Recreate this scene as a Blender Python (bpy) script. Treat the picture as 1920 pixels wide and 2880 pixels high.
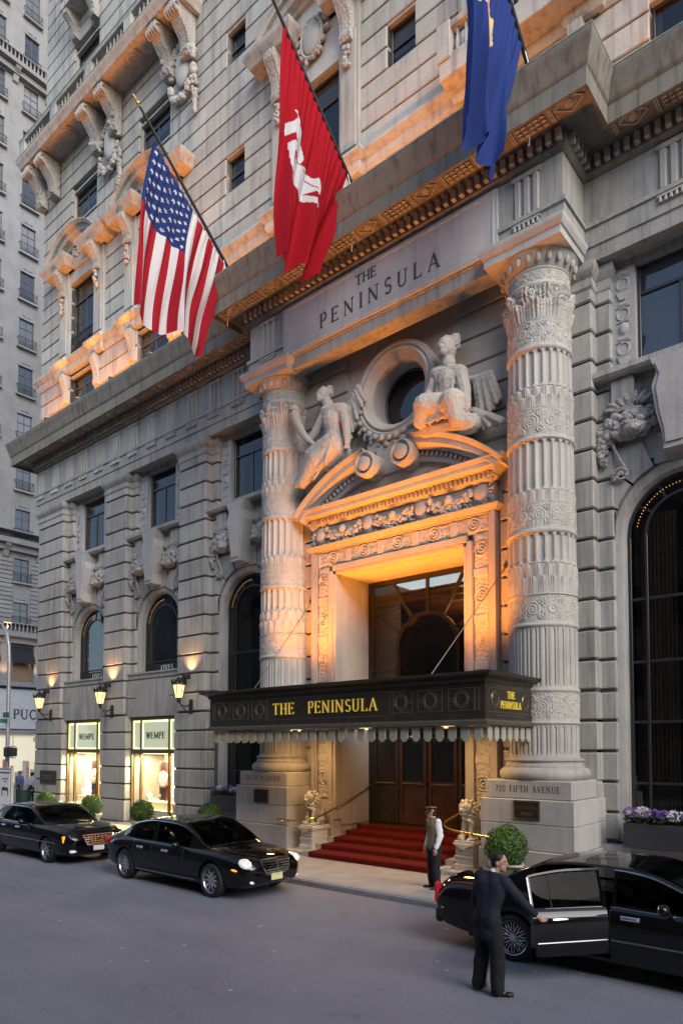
import bpy, bmesh, math, random
import numpy as np
from mathutils import Vector, Matrix, Euler

R_ = math.radians
random.seed(7)
rng = np.random.default_rng(7)
for o in list(bpy.data.objects):
    bpy.data.objects.remove(o)
SC = bpy.context.scene
COL = SC.collection

# ------------------------------------------------------------------ camera
cam_d = bpy.data.cameras.new('camera')
cam = bpy.data.objects.new('camera', cam_d)
COL.objects.link(cam)
cam_d.sensor_fit = 'HORIZONTAL'
cam_d.sensor_width = 36.0
cam_d.lens = 36.0 * 1944.0 / 1920.0
cam_d.shift_y = 579.5 / 1920.0
cam_d.clip_start = 0.1
cam_d.clip_end = 2000
cam.location = (10.77, -16.0, 3.05)
cam.rotation_euler = (R_(90 + 2.466), 0, R_(40.166))
SC.camera = cam

# ------------------------------------------------------------------ sky, sun, exposure
SUN_DIR = Vector((0.80, -0.34, 0.50)).normalized()      # towards the light: the bright end of the street
W = bpy.data.worlds.new('World')
SC.world = W
W.use_nodes = True
wn = W.node_tree.nodes
wl = W.node_tree.links
wn.clear()
w_out = wn.new('ShaderNodeOutputWorld')
w_bg = wn.new('ShaderNodeBackground')
w_sky = wn.new('ShaderNodeTexSky')
w_sky.sky_type = 'NISHITA'
w_sky.sun_disc = False
w_sky.sun_elevation = math.asin(SUN_DIR.z)
w_sky.sun_rotation = math.atan2(SUN_DIR.x, SUN_DIR.y)
w_sky.air_density = 1.0
w_sky.dust_density = 1.5
w_sky.ozone_density = 1.2
w_bg.inputs['Strength'].default_value = 0.14
wl.new(w_sky.outputs[0], w_bg.inputs[0])
wl.new(w_bg.outputs[0], w_out.inputs[0])
sun_d = bpy.data.lights.new('sun', 'SUN')
sun_d.energy = 1.2
sun_d.angle = R_(50)
sun_d.color = (1.0, 0.97, 0.92)
sun = bpy.data.objects.new('sun', sun_d)
COL.objects.link(sun)
sun.rotation_euler = SUN_DIR.to_track_quat('Z', 'Y').to_euler()
sun.location = (40, -20, 40)
SC.view_settings.view_transform = 'Standard'
SC.view_settings.look = 'None'
SC.view_settings.gamma = 1.0
SC.view_settings.use_curve_mapping = False
SC.view_settings.exposure = 1.12
SC.cycles.use_denoising = True
SC.cycles.denoiser = 'OPENIMAGEDENOISE'
SC.cycles.max_bounces = 6
SC.cycles.diffuse_bounces = 3
SC.cycles.glossy_bounces = 3
SC.cycles.transparent_max_bounces = 8
SC.cycles.transmission_bounces = 4
SC.cycles.sample_clamp_indirect = 6.0
SC.cycles.caustics_reflective = False
SC.cycles.caustics_refractive = False

# ------------------------------------------------------------------ helpers
class MB:
    """collects faces and links them as one mesh object"""
    def __init__(s):
        s.v = []; s.f = []; s.m = []
    def add(s, vs, fs, mi=0):
        o = len(s.v)
        s.v.extend([tuple(p) for p in vs])
        s.f.extend([tuple(i + o for i in f) for f in fs])
        s.m.extend([mi] * len(fs))
        return s
    def box(s, x0, x1, y0, y1, z0, z1, c=0.0, mi=0):
        if c <= 0:
            vs = [(x, y, z) for z in (z0, z1) for y in (y0, y1) for x in (x0, x1)]
            fs = [(0, 2, 3, 1), (4, 5, 7, 6), (0, 1, 5, 4), (2, 6, 7, 3), (0, 4, 6, 2), (1, 3, 7, 5)]
            return s.add(vs, fs, mi)
        lo = (x0, y0, z0); hi = (x1, y1, z1); vs = []; idx = {}
        for sg in [(a, b, d) for a in (0, 1) for b in (0, 1) for d in (0, 1)]:
            for ax in range(3):
                p = []
                for k in range(3):
                    e = hi[k] if sg[k] else lo[k]
                    if k != ax:
                        e += -c if sg[k] else c
                    p.append(e)
                idx[sg + (ax,)] = len(vs); vs.append(tuple(p))
        fs = []
        for ax in range(3):
            k, l = [q for q in range(3) if q != ax]
            for sv in (0, 1):
                f = []
                for (a, b) in ((0, 0), (1, 0), (1, 1), (0, 1)):
                    t = [0, 0, 0]; t[ax] = sv; t[k] = a; t[l] = b
                    f.append(idx[tuple(t) + (ax,)])
                fs.append(f)
        for ax in range(3):
            k, l = [q for q in range(3) if q != ax]
            for a in (0, 1):
                for b in (0, 1):
                    t0 = [0, 0, 0]; t1 = [0, 0, 0]
                    t0[k] = t1[k] = a; t0[l] = t1[l] = b; t1[ax] = 1
                    t0 = tuple(t0); t1 = tuple(t1)
                    fs.append([idx[t0 + (k,)], idx[t1 + (k,)], idx[t1 + (l,)], idx[t0 + (l,)]])
        for sg in [(a, b, d) for a in (0, 1) for b in (0, 1) for d in (0, 1)]:
            fs.append([idx[sg + (0,)], idx[sg + (1,)], idx[sg + (2,)]])
        C = Vector([(lo[k] + hi[k]) / 2 for k in range(3)]); out = []
        for f in fs:
            a, b, d = [Vector(vs[i]) for i in f[:3]]
            nrm = (b - a).cross(d - a); m = sum((Vector(vs[i]) for i in f), Vector()) / len(f)
            out.append(f if nrm.dot(m - C) > 0 else f[::-1])
        return s.add(vs, out, mi)
    def prism(s, poly, y0, y1, mi=0, plane='xz'):
        """polygon (list of 2D points) extruded along the third axis"""
        n = len(poly)
        def P(p, t):
            if plane == 'xz': return (p[0], t, p[1])
            if plane == 'yz': return (t, p[0], p[1])
            return (p[0], p[1], t)
        vs = [P(p, y0) for p in poly] + [P(p, y1) for p in poly]
        ar = sum(poly[i][0] * poly[(i + 1) % n][1] - poly[(i + 1) % n][0] * poly[i][1] for i in range(n))
        fs = [tuple(range(n)), tuple(range(2 * n - 1, n - 1, -1))]
        fs += [(i, n + i, n + (i + 1) % n, (i + 1) % n) for i in range(n)]
        flip = (ar > 0) == (y1 < y0)
        if plane == 'xz': flip = flip
        else: flip = not flip
        if flip: fs = [f[::-1] for f in fs]
        return s.add(vs, fs, mi)
    def grid(s, P, mi=0, closed_u=False, closed_v=False, flip=False):
        """P: array [nu][nv][3]"""
        P = np.asarray(P, float); nu, nv = P.shape[:2]
        o = len(s.v)
        s.v.extend(map(tuple, P.reshape(-1, 3).tolist()))
        fs = []
        for i in range(nu if closed_u else nu - 1):
            a = i * nv; b = ((i + 1) % nu) * nv
            for j in range(nv if closed_v else nv - 1):
                k = (j + 1) % nv
                f = (o + a + j, o + b + j, o + b + k, o + a + k)
                fs.append(f[::-1] if flip else f)
        s.f.extend(fs); s.m.extend([mi] * len(fs))
        return s
    def lathe(s, prof, n=24, c=(0, 0, 0), mi=0, a0=0.0, a1=2 * math.pi, cap=False):
        full = abs(a1 - a0 - 2 * math.pi) < 1e-6
        N = n if full else n + 1
        P = [[(c[0] + r * math.cos(a0 + (a1 - a0) * i / n), c[1] + r * math.sin(a0 + (a1 - a0) * i / n), c[2] + z) for (r, z) in prof] for i in range(N)]
        s.grid(P, mi, closed_u=full)
        if cap and full:
            for k, rev in ((0, True), (len(prof) - 1, False)):
                f = [len(s.v) - N * len(prof) + i * len(prof) + k for i in range(N)]
                s.f.append(tuple(f[::-1] if rev else f)); s.m.append(mi)
        return s
    def tube(s, pts, r, n=8, mi=0, cap=True, closed=False):
        pts = [Vector(p) for p in pts]; m = len(pts)
        rs = r if isinstance(r, (list, tuple)) else [r] * m
        up = None; rows = []
        for i, p in enumerate(pts):
            if closed: t = pts[(i + 1) % m] - pts[i - 1]
            else: t = pts[min(i + 1, m - 1)] - pts[max(i - 1, 0)]
            t.normalize()
            if up is None:
                up = Vector((0, 0, 1)) if abs(t.z) < .95 else Vector((1, 0, 0))
            x = t.cross(up)
            if x.length < 1e-5: x = t.orthogonal()
            x.normalize(); y = x.cross(t).normalized(); up = y
            rows.append([p + (x * math.cos(2 * math.pi * k / n) + y * math.sin(2 * math.pi * k / n)) * rs[i] for k in range(n)])
        o = len(s.v)
        s.grid(np.array([[tuple(q) for q in row] for row in rows]), mi, closed_u=closed, closed_v=True, flip=True)
        if cap and not closed:
            s.f.append(tuple(o + k for k in range(n))); s.m.append(mi)
            s.f.append(tuple(o + (m - 1) * n + k for k in range(n - 1, -1, -1))); s.m.append(mi)
        return s
    def ell(s, c, r, rot=None, nu=12, nv=8, mi=0):
        if isinstance(r, (int, float)): r = (r, r, r)
        M = Euler(rot).to_matrix() if rot else None
        vs = []
        for j in range(nv + 1):
            ph = math.pi * j / nv
            if j in (0, nv):
                row = [(0, 0, r[2] * math.cos(ph))]
            else:
                row = [(r[0] * math.sin(ph) * math.cos(2 * math.pi * i / nu), r[1] * math.sin(ph) * math.sin(2 * math.pi * i / nu), r[2] * math.cos(ph)) for i in range(nu)]
            vs += row
        if M: vs = [tuple(M @ Vector(v)) for v in vs]
        vs = [(v[0] + c[0], v[1] + c[1], v[2] + c[2]) for v in vs]
        fs = []
        for i in range(nu): fs.append((0, 1 + i, 1 + (i + 1) % nu))
        for j in range(nv - 2):
            a = 1 + j * nu; b = a + nu
            for i in range(nu): fs.append((a + i, b + i, b + (i + 1) % nu, a + (i + 1) % nu))
        l = len(vs) - 1; a = 1 + (nv - 2) * nu
        for i in range(nu): fs.append((a + i, l, a + (i + 1) % nu))
        return s.add(vs, fs, mi)
    def cap(s, a, b, ra, rb=None, n=10, mi=0):
        """rounded limb from a to b (radii ra, rb), closed"""
        rb = ra if rb is None else rb
        a = Vector(a); b = Vector(b); t = (b - a); L = t.length
        if L < 1e-6: return s.ell(a, ra, nu=n, nv=max(6, n // 2))
        t /= L; x = t.orthogonal().normalized(); y = t.cross(x)
        rows = []
        for k in range(1, 4):
            q = math.pi / 2 * (1 - k / 3.0)
            rows.append((a - t * ra * math.sin(q), max(ra * math.cos(q), 1e-4)))
        for k in range(0, 3):
            q = math.pi / 2 * (k / 3.0)
            rows.append((b + t * rb * math.sin(q), rb * math.cos(q)))
        vs = [tuple(a - t * ra)]
        for (p, r) in rows:
            vs += [tuple(p + (x * math.cos(2 * math.pi * i / n) + y * math.sin(2 * math.pi * i / n)) * r) for i in range(n)]
        vs.append(tuple(b + t * rb)); fs = []; m = len(rows)
        for i in range(n): fs.append((0, 1 + (i + 1) % n, 1 + i))
        for j in range(m - 1):
            p = 1 + j * n; q = p + n
            for i in range(n): fs.append((p + i, p + (i + 1) % n, q + (i + 1) % n, q + i))
        l = len(vs) - 1; p = 1 + (m - 1) * n
        for i in range(n): fs.append((p + i, p + (i + 1) % n, l))
        return s.add(vs, fs, mi)
    def sweep(s, prof, path, mi=0, closed=False, caps=True):
        """profile (out, z) swept along a plan path (x, y) with mitred corners; out is to the right of travel"""
        n = len(path); rows = []
        for i in range(n):
            d = []
            if i > 0 or closed:
                a = Vector(path[i]) - Vector(path[i - 1]); d.append(a.normalized())
            if i < n - 1 or closed:
                a = Vector(path[(i + 1) % n]) - Vector(path[i]); d.append(a.normalized())
            ns = [Vector((q.y, -q.x)) for q in d]
            if len(ns) == 2: o = (ns[0] + ns[1]) / (1 + ns[0].dot(ns[1]))
            else: o = ns[0]
            rows.append([(path[i][0] + o.x * u, path[i][1] + o.y * u, z) for (u, z) in prof])
        b = len(s.v); k = len(prof)
        s.grid(np.array(rows), mi, closed_u=closed)
        if caps and not closed:
            s.f.append(tuple(b + j for j in range(k))); s.m.append(mi)
            s.f.append(tuple(b + (n - 1) * k + j for j in range(k - 1, -1, -1))); s.m.append(mi)
        return s
    def xf(s, M, start=0):
        for i in range(start, len(s.v)):
            s.v[i] = tuple(M @ Vector(s.v[i]))
        return s
    def mesh(s, name, mats, angle=35):
        me = bpy.data.meshes.new(name)
        me.from_pydata(s.v, [], s.f)
        mats = mats if isinstance(mats, (list, tuple)) else [mats]
        for m in mats: me.materials.append(M_[m] if isinstance(m, str) else m)
        if len(mats) > 1: me.polygons.foreach_set('material_index', s.m)
        finish(me, angle)
        return me
    def build(s, name, mats, parent=None, loc=(0, 0, 0), angle=35):
        return link(name, s.mesh(name, mats, angle), parent, loc)

def finish(me, angle=35):
    if angle:
        me.polygons.foreach_set('use_smooth', [True] * len(me.polygons))
        me.update()
        me.set_sharp_from_angle(angle=R_(angle))
    me.update()

def link(name, me, parent=None, loc=(0, 0, 0), rot=None, scale=None):
    o = bpy.data.objects.new(name, me)
    COL.objects.link(o)
    o.location = loc
    if rot: o.rotation_euler = rot
    if scale: o.scale = scale
    if parent: o.parent = parent
    return o

def tag(o, label=None, cat=None, group=None, kind=None):
    if label: o['label'] = label
    if cat: o['category'] = cat
    if group: o['group'] = group
    if kind: o['kind'] = kind
    return o

def thing(name, label, cat, loc=(0, 0, 0), rz=0, group=None):
    o = bpy.data.objects.new(name, None)
    COL.objects.link(o)
    o.location = loc; o.rotation_euler = (0, 0, rz)
    o.empty_display_size = .2
    return tag(o, label, cat, group)

KIDS = {}
def kids(o): return [c for c in bpy.data.objects if c.parent == o]
def copy_tree(o, parent=None):
    c = o.copy(); COL.objects.link(c); c.parent = parent
    for k in kids(o): copy_tree(k, c)
    return c

_blk = {}
def block(w, d, h, c, mat):
    key = (round(w, 3), round(d, 3), round(h, 3), c, mat)
    if key not in _blk:
        _blk[key] = MB().box(-w / 2, w / 2, -d / 2, d / 2, -h / 2, h / 2, c).mesh('block', mat, 0)
    return _blk[key]
def put_block(name, x0, x1, y0, y1, z0, z1, mat, parent, c=.02):
    return link(name, block(x1 - x0, y1 - y0, z1 - z0, c, mat), parent, ((x0 + x1) / 2, (y0 + y1) / 2, (z0 + z1) / 2))

def roughen(me, amp, scale, amp2=0.0, scale2=1.0):
    from mathutils import noise
    n = len(me.vertices); co = np.empty(n * 3); no = np.empty(n * 3)
    me.vertices.foreach_get('co', co); me.vertex_normals.foreach_get('vector', no)
    d = np.array([amp * noise.noise(p * scale) + (amp2 * noise.noise(p * scale2) if amp2 else 0) for p in map(Vector, co.reshape(-1, 3).tolist())])
    me.vertices.foreach_set('co', (co.reshape(-1, 3) + no.reshape(-1, 3) * d[:, None]).ravel())
    me.update()
    return me

def remesh(mb, voxel, smooth=4, fac=.5, name='m', mats=('stone',), dec=None):
    """one continuous surface over overlapping closed pieces"""
    me = bpy.data.meshes.new('tmp'); me.from_pydata(mb.v, [], mb.f); me.update()
    o = bpy.data.objects.new('tmp', me); COL.objects.link(o)
    m = o.modifiers.new('r', 'REMESH'); m.mode = 'VOXEL'; m.voxel_size = voxel; m.adaptivity = 0
    if smooth:
        m2 = o.modifiers.new('s', 'SMOOTH'); m2.iterations = smooth; m2.factor = fac
    if dec:
        m3 = o.modifiers.new('d', 'DECIMATE'); m3.ratio = dec
    dg = bpy.context.evaluated_depsgraph_get()
    r = bpy.data.meshes.new_from_object(o.evaluated_get(dg))
    r.name = name
    bpy.data.objects.remove(o); bpy.data.meshes.remove(me)
    r.materials.clear()
    for q in mats: r.materials.append(M_[q])
    finish(r, 60)
    return r

def cr(xs, ys):
    """smooth (monotone cubic) interpolation through points"""
    xs = np.array(xs, float); ys = np.array(ys, float); d = np.diff(ys) / np.diff(xs)
    m = np.zeros(len(xs)); m[0] = d[0]; m[-1] = d[-1]
    for i in range(1, len(xs) - 1):
        m[i] = 0 if d[i - 1] * d[i] <= 0 else 2 * d[i - 1] * d[i] / (d[i - 1] + d[i])
    def f(x):
        x = np.clip(np.asarray(x, float), xs[0], xs[-1]); k = np.clip(np.searchsorted(xs, x) - 1, 0, len(xs) - 2)
        h = xs[k + 1] - xs[k]; t = (x - xs[k]) / h
        return (2 * t ** 3 - 3 * t ** 2 + 1) * ys[k] + (t ** 3 - 2 * t ** 2 + t) * h * m[k] + (-2 * t ** 3 + 3 * t ** 2) * ys[k + 1] + (t ** 3 - t ** 2) * h * m[k + 1]
    return f

# ------------------------------------------------------------------ materials
M_ = {}
def newmat(name):
    m = bpy.data.materials.new(name); m.use_nodes = True
    nt = m.node_tree; nt.nodes.clear()
    out = nt.nodes.new('ShaderNodeOutputMaterial')
    b = nt.nodes.new('ShaderNodeBsdfPrincipled')
    nt.links.new(b.outputs[0], out.inputs[0])
    M_[name] = m
    return m, nt, b, out
def N(nt, t, **kw):
    n = nt.nodes.new(t)
    for k, v in kw.items():
        if k in n.inputs: n.inputs[k].default_value = v
        else: setattr(n, k, v)
    return n
def mixc(nt, fac, a, b, mode='MIX'):
    n = nt.nodes.new('ShaderNodeMix'); n.data_type = 'RGBA'; n.blend_type = mode
    for s, v in ((n.inputs[0], fac), (n.inputs[6], a), (n.inputs[7], b)):
        if isinstance(v, bpy.types.NodeSocket): nt.links.new(v, s)
        else: s.default_value = v if not isinstance(v, tuple) or len(v) == 4 else (*v, 1)
    return n.outputs[2]
def ramp(nt, src, stops):
    r = nt.nodes.new('ShaderNodeValToRGB')
    while len(r.color_ramp.elements) < len(stops): r.color_ramp.elements.new(.5)
    for e, (p, c) in zip(r.color_ramp.elements, stops):
        e.position = p; e.color = (*c, 1) if len(c) == 3 else c
    nt.links.new(src, r.inputs[0])
    return r.outputs[0]

def plain(name, col, rough=.5, metal=0.0, var=.12, scale=6.0, bump=0.0, bscale=60.0, spec=.5, coat=0.0, objvar=0.0):
    m, nt, b, out = newmat(name)
    geo = N(nt, 'ShaderNodeNewGeometry')
    no = N(nt, 'ShaderNodeTexNoise', Scale=scale, Detail=4.0)
    nt.links.new(geo.outputs['Position'], no.inputs['Vector'])
    lo = tuple(max(0, c * (1 - var)) for c in col); hi = tuple(min(1, c * (1 + var)) for c in col)
    c = ramp(nt, no.outputs[0], [(.3, lo), (.7, hi)])
    if objvar:
        oi = N(nt, 'ShaderNodeObjectInfo')
        mr = N(nt, 'ShaderNodeMapRange'); mr.inputs[3].default_value = 1 - objvar; mr.inputs[4].default_value = 1 + objvar
        nt.links.new(oi.outputs['Random'], mr.inputs[0])
        c = mixc(nt, 1.0, c, mr.outputs[0], 'MULTIPLY')
    nt.links.new(c, b.inputs['Base Color'])
    b.inputs['Roughness'].default_value = rough
    b.inputs['Metallic'].default_value = metal
    b.inputs['Specular IOR Level'].default_value = spec
    b.inputs['Coat Weight'].default_value = coat
    b.inputs['Coat Roughness'].default_value = .03
    if bump:
        n2 = N(nt, 'ShaderNodeTexNoise', Scale=bscale, Detail=3.0)
        nt.links.new(geo.outputs['Position'], n2.inputs['Vector'])
        bp = N(nt, 'ShaderNodeBump', Strength=bump, Distance=.02)
        nt.links.new(n2.outputs[0], bp.inputs['Height'])
        nt.links.new(bp.outputs[0], b.inputs['Normal'])
    return m

def stone(name, col, streak=.25, carve=0.0, rough=.85, objvar=.10):
    """weathered limestone: blotches, rain streaks, per-block tone"""
    m, nt, b, out = newmat(name)
    geo = N(nt, 'ShaderNodeNewGeometry')
    n1 = N(nt, 'ShaderNodeTexNoise', Scale=.9, Detail=5.0, Roughness=.6)
    nt.links.new(geo.outputs['Position'], n1.inputs['Vector'])
    n2 = N(nt, 'ShaderNodeTexNoise', Scale=22.0, Detail=3.0, Roughness=.6)
    nt.links.new(geo.outputs['Position'], n2.inputs['Vector'])
    mp = N(nt, 'ShaderNodeMapping'); mp.inputs['Scale'].default_value = (3.2, 3.2, .22)
    nt.links.new(geo.outputs['Position'], mp.inputs['Vector'])
    n3 = N(nt, 'ShaderNodeTexNoise', Scale=1.6, Detail=4.0, Roughness=.65)
    nt.links.new(mp.outputs[0], n3.inputs['Vector'])
    k = lambda f: tuple(c * f for c in col)
    base = ramp(nt, n1.outputs[0], [(.28, k(.84)), (.5, k(1.0)), (.74, k(1.10))])
    fine = ramp(nt, n2.outputs[0], [(.3, (.88, .88, .88)), (.7, (1.06, 1.06, 1.06))])
    c = mixc(nt, 1.0, base, fine, 'MULTIPLY')
    st = ramp(nt, n3.outputs[0], [(.30, (1 - streak, 1 - streak, 1 - streak * .9)), (.52, (1, 1, 1))])
    c = mixc(nt, 1.0, c, st, 'MULTIPLY')
    oi = N(nt, 'ShaderNodeObjectInfo')
    mr = N(nt, 'ShaderNodeMapRange'); mr.inputs[3].default_value = 1 - objvar; mr.inputs[4].default_value = 1 + objvar
    nt.links.new(oi.outputs['Random'], mr.inputs[0])
    c = mixc(nt, 1.0, c, mr.outputs[0], 'MULTIPLY')
    nt.links.new(c, b.inputs['Base Color'])
    b.inputs['Roughness'].default_value = rough
    b.inputs['Specular IOR Level'].default_value = .25
    h = n2.outputs[0]
    bp = N(nt, 'ShaderNodeBump', Strength=.25, Distance=.01)
    nt.links.new(h, bp.inputs['Height'])
    if carve:
        vo = N(nt, 'ShaderNodeTexVoronoi', Scale=carve); vo.feature = 'SMOOTH_F1'
        nz = N(nt, 'ShaderNodeTexNoise', Scale=carve * .6, Detail=2.0)
        nt.links.new(geo.outputs['Position'], nz.inputs['Vector'])
        ad = N(nt, 'ShaderNodeVectorMath', operation='MULTIPLY_ADD')
        ad.inputs[1].default_value = (.12, .12, .12)
        nt.links.new(nz.outputs['Color'], ad.inputs[0]); nt.links.new(geo.outputs['Position'], ad.inputs[2])
        nt.links.new(ad.outputs[0], vo.inputs['Vector'])
        b2 = N(nt, 'ShaderNodeBump', Strength=.8, Distance=.05)
        nt.links.new(vo.outputs[0], b2.inputs['Height']); nt.links.new(bp.outputs[0], b2.inputs['Normal'])
        nt.links.new(b2.outputs[0], b.inputs['Normal'])
    else:
        nt.links.new(bp.outputs[0], b.inputs['Normal'])
    return m

def emit(name, col, strength):
    m, nt, b, out = newmat(name)
    b.inputs['Base Color'].default_value = (*col, 1)
    b.inputs['Emission Color'].default_value = (*col, 1)
    b.inputs['Emission Strength'].default_value = strength
    return m

def thin_glass(name, tint=(.9, .95, .95), refl=.04, rough=.01, gloss=.9):
    """a sheet without refraction: clear straight on, mirror-like at a glancing angle, the same from both sides"""
    m, nt, b, out = newmat(name)
    nt.nodes.remove(b)
    tr = N(nt, 'ShaderNodeBsdfTransparent'); tr.inputs[0].default_value = (*tint, 1)
    gl = N(nt, 'ShaderNodeBsdfGlossy'); gl.inputs['Roughness'].default_value = rough; gl.inputs[0].default_value = (gloss, gloss, gloss, 1)
    lw = N(nt, 'ShaderNodeLayerWeight', Blend=.5)
    pw = N(nt, 'ShaderNodeMath', operation='POWER'); pw.inputs[1].default_value = 4.5
    nt.links.new(lw.outputs['Facing'], pw.inputs[0])
    ad = N(nt, 'ShaderNodeMath', operation='MULTIPLY_ADD'); ad.inputs[1].default_value = .85; ad.inputs[2].default_value = refl; ad.use_clamp = True
    nt.links.new(pw.outputs[0], ad.inputs[0])
    mx = N(nt, 'ShaderNodeMixShader')
    nt.links.new(ad.outputs[0], mx.inputs[0]); nt.links.new(tr.outputs[0], mx.inputs[1]); nt.links.new(gl.outputs[0], mx.inputs[2])
    nt.links.new(mx.outputs[0], out.inputs[0])
    return m

def wavy_glass(name, col=(.012, .013, .016), rough=.03, spec=.8):
    """dark window pane: mirror-like with a slight ripple"""
    m, nt, b, out = newmat(name)
    b.inputs['Base Color'].default_value = (*col, 1)
    b.inputs['Roughness'].default_value = rough
    b.inputs['Specular IOR Level'].default_value = spec
    geo = N(nt, 'ShaderNodeNewGeometry')
    no = N(nt, 'ShaderNodeTexNoise', Scale=1.3, Detail=1.0)
    nt.links.new(geo.outputs['Position'], no.inputs['Vector'])
    bp = N(nt, 'ShaderNodeBump', Strength=.06, Distance=.2)
    nt.links.new(no.outputs[0], bp.inputs['Height']); nt.links.new(bp.outputs[0], b.inputs['Normal'])
    return m

stone('stone', (.385, .374, .350), streak=.38)
stone('stone_carved', (.39, .37, .35), carve=16.0)
stone('stone_column', (.42, .405, .375), streak=.18)
stone('stone_portal', (.44, .40, .36), streak=.12)
stone('stone_plinth', (.43, .42, .41), streak=.15)
stone('stone_groove', (.125, .12, .115), streak=.1)
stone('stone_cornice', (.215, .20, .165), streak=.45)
stone('stone_far', (.235, .235, .24), streak=.12)
stone('marble', (.56, .54, .49), streak=.1)
plain('copper', (.20, .27, .23), .7, var=.35, scale=3.0)
plain('letter_dark', (.05, .045, .045), .7)
plain('window_frame', (.030, .030, .034), .30, spec=.6)
plain('bronze', (.055, .040, .028), .38, metal=.6, var=.2)
plain('bronze_dark', (.035, .030, .024), .42, metal=.35, var=.25)
plain('brass', (.62, .42, .16), .25, metal=1.0, var=.1)
plain('gold', (.80, .58, .14), .3, metal=.8, var=.05)
plain('iron', (.012, .012, .013), .5)
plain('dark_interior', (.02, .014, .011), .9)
plain('mahogany', (.045, .016, .008), .35, var=.3, scale=3.0, coat=.3)
plain('curtain', (.16, .135, .09), .9, var=.2)
plain('blind', (.42, .40, .35), .9, var=.08)
plain('drape', (.30, .28, .24), .9, var=.15)
wavy_glass('glass_dark')
wavy_glass('glass_sky', (.03, .035, .045), .02, 1.0)
thin_glass('glass_clear')
thin_glass('glass_smoke', (.55, .55, .55), .05)
thin_glass('glass_car', (.12, .135, .13), .012, gloss=.45)
thin_glass('glass_lobby', (.75, .72, .62), .05)
def asphalt():
    m, nt, b, out = newmat('asphalt')
    geo = N(nt, 'ShaderNodeNewGeometry')
    def noise(sc, det, rough=.55):
        n = N(nt, 'ShaderNodeTexNoise', Scale=sc, Detail=det, Roughness=rough); nt.links.new(geo.outputs['Position'], n.inputs['Vector']); return n.outputs[0]
    c = ramp(nt, noise(.35, 5.0, .6), [(.3, (.182, .185, .220)), (.7, (.232, .235, .272))])
    mp = N(nt, 'ShaderNodeMapping'); mp.inputs['Scale'].default_value = (.12, 1.6, 1); nt.links.new(geo.outputs['Position'], mp.inputs['Vector'])
    wt = N(nt, 'ShaderNodeTexNoise', Scale=1.0, Detail=3.0); nt.links.new(mp.outputs[0], wt.inputs['Vector'])
    c = mixc(nt, 1.0, c, ramp(nt, wt.outputs[0], [(.35, (.95, .95, .95)), (.65, (1.03, 1.03, 1.03))]), 'MULTIPLY')
    c = mixc(nt, 1.0, c, ramp(nt, noise(34.0, 4.0, .75), [(.33, (.72, .72, .72)), (.67, (1.22, 1.22, 1.22))]), 'MULTIPLY')
    vo = N(nt, 'ShaderNodeTexVoronoi', Scale=2.6); nt.links.new(geo.outputs['Position'], vo.inputs['Vector'])
    sp = ramp(nt, vo.outputs['Distance'], [(.065, (1, 1, 1)), (.10, (0, 0, 0))])
    pick = ramp(nt, vo.outputs['Color'], [(.52, (0, 0, 0)), (.54, (1, 1, 1))])
    msk = mixc(nt, 1.0, sp, pick, 'MULTIPLY')
    bw = N(nt, 'ShaderNodeRGBToBW'); nt.links.new(msk, bw.inputs[0])
    c = mixc(nt, bw.outputs[0], c, (.42, .41, .41, 1))
    oil = ramp(nt, noise(1.7, 4.0, .7), [(.58, (1, 1, 1)), (.74, (.74, .74, .75))])
    c = mixc(nt, 1.0, c, oil, 'MULTIPLY')
    nt.links.new(c, b.inputs['Base Color']); b.inputs['Roughness'].default_value = .72; b.inputs['Specular IOR Level'].default_value = .35
    bp = N(nt, 'ShaderNodeBump', Strength=.5, Distance=.012); nt.links.new(noise(110.0, 3.0), bp.inputs['Height']); nt.links.new(bp.outputs[0], b.inputs['Normal'])
asphalt()
plain('sidewalk', (.30, .285, .275), .8, var=.12, scale=2.0, bump=.15, bscale=90.0, objvar=.07)
plain('sidewalk_joint', (.10, .095, .09), .9)
plain('granite_kerb', (.27, .26, .26), .6, var=.15, scale=8.0)
plain('steel_edge', (.45, .45, .46), .35, metal=.9)
# ------------------------------------------------------------------ ground
KERB_Y = -4.73
SW = .12
def structure(o): return tag(o, kind='structure')
structure(MB().box(-400, 400, -400, 400, -1.0, 0.0).build('road', 'asphalt', angle=0))
sw = structure(MB().box(-26.5, 90, KERB_Y + .17, 30, -.2, SW - .008).build('sidewalk', 'sidewalk_joint', angle=0))
xs = np.arange(-26.4, 13.0, 1.46)
for i, x in enumerate(xs):
    for j, (y0, y1) in enumerate(((KERB_Y + .19, -3.55), (-3.54, -2.45), (-2.44, -1.2))):
        if y1 > -2 and x > -21 and x < 12: pass
        put_block('paving_slab', x, x + 1.448, y0, y1 - .004, SW - .05, SW, 'sidewalk', sw, .006)
MB().box(13.0, 90, KERB_Y + .19, 0, 0, SW).build('paving_strip', 'sidewalk', sw)
kb = structure(MB().box(-26.7, 90, KERB_Y + .05, KERB_Y + .165, -.1, SW + .002, .012).build('kerb', 'granite_kerb'))
MB().box(-26.7, 90, KERB_Y - .012, KERB_Y + .046, -.1, SW - .012, .012).build('kerb_edge', 'steel_edge', kb)
structure(MB().box(-90, -43.0, -120, 120, -.2, SW).build('far_sidewalk', 'sidewalk', angle=0))
structure(MB().box(-26.5, 90, -40, -15.2, -.2, SW).build('near_sidewalk', 'sidewalk', angle=0))

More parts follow.
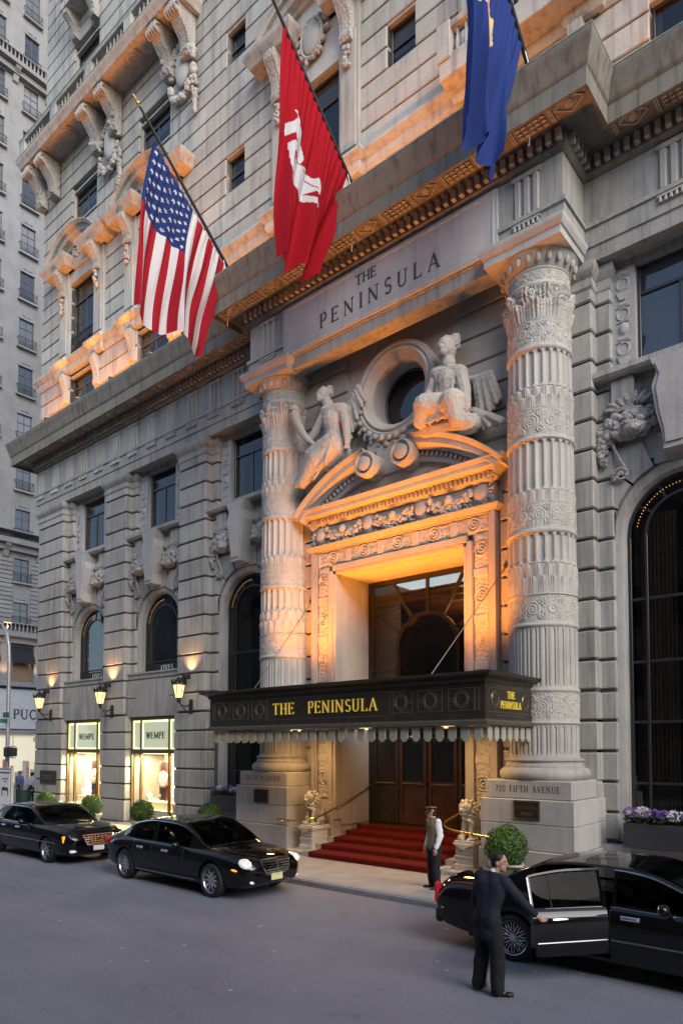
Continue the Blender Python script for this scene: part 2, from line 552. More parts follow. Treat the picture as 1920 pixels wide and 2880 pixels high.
# ------------------------------------------------------------------ hotel: lower storeys
hotel = thing('hotel_building', 'ornate pale limestone hotel with two carved columns flanking its canopied entrance', 'building')
BAYS = [-17.07, -12.0, -6.93, 6.93]
SHOP = [-17.07, -12.0]
CO = .69
G0 = 2.97
COURSES = [G0 + CO * k for k in range(0, 17)]           # 2.97 .. 14.01
YF, YS, YW = -.50, -.20, 0.0                            # pier front, pier step, wall
ARC_Z, ARC_R = 7.85, 1.25

def pier(xc, half, half2, z_lo, top=14.0, left=None, right=None, el=True, er=True):
    x0 = left if left is not None else xc - half; x1 = right if right is not None else xc + half
    s0 = x0 - .33 if el else x0 + .01; s1 = x1 + .33 if er else x1 - .01
    core = MB().box(x0 + .05, x1 - .05, YF + .07, .6, .1, top + .2)
    core.box(s0 + .05, s1 - .05, YS + .06, .6, .1, top + .2)
    p = core.build('pier', 'stone_groove', hotel)
    zs = [z for z in COURSES if z >= z_lo - .01]
    for a, b in zip(zs[:-1], zs[1:]):
        if a > top - .2: break
        put_block('stone_block', x0, x1, YF, .2, a + .03, b - .03, 'stone', p, .028)
        put_block('stone_block', s0, s1, YS, .25, a + .031, b - .031, 'stone', p, .028)
    return p

def lower_pier(xc, half, p, left=None, right=None, step=False):
    x0 = left if left is not None else xc - half; x1 = right if right is not None else xc + half
    MB().box(x0 + .05, x1 - .05, YF + .06, .55, .1, 4.32).build('pier_core', 'stone_groove', p, angle=0)
    z = .12
    for zt in (.97, 1.6, 2.28, 2.97, 3.66, 4.33):
        put_block('stone_block', x0, x1, YF - (.02 if zt < 1 else 0), .3, z + (.0 if z < .2 else .03), zt - .03, 'stone', p, .026)
        if step and zt > 1: put_block('stone_block', x0 - (.33 if xc > -10 and xc != 4.4 else -.01), x1 + (.33 if xc != -4.4 else -.01), YS, .31, z + .031, zt - .031, 'stone', p, .026)
        z = zt

PIERS = []
for xc in (-14.535, -9.465):
    p = pier(xc, .785, 1.115, 4.35); lower_pier(xc, .95, p); PIERS.append(p)
p = pier(-19.9, .9, 1.23, 4.35, left=-21.1, right=-18.82, el=False); lower_pier(-19.9, 1, p, left=-21.1, right=-18.65); PIERS.append(p)
p = pier(9.465, .785, 1.115, 4.35); lower_pier(9.465, .785, p, step=True); PIERS.append(p)
p = pier(4.4, .8, 1.1, 4.35, left=3.5, right=5.18, el=False); lower_pier(4.4, .8, p, left=3.5, right=5.18, step=True); PIERS.append(p)
p = pier(-4.4, .8, 1.1, 4.35, left=-5.18, right=-3.5, er=False); lower_pier(-4.4, .8, p, left=-5.18, right=-3.5, step=True); PIERS.append(p)
# pier caps
for (x0, x1, s0, s1) in ((-15.32, -13.75, -15.65, -13.42), (-10.25, -8.68, -10.58, -8.35), (-21.1, -18.82, -21.1, -18.49), (8.68, 10.25, 8.35, 10.58), (3.5, 5.18, 3.5, 5.51), (-5.18, -3.5, -5.51, -3.5)):
    c = MB()
    prof = [(-.1, 13.62), (.01, 13.62), (.04, 13.66), (.04, 13.74), (.012, 13.76), (.012, 13.88), (.04, 13.9), (.10, 14.0), (.13, 14.05), (.13, 14.2), (-.1, 14.2)]
    c.sweep(prof, [(x0, .2), (x0, YF), (x1, YF), (x1, .2)])
    c.sweep([(u * .8, z - .003) for u, z in prof], [(s0, .2), (s0, YS), (s1, YS), (s1, .2)])
    c.build('pier_cap', 'stone', hotel)
# side wall on the avenue and body behind
MB().box(-21.1, -20.9, -.3, 22, .1, 14.3).box(-21.05, 24, .62, 22, 0, .3).build('side_wall', 'stone', hotel, angle=0)
MB().box(10.6, 24, -.3, .6, .1, 14.2).build('wall', 'stone', hotel, angle=0)

def arc_pts(cx, cz, r, a0, a1, n):
    return [(cx + r * math.cos(a0 + (a1 - a0) * i / n), cz + r * math.sin(a0 + (a1 - a0) * i / n)) for i in range(n + 1)]

def bay_masonry(c, z0):
    """arch surround, voussoirs, keystone, panel under the sill, sill and flanks of the upper window"""
    # plain rounded surround
    P = []
    prof = [(0, .45), (0, .02), (.03, -.05), (.10, -.09), (.20, -.10), (.26, -.06), (.27, .1)]
    path = [(c - ARC_R, z0)] + [(c - ARC_R, ARC_Z - .3)] + arc_pts(c, ARC_Z, ARC_R, math.pi, 0, 28) + [(c + ARC_R, ARC_Z - .3), (c + ARC_R, z0)]
    for i, (x, z) in enumerate(path):
        if z <= ARC_Z: n = Vector((-1, 0)) if x < c else Vector((1, 0))
        else: n = Vector((x - c, z - ARC_Z)).normalized()
        P.append([(x + n.x * u, y, z + n.y * u) for (u, y) in prof])
    MB().grid(P).build('arch_surround', 'stone', hotel)
    ri = ARC_R + .26
    def bpt(a): return (ri * math.cos(a), ARC_Z + ri * math.sin(a))
    J = [(R_(14), 7.80 + .42, 1.44), (R_(24), 8.49, None), (R_(47), 9.18, None), (R_(69), 9.87, None)]
    pk = MB().box(c - 1.75, c + 1.75, -.1, .6, ARC_Z + 1.6, 11.5).build('panel', 'stone', hotel)
    for s in (-1, 1):
        # side courses beside the arch, then bent voussoirs
        def poly(lo, hi, zlo, zhi, xin=1.44):
            a = [(1.75 - .0, zlo + .03)]
            tl = (zlo + .03 - ARC_Z) / math.sin(lo) if lo > .05 else None
            pts = []
            n = 6
            if lo > .3:
                r1 = (zlo - ARC_Z) / math.sin(lo)
                pts.append((1.42, zlo + .03)); pts.append((r1 * math.cos(lo) + .02, zlo + .03))
            else:
                pts.append((1.42, zlo + .03))
            for k in range(n + 1):
                aa = lo + .016 + (hi - lo - .032) * k / n
                pts.append(bpt(aa))
            r2 = (zhi - ARC_Z) / math.sin(hi)
            pts.append((r2 * math.cos(hi) + .01, zhi - .03)); pts.append((1.42, zhi - .03))
            return pts
        segs = [(.06, R_(24), 7.85, 8.49), (R_(24), R_(47), 8.49, 9.18), (R_(47), R_(69), 9.18, 9.87)]
        for (lo, hi, zl, zh) in segs:
            q = [(c + s * x, z) for x, z in poly(lo, hi, zl, zh)]
            MB().prism(q, YS + .03, .3).build('voussoir', 'stone', hotel, angle=0)
        # flanking block under the sill
        x0, x1 = sorted((c + s * .92, c + s * 1.42))
        put_block('stone_block', x0, x1, -.28, .2, 10.62, 11.40, 'stone', pk, .02)
    MB().prism([(c + x, z) for x, z in ((-.55, 9.3), (-.52, 9.95), (.52, 9.95), (.55, 9.3))], YS + .05, .3).build('voussoir', 'stone', hotel, angle=0)
    # keystone cartouche
    k = MB()
    prof = [(-.46, 11.42), (-.34, 11.1), (-.44, 10.8), (-.36, 10.2), (-.25, 9.75), (-.22, 9.38), (.22, 9.38), (.25, 9.75), (.36, 10.2), (.44, 10.8), (.34, 11.1), (.46, 11.42)]
    k.prism([(c + x, z) for x, z in prof], -.62, 0)
    k.prism([(c + x * .78, 10.4 + (z - 10.4) * .88) for x, z in prof], -.66, -.6)
    k.build('keystone', 'stone_plinth', hotel, angle=0)
    # sill
    MB().sweep([(-.3, 11.42), (.28, 11.42), (.34, 11.48), (.34, 11.60), (.30, 11.62), (-.3, 11.64)], [(c - 1.55, .3), (c - 1.55, -.15), (c + 1.55, -.15), (c + 1.55, .3)]).build('sill', 'stone', hotel)
    # upper window flanks: carved upright panels
    for s in (-1, 1):
        x0, x1 = sorted((c + s * .92, c + s * 1.45))
        fl = MB().box(x0, x1, -.04, .45, 11.63, 14.05).build('window_flank', 'stone_plinth', hotel, angle=0)
        xm = (x0 + x1) / 2
        orn = MB()
        z = 11.78
        for i, kind in enumerate(('cup', 'ring', 'band', 'vase', 'ring2', 'band', 'cup', 'ring', 'band')):
            if kind in ('ring', 'ring2'):
                orn.tube([(xm + .13 * math.cos(t), -.045, z + .14 + .14 * math.sin(t)) for t in np.linspace(0, 2 * math.pi, 14, endpoint=False)], .022, 5, closed=True); z += .30
            elif kind == 'cup':
                orn.prism([(xm - .14, z + .2), (xm - .06, z + .02), (xm + .06, z + .02), (xm + .14, z + .2)], -.075, -.03); orn.box(xm - .15, xm + .15, -.07, -.03, z + .215, z + .235); z += .26
            elif kind == 'vase':
                orn.ell((xm, -.04, z + .16), (.12, .045, .15), nu=8, nv=6); orn.box(xm - .13, xm + .13, -.07, -.03, z + .31, z + .335); z += .36
            else:
                orn.box(xm - .16, xm + .16, -.065, -.03, z, z + .02); orn.box(xm - .1, xm + .1, -.06, -.03, z + .05, z + .12); z += .15
        orn.build('carved_panel', 'stone_plinth', fl)

def garland(seed):
    """carved fruit and beast-head cluster beside a keystone (right-hand side, local x outward)"""
    r = random.Random(seed); m = MB()
    for i in range(120):
        a = r.uniform(0, 6.283); q0 = math.sqrt(r.random())
        x = .58 + .50 * q0 * math.cos(a); z = .10 + .30 * q0 * math.sin(a) - .12 * (x - .58)
        q = r.uniform(.05, .10)
        m.ell((x, -.06 - .16 * (1 - q0 ** 2) - r.uniform(0, .07), z), (q, q * .9, q), nu=8, nv=6)
    for i in range(30):
        t = i / 29
        q = .105 - .05 * t
        m.ell((1.02 + r.uniform(-.09, .09) * (1 - .4 * t), -.08 - r.uniform(0, .10), -.02 - .62 * t), (q * .8, q * .8, q), nu=8, nv=6)
    # beast head: muzzle and brow
    m.ell((.45, -.26, -.06), (.2, .16, .17)); m.ell((.42, -.40, -.12), (.12, .10, .09)); m.ell((.33, -.33, .06), .06); m.ell((.55, -.33, .06), .06)
    # ribbon scroll
    pts = [(.95 - .30 * t, -.12, .18 - .95 * t - .1 * math.sin(3 * t)) for t in np.linspace(0, 1, 10)]
    for k in range(22):
        a = -.6 + k * .5; rad = .17 * (1 - k / 24)
        pts.append((.72 + rad * math.cos(a) * .9, -.12, -.92 + rad * math.sin(a)))
    m.tube(pts, .030, 6)
    m.tube([(.86 + .13 * math.cos(t), -.16, .05 + .13 * math.sin(t)) for t in np.linspace(0, 2 * math.pi, 14, endpoint=False)], .04, 6, closed=True)
    m.ell((.86, -.14, .05), (.1, .05, .1), nu=10, nv=6)
    for k in range(7):
        a = .35 + k * .36
        m.ell((.55 + .34 * math.cos(a), -.12, .42 + .22 * math.sin(a)), (.15, .05, .055), rot=(0, -a, 0), nu=8, nv=6)
    return m
_ga = garland(3).mesh('carved_garland', 'stone_carved', 50)
gm = garland(3)
gm.v = [(-x, y, z) for x, y, z in gm.v]; gm.f = [f[::-1] for f in gm.f]
_gb = gm.mesh('carved_garland', 'stone_carved', 50)
for c in BAYS:
    link('carved_garland', _ga, hotel, (c + .28, -.14, 10.18), None, (1.32, 1.0, 1.08))
    link('carved_garland', _gb, hotel, (c - .28, -.14, 10.18), None, (1.32, 1.0, 1.08))

def pane_obj(mesh_builder, parent, mat='glass_dark', tilt=.006):
    """a pane as its own object, very slightly out of true so that reflections differ"""
    v = np.array(mesh_builder.v); c = v.mean(0)
    mesh_builder.v = [tuple(p) for p in (v - c)]
    o = mesh_builder.build('pane', mat, parent, tuple(c), angle=0)
    o.rotation_euler = (random.uniform(-tilt, tilt), 0, random.uniform(-tilt, tilt))
    return o

def arch_window(c, z0, y, rows, lights=True, curtain=True, gmat='glass_dark'):
    hw = ARC_R - .01; t = .07; ring = .40
    f = MB(); yb = y + .07
    def bar(x0, x1, z0_, z1_, d=0): f.box(x0, x1, y - d, yb, z0_, z1_, .008)
    bar(c - hw, c - hw + t, z0, ARC_Z); bar(c + hw - t, c + hw, z0, ARC_Z)
    bar(c - hw + t, c + hw - t, z0, z0 + .12)
    for s in (-1, 1):
        x = c + s * (hw - ring); bar(x - .03, x + .03, z0 + .12, ARC_Z, .01)
    for z in rows: bar(c - hw + t, c + hw - t, z - .03, z + .03, -.006)
    def ringbar(r, w):
        P = [[(c + (r + u) * math.cos(a), yy, ARC_Z + (r + u) * math.sin(a)) for (u, yy) in ((-w, y), (w, y), (w, yb), (-w, yb), (-w, y))] for a in np.linspace(0, math.pi, 33)]
        f.grid(P)
    ringbar(hw - .035, .035); ringbar(hw - ring, .03)
    angs = [0, 35, 62, 90, 118, 145, 180]
    for a in angs[1:-1]:
        a = R_(a); d = Vector((math.cos(a), math.sin(a))); n = Vector((-d.y, d.x)) * .022
        p0 = d * (hw - ring); p1 = d * (hw - .05)
        f.prism([(c + p0.x + n.x, ARC_Z + p0.y + n.y), (c + p0.x - n.x, ARC_Z + p0.y - n.y), (c + p1.x - n.x, ARC_Z + p1.y - n.y), (c + p1.x + n.x, ARC_Z + p1.y + n.y)], y + .004, yb)
    w = f.build('window', 'window_frame', hotel, angle=30)
    zr = [z0 + .1] + list(rows) + [ARC_Z]
    yg = y + .035
    xcol = [c - hw + .05, c - hw + ring, c + hw - ring, c + hw - .05]
    for a, b in zip(zr[:-1], zr[1:]):
        for x0, x1 in zip(xcol[:-1], xcol[1:]):
            pane_obj(MB().box(x0, x1, yg, yg + .008, a, b), w, gmat)
    for a0, a1 in zip(angs[:-1], angs[1:]):
        pts = arc_pts(c, ARC_Z, hw - .05, R_(a0), R_(a1), 5) + arc_pts(c, ARC_Z, hw - ring, R_(a1), R_(a0), 5)
        pane_obj(MB().prism(pts, yg, yg + .008), w, gmat)
    pane_obj(MB().prism(arc_pts(c, ARC_Z, hw - ring, 0, math.pi, 20), yg, yg + .008), w, gmat)
    if lights:
        L = MB()
        for a in np.linspace(R_(92), R_(168), 20):
            L.ell((c + (hw - .2) * math.cos(a), y - .006, ARC_Z + (hw - .2) * math.sin(a)), .008, nu=5, nv=4)
        L.build('string_lights', 'bulb_string', w)
    if curtain:
        for s in (-1, 1):
            xs_ = np.linspace(c + s * (hw - .10), c + s * (hw - 1.0), 40)
            P = [[(x, y + .22 + .03 * math.sin(i * 1.7) + .015 * math.sin(i * .6), z) for z in (z0 + .1, ARC_Z + .5)] for i, x in enumerate(xs_)]
            MB().grid(P, flip=s > 0).build('curtain', 'curtain', w)
    return w
emit('bulb_string', (1.0, .48, .14), 1.1)

_wr = random.Random(99)
def rect_window(c, hw, z0, z1, y, tr=.72, parent=None, mat='glass_smoke', nm=1):
    f = MB(); t = .075; yb = y + .09
    f.box(c - hw, c - hw + t, y, yb, z0, z1, .01).box(c + hw - t, c + hw, y, yb, z0, z1, .01)
    f.box(c - hw + t, c + hw - t, y, yb, z0, z0 + .09, .01).box(c - hw + t, c + hw - t, y, yb, z1 - .09, z1, .01)
    zt = z0 + (z1 - z0) * tr
    f.box(c - hw + t, c + hw - t, y + .005, yb, zt - .04, zt + .04, .008)
    for k in range(nm):
        x = c - hw + 2 * hw * (k + 1) / (nm + 1)
        f.box(x - .03, x + .03, y + .008, yb, z0 + .09, zt - .04, .006)
    w = f.build('window', 'window_frame', parent or hotel)
    ed = [c - hw + .05] + [c - hw + 2 * hw * (k + 1) / (nm + 1) for k in range(nm)] + [c + hw - .05]
    for a, b in zip(ed[:-1], ed[1:]):
        pane_obj(MB().box(a, b, y + .05, y + .058, z0 + .05, zt), w, mat)
    pane_obj(MB().box(ed[0], ed[-1], y + .045, y + .053, zt, z1 - .05), w, mat)
    kind = _wr.random()
    if kind < .55:
        zb = z1 - (z1 - z0) * _wr.uniform(.2, .65)
        MB().box(c - hw + .05, c + hw - .05, y + .10, y + .104, zb, z1 - .04).build('blind', 'blind', w, angle=0)
    if kind > .3:
        for s in (-1, 1):
            wd = hw * _wr.uniform(.3, .55); xs_ = np.linspace(c + s * (hw - .05), c + s * (hw - wd), 16)
            MB().grid([[(x, y + .13 + .012 * math.sin(i * 2.1), z) for z in (z0 + .04, z1 - .04)] for i, x in enumerate(xs_)], flip=s > 0).build('curtain', 'drape', w)
    return w

for c in BAYS:
    shop = c in SHOP
    z0 = 6.02 if shop else .95
    bay_masonry(c, z0)
    w = arch_window(c, z0, .16, [6.45] if shop else [2.25, 3.62, 4.98, 6.40], curtain=not shop, gmat='glass_dark' if shop else 'glass_smoke')
    rect_window(c, .92, 11.64, 14.1, .12, mat='glass_sky' if c > 0 else 'glass_smoke')
    # wall behind and room darkness
    MB().box(c - 1.6, c + 1.6, 1.2, 1.25, 5.8 if shop else .1, 14.3).build('room_back', 'dark_interior', hotel, angle=0)
    # lintel strip above the upper window
    MB().box(c - 1.45, c + 1.45, -.03, .5, 14.051, 14.25).build('lintel', 'stone', hotel, angle=0)
    # wall strips left and right of arch surround up to the springing
    for s in (-1, 1):
        x0, x1 = sorted((c + s * 1.50, c + s * 1.6))
        MB().box(x0, x1, -.02, .3, z0, 7.9).build('jamb', 'stone', hotel, angle=0)
    if not shop:
        # plinth below the window
        pl = MB().box(c - 1.75, c + 1.75, YF + .05, .5, .1, .90, .01).build('window_plinth', 'stone_plinth', hotel)
# ---- shop fronts
plain('shop_bronze', (.20, .125, .045), .35, metal=.7, var=.15)
plain('shop_cream', (.80, .66, .44), .8, var=.05)
plain('shop_panel', (.62, .66, .58), .6, var=.05)
emit('shop_glow', (1.0, .86, .52), 2.5)
emit('transom_glow', (1.0, .93, .42), 1.4)
emit('shop_sign_lit', (.60, .57, .40), .42)
plain('sign_black', (.02, .02, .018), .5)
plain('shop_red', (.55, .05, .04), .6)
plain('white_paint', (.80, .79, .76), .6)
plain('rose_gold', (.75, .45, .30), .35, metal=.6)

GLY = {
 'T': [((0, 1), (.8, 1), .10), ((.4, 0), (.4, 1), .16), ((.25, 0), (.55, 0), .06), ((.02, .86), (.02, 1), .06), ((.78, .86), (.78, 1), .06)],
 'H': [((.12, 0), (.12, 1), .16), ((.72, 0), (.72, 1), .16), ((.12, .52), (.72, .52), .07), ((0, 0), (.26, 0), .06), ((.58, 0), (.86, 0), .06), ((0, 1), (.26, 1), .06), ((.58, 1), (.86, 1), .06)],
 'E': [((.12, 0), (.12, 1), .16), ((0, 1), (.62, 1), .07), ((.12, .53), (.5, .53), .06), ((0, 0), (.65, 0), .07), ((.62, .84), (.62, 1), .05), ((.65, 0), (.65, .18), .05), ((.5, .43), (.5, .63), .05)],
 'P': [((.12, 0), (.12, 1), .16), ((0, 0), (.26, 0), .06), ((0, 1), (.4, 1), .06), ((.12, .48), (.4, .48), .06), 'arc', (.38, .74, .20, .26, -90, 90, .13)],
 'R': [((.12, 0), (.12, 1), .16), ((0, 0), (.26, 0), .06), ((0, 1), (.4, 1), .06), ((.12, .48), (.4, .48), .06), ((.35, .48), (.66, 0), .14), 'arc', (.38, .74, .20, .26, -90, 90, .13)],
 'N': [((.10, 0), (.10, 1), .07), ((.76, 0), (.76, 1), .07), ((.08, 1), (.76, 0), .15), ((0, 0), (.22, 0), .06), ((0, 1), (.14, 1), .06), ((.62, 1), (.9, 1), .06)],
 'I': [((.15, 0), (.15, 1), .16), ((.02, 0), (.28, 0), .06), ((.02, 1), (.28, 1), .06)],
 'U': [((.12, .3), (.12, 1), .15), ((.66, .3), (.66, 1), .07), ((0, 1), (.26, 1), .06), ((.54, 1), (.8, 1), .06), 'arc', (.39, .3, .27, .3, 180, 360, .10)],
 'L': [((.12, 0), (.12, 1), .16), ((0, 1), (.26, 1), .06), ((0, 0), (.62, 0), .07), ((.62, 0), (.62, .2), .05)],
 'A': [((.05, 0), (.42, 1), .07), ((.40, 1), (.76, 0), .16), ((.17, .36), (.62, .36), .06), ((-.05, 0), (.16, 0), .06), ((.62, 0), (.92, 0), .06)],
 'V': [((.05, 1), (.40, 0), .16), ((.40, 0), (.75, 1), .07), ((-.05, 1), (.2, 1), .06), ((.62, 1), (.88, 1), .06)],
 'F': [((.12, 0), (.12, 1), .16), ((0, 1), (.6, 1), .07), ((.12, .53), (.48, .53), .06), ((0, 0), (.26, 0), .06), ((.6, .84), (.6, 1), .05)],
 'S': ['arc', (.32, .74, .22, .24, 30, 270, .12), 'arc', (.32, .26, .24, .25, -150, 90, .12)],
 'C': ['arc', (.42, .5, .36, .5, 45, 315, .13), ((.68, .72), (.68, .9), .05), ((.68, .1), (.68, .28), .05)],
 'W': [((.0, 1), (.22, 0), .13), ((.22, 0), (.45, 1), .08), ((.45, 1), (.68, 0), .13), ((.68, 0), (.9, 1), .08)],
 'M': [((.08, 0), (.08, 1), .08), ((.86, 0), (.86, 1), .13), ((.08, 1), (.47, .1), .13), ((.47, .1), (.86, 1), .08)],
 '7': [((0, 1), (.55, 1), .10), ((.55, 1), (.2, 0), .13)],
 '0': ['arc', (.3, .5, .26, .5, 0, 360, .11)],
 '5': [((.08, 1), (.5, 1), .1), ((.08, .55), (.08, 1), .09), 'arc', (.27, .32, .24, .3, -150, 110, .11)],
 'B': [((.12, 0), (.12, 1), .16), ((0, 0), (.4, 0), .06), ((0, 1), (.4, 1), .06), ((.12, .53), (.4, .53), .06), 'arc', (.36, .76, .19, .23, -90, 90, .12), 'arc', (.38, .27, .22, .26, -90, 90, .12)],
}
ADV = dict(I=.3, M=.95, W=.92, L=.66, E=.7, F=.62, P=.62, S=.6, U=.8, T=.82, H=.86, N=.9, A=.86, C=.78, V=.82, R=.7, B=.66)
ADV.update({'7': .58, '0': .62, '5': .58, ' ': .5})
def glyph_quads(ch, bold=1.0):
    out = []; g = GLY.get(ch, []); i = 0
    while i < len(g):
        e = g[i]
        if e == 'arc':
            cx, cy, rx, ry, a0, a1, w = g[i + 1]; w *= bold; i += 2; n = 10
            for k in range(n):
                p = []
                for a in (a0 + (a1 - a0) * k / n, a0 + (a1 - a0) * (k + 1) / n):
                    a = R_(a); p.append(((cx + (rx - w / 2) * math.cos(a), cy + (ry - w / 2) * math.sin(a)), (cx + (rx + w / 2) * math.cos(a), cy + (ry + w / 2) * math.sin(a))))
                out.append([p[0][0], p[0][1], p[1][1], p[1][0]])
        else:
            (x0, y0), (x1, y1), w = e; w = w * bold if w > .08 else max(w * bold, .04); i += 1
            d = Vector((x1 - x0, y1 - y0)).normalized(); n = Vector((-d.y, d.x)) * w / 2
            if abs(d.x) > .99:
                yy = y0 - (w / 2 if y0 > .95 else (-w / 2 if y0 < .05 else 0))
                out.append([(x0, yy - w / 2), (x1, yy - w / 2), (x1, yy + w / 2), (x0, yy + w / 2)])
            else:
                out.append([(x0 + n.x, y0 + n.y), (x0 - n.x, y0 - n.y), (x1 - n.x, y1 - n.y), (x1 + n.x, y1 + n.y)])
    return out
def text_width(t, h, sp): return sum(ADV.get(ch, .7) * h + sp for ch in t) - sp
def letters(text, xc, z, h, y, depth, mat, parent, sp=None, plane='front', x_at=None, bold=1.0, squeeze=1.0):
    """each letter is one mesh; plane 'front' faces -Y, 'side' faces +X (xc is then y, y is x), 'avenue' faces +X too"""
    sp = .12 * h if sp is None else sp
    w = sum(ADV.get(ch, .7) * h * squeeze + sp for ch in text) - sp
    x = xc - w / 2
    res = []
    for ch in text:
        if ch != ' ':
            m = MB()
            for k, q in enumerate(glyph_quads(ch, bold)):
                pts = [(x + px * h * squeeze, z + py * h) for px, py in q]
                dd = depth - .0006 * (k % 5)
                if plane == 'front': m.prism(pts, y - dd, y)
                else: m.prism(pts, y + dd, y, plane='yz')
            res.append(m.build('letter', mat, parent, angle=0))
        x += ADV.get(ch, .7) * h * squeeze + sp
    return res

def area_light(name, loc, rot, sx, sy, power, col, parent=None, spread=180):
    d = bpy.data.lights.new(name, 'AREA'); d.shape = 'RECTANGLE'; d.size = sx; d.size_y = sy; d.energy = power; d.color = col; d.spread = R_(spread)
    o = bpy.data.objects.new(name, d); COL.objects.link(o); o.location = loc; o.rotation_euler = rot
    if parent: o.parent = parent
    return o
def spot_light(name, loc, target, power, col, angle=60, blend=.6, size=.08, parent=None):
    d = bpy.data.lights.new(name, 'SPOT'); d.energy = power; d.color = col; d.spot_size = R_(angle); d.spot_blend = blend; d.shadow_soft_size = size
    o = bpy.data.objects.new(name, d); COL.objects.link(o); o.location = loc
    o.rotation_euler = (Vector(target) - Vector(loc)).to_track_quat('-Z', 'Y').to_euler()
    if parent: o.parent = parent; 
    return o

for c in SHOP:
    hw = 1.58
    # flat arch of fanned voussoirs over the shop front
    zb, zt = 4.26, 5.0
    ks = [-1.74, -1.0, -.38, .38, 1.0, 1.74]
    for i in range(5):
        a, b = ks[i], ks[i + 1]; fl = .62
        def xx(v, z): return c + v * (1 + fl * (z - zb) / 3.0) * .94 if abs(v) < 1.7 else c + v
        for (lo, hi) in (((zb, 5.0), (5.035, 5.70)) if i in (0, 4) else ((zb, 5.70),)):
            MB().prism([(xx(a, lo) + .014, lo), (xx(b, lo) - .014, lo), (xx(b, hi) - .014, hi), (xx(a, hi) + .014, hi)], YF + .12 - (.02 if i == 2 else 0), .2).build('voussoir', 'stone', hotel, angle=0)
    MB().box(c - 1.75, c + 1.75, YF + .18, .4, 4.25, 5.72).build('wall', 'stone_groove', hotel, angle=0)
    MB().sweep([(-.3, 5.72), (.0, 5.72), (.05, 5.78), (.05, 5.92), (.10, 5.95), (.10, 6.02), (-.5, 6.04)], [(c - 1.75, YS - .05), (c + 1.75, YS - .05)]).build('ledge', 'stone', hotel)
    # frame
    y = -.22; f = MB()
    for x in (c - hw, c - hw + .62, c + hw - .62 - .07, c + hw - .07):
        f.box(x, x + .07, y - .02, y + .1, .35, 4.22, .008)
    f.box(c - hw, c + hw, y - .03, y + .1, 4.14, 4.24, .008).box(c - hw, c + hw, y - .028, y + .1, 2.82, 2.96, .008).box(c - hw, c + hw, y - .03, y + .1, .12, .40, .008)
    fr = f.build('shop_window', 'shop_bronze', hotel)
    xe = [c - hw + .04, c - hw + .65, c + hw - .65, c + hw - .04]
    for a, b in zip(xe[:-1], xe[1:]):
        pane_obj(MB().box(a, b, y + .03, y + .038, .38, 2.85), fr, 'glass_clear')
        # transom light box
        MB().box(a + .03, b - .03, y + .06, y + .07, 2.98, 4.12).build('transom_panel', 'shop_sign_lit', fr, angle=0)
        e = MB()
        e.box(a + .03, a + .08, y + .045, y + .058, 3.0, 4.12).box(b - .08, b - .03, y + .045, y + .058, 3.0, 4.12).box(a + .08, b - .08, y + .045, y + .058, 4.06, 4.12).box(a + .08, b - .08, y + .045, y + .058, 3.0, 3.03)
        e.build('light_strip', 'transom_glow', fr, angle=0)
        pane_obj(MB().box(a, b, y + .03, y + .038, 2.94, 4.15), fr, 'glass_clear')
    letters('WEMPE', c, 3.40, .26, y + .05, .02, 'sign_black', fr, sp=.05)
    # display room
    rm = MB()
    rm.box(c - 1.62, c + 1.62, 1.3, 1.36, .35, 2.9).box(c - 1.66, c - 1.62, -.1, 1.3, .35, 2.9).box(c + 1.62, c + 1.66, -.1, 1.3, .35, 2.9).box(c - 1.62, c + 1.62, -.1, 1.3, 2.84, 2.9).box(c - 1.62, c + 1.62, -.12, 1.3, .30, .62)
    rm.build('display_room', 'shop_cream', hotel, angle=0)
    MB().box(c - 1.2, c + 1.2, .05, .5, 2.80, 2.83).build('ceiling_lamp', 'shop_glow', hotel, angle=0)
    area_light('shop_light', (c, .3, 2.76), (0, 0, 0), 2.4, .6, 330, (1.0, .78, .48), hotel)
    # goods: stands, busts, watch faces and a giant watch poster
    gd = MB().box(c - 1.3, c + 1.3, .15, .7, .62, .92, .01).build('display_table', 'shop_cream', hotel)
    r = random.Random(int(c * 10))
    for k in range(9):
        x = c - 1.15 + k * .28; g = MB()
        if k % 3 == 0:
            g.lathe([(.0, .0), (.08, .0), (.03, .04), (.05, .14), (.10, .22), (.05, .30), (0, .32)], 12, (x, .35, .92))
        else:
            g.box(x - .06, x + .06, .3, .42, .92, .92 + .05 + .1 * r.random(), .008)
        g.build('display_item', 'white_paint', gd)
    for k in range(3):
        x = c - .9 + k * .6
        MB().tube([(x + .06 * math.cos(t), .28, 1.1 + .09 * math.sin(t)) for t in np.linspace(0, 6.283, 14, endpoint=False)], .012, 5, closed=True).build('display_ring', 'gold', gd)
    MB().box(c - .40, c + .16, .30, .33, .98, 2.50).build('poster', 'shop_red', hotel, angle=0)
    wt = MB().lathe([(0, 0), (.30, 0), (.34, .02), (.34, .05), (0, .05)], 28)
    wt.xf(Matrix.Translation((c - .12, .30, 1.80)) @ Matrix.Rotation(math.pi / 2, 4, 'X'))
    ww = wt.build('poster_watch', 'rose_gold', hotel)
    wt = MB().lathe([(0, 0), (.27, 0), (.27, .01), (0, .01)], 28); wt.xf(Matrix.Translation((c - .12, .248, 1.80)) @ Matrix.Rotation(math.pi / 2, 4, 'X'))
    wt.build('watch_dial', 'white_paint', ww)
    MB().box(c - .125, c - .113, .230, .237, 1.80, 2.0).box(c - .12, c + .01, .224, .229, 1.795, 1.807).build('watch_hands', 'sign_black', ww, angle=0)
    MB().box(c - .27, c + .03, .27, .298, 1.0, 1.48).box(c - .27, c + .03, .27, .298, 2.13, 2.5).build('watch_strap', 'sign_black', ww, angle=0)
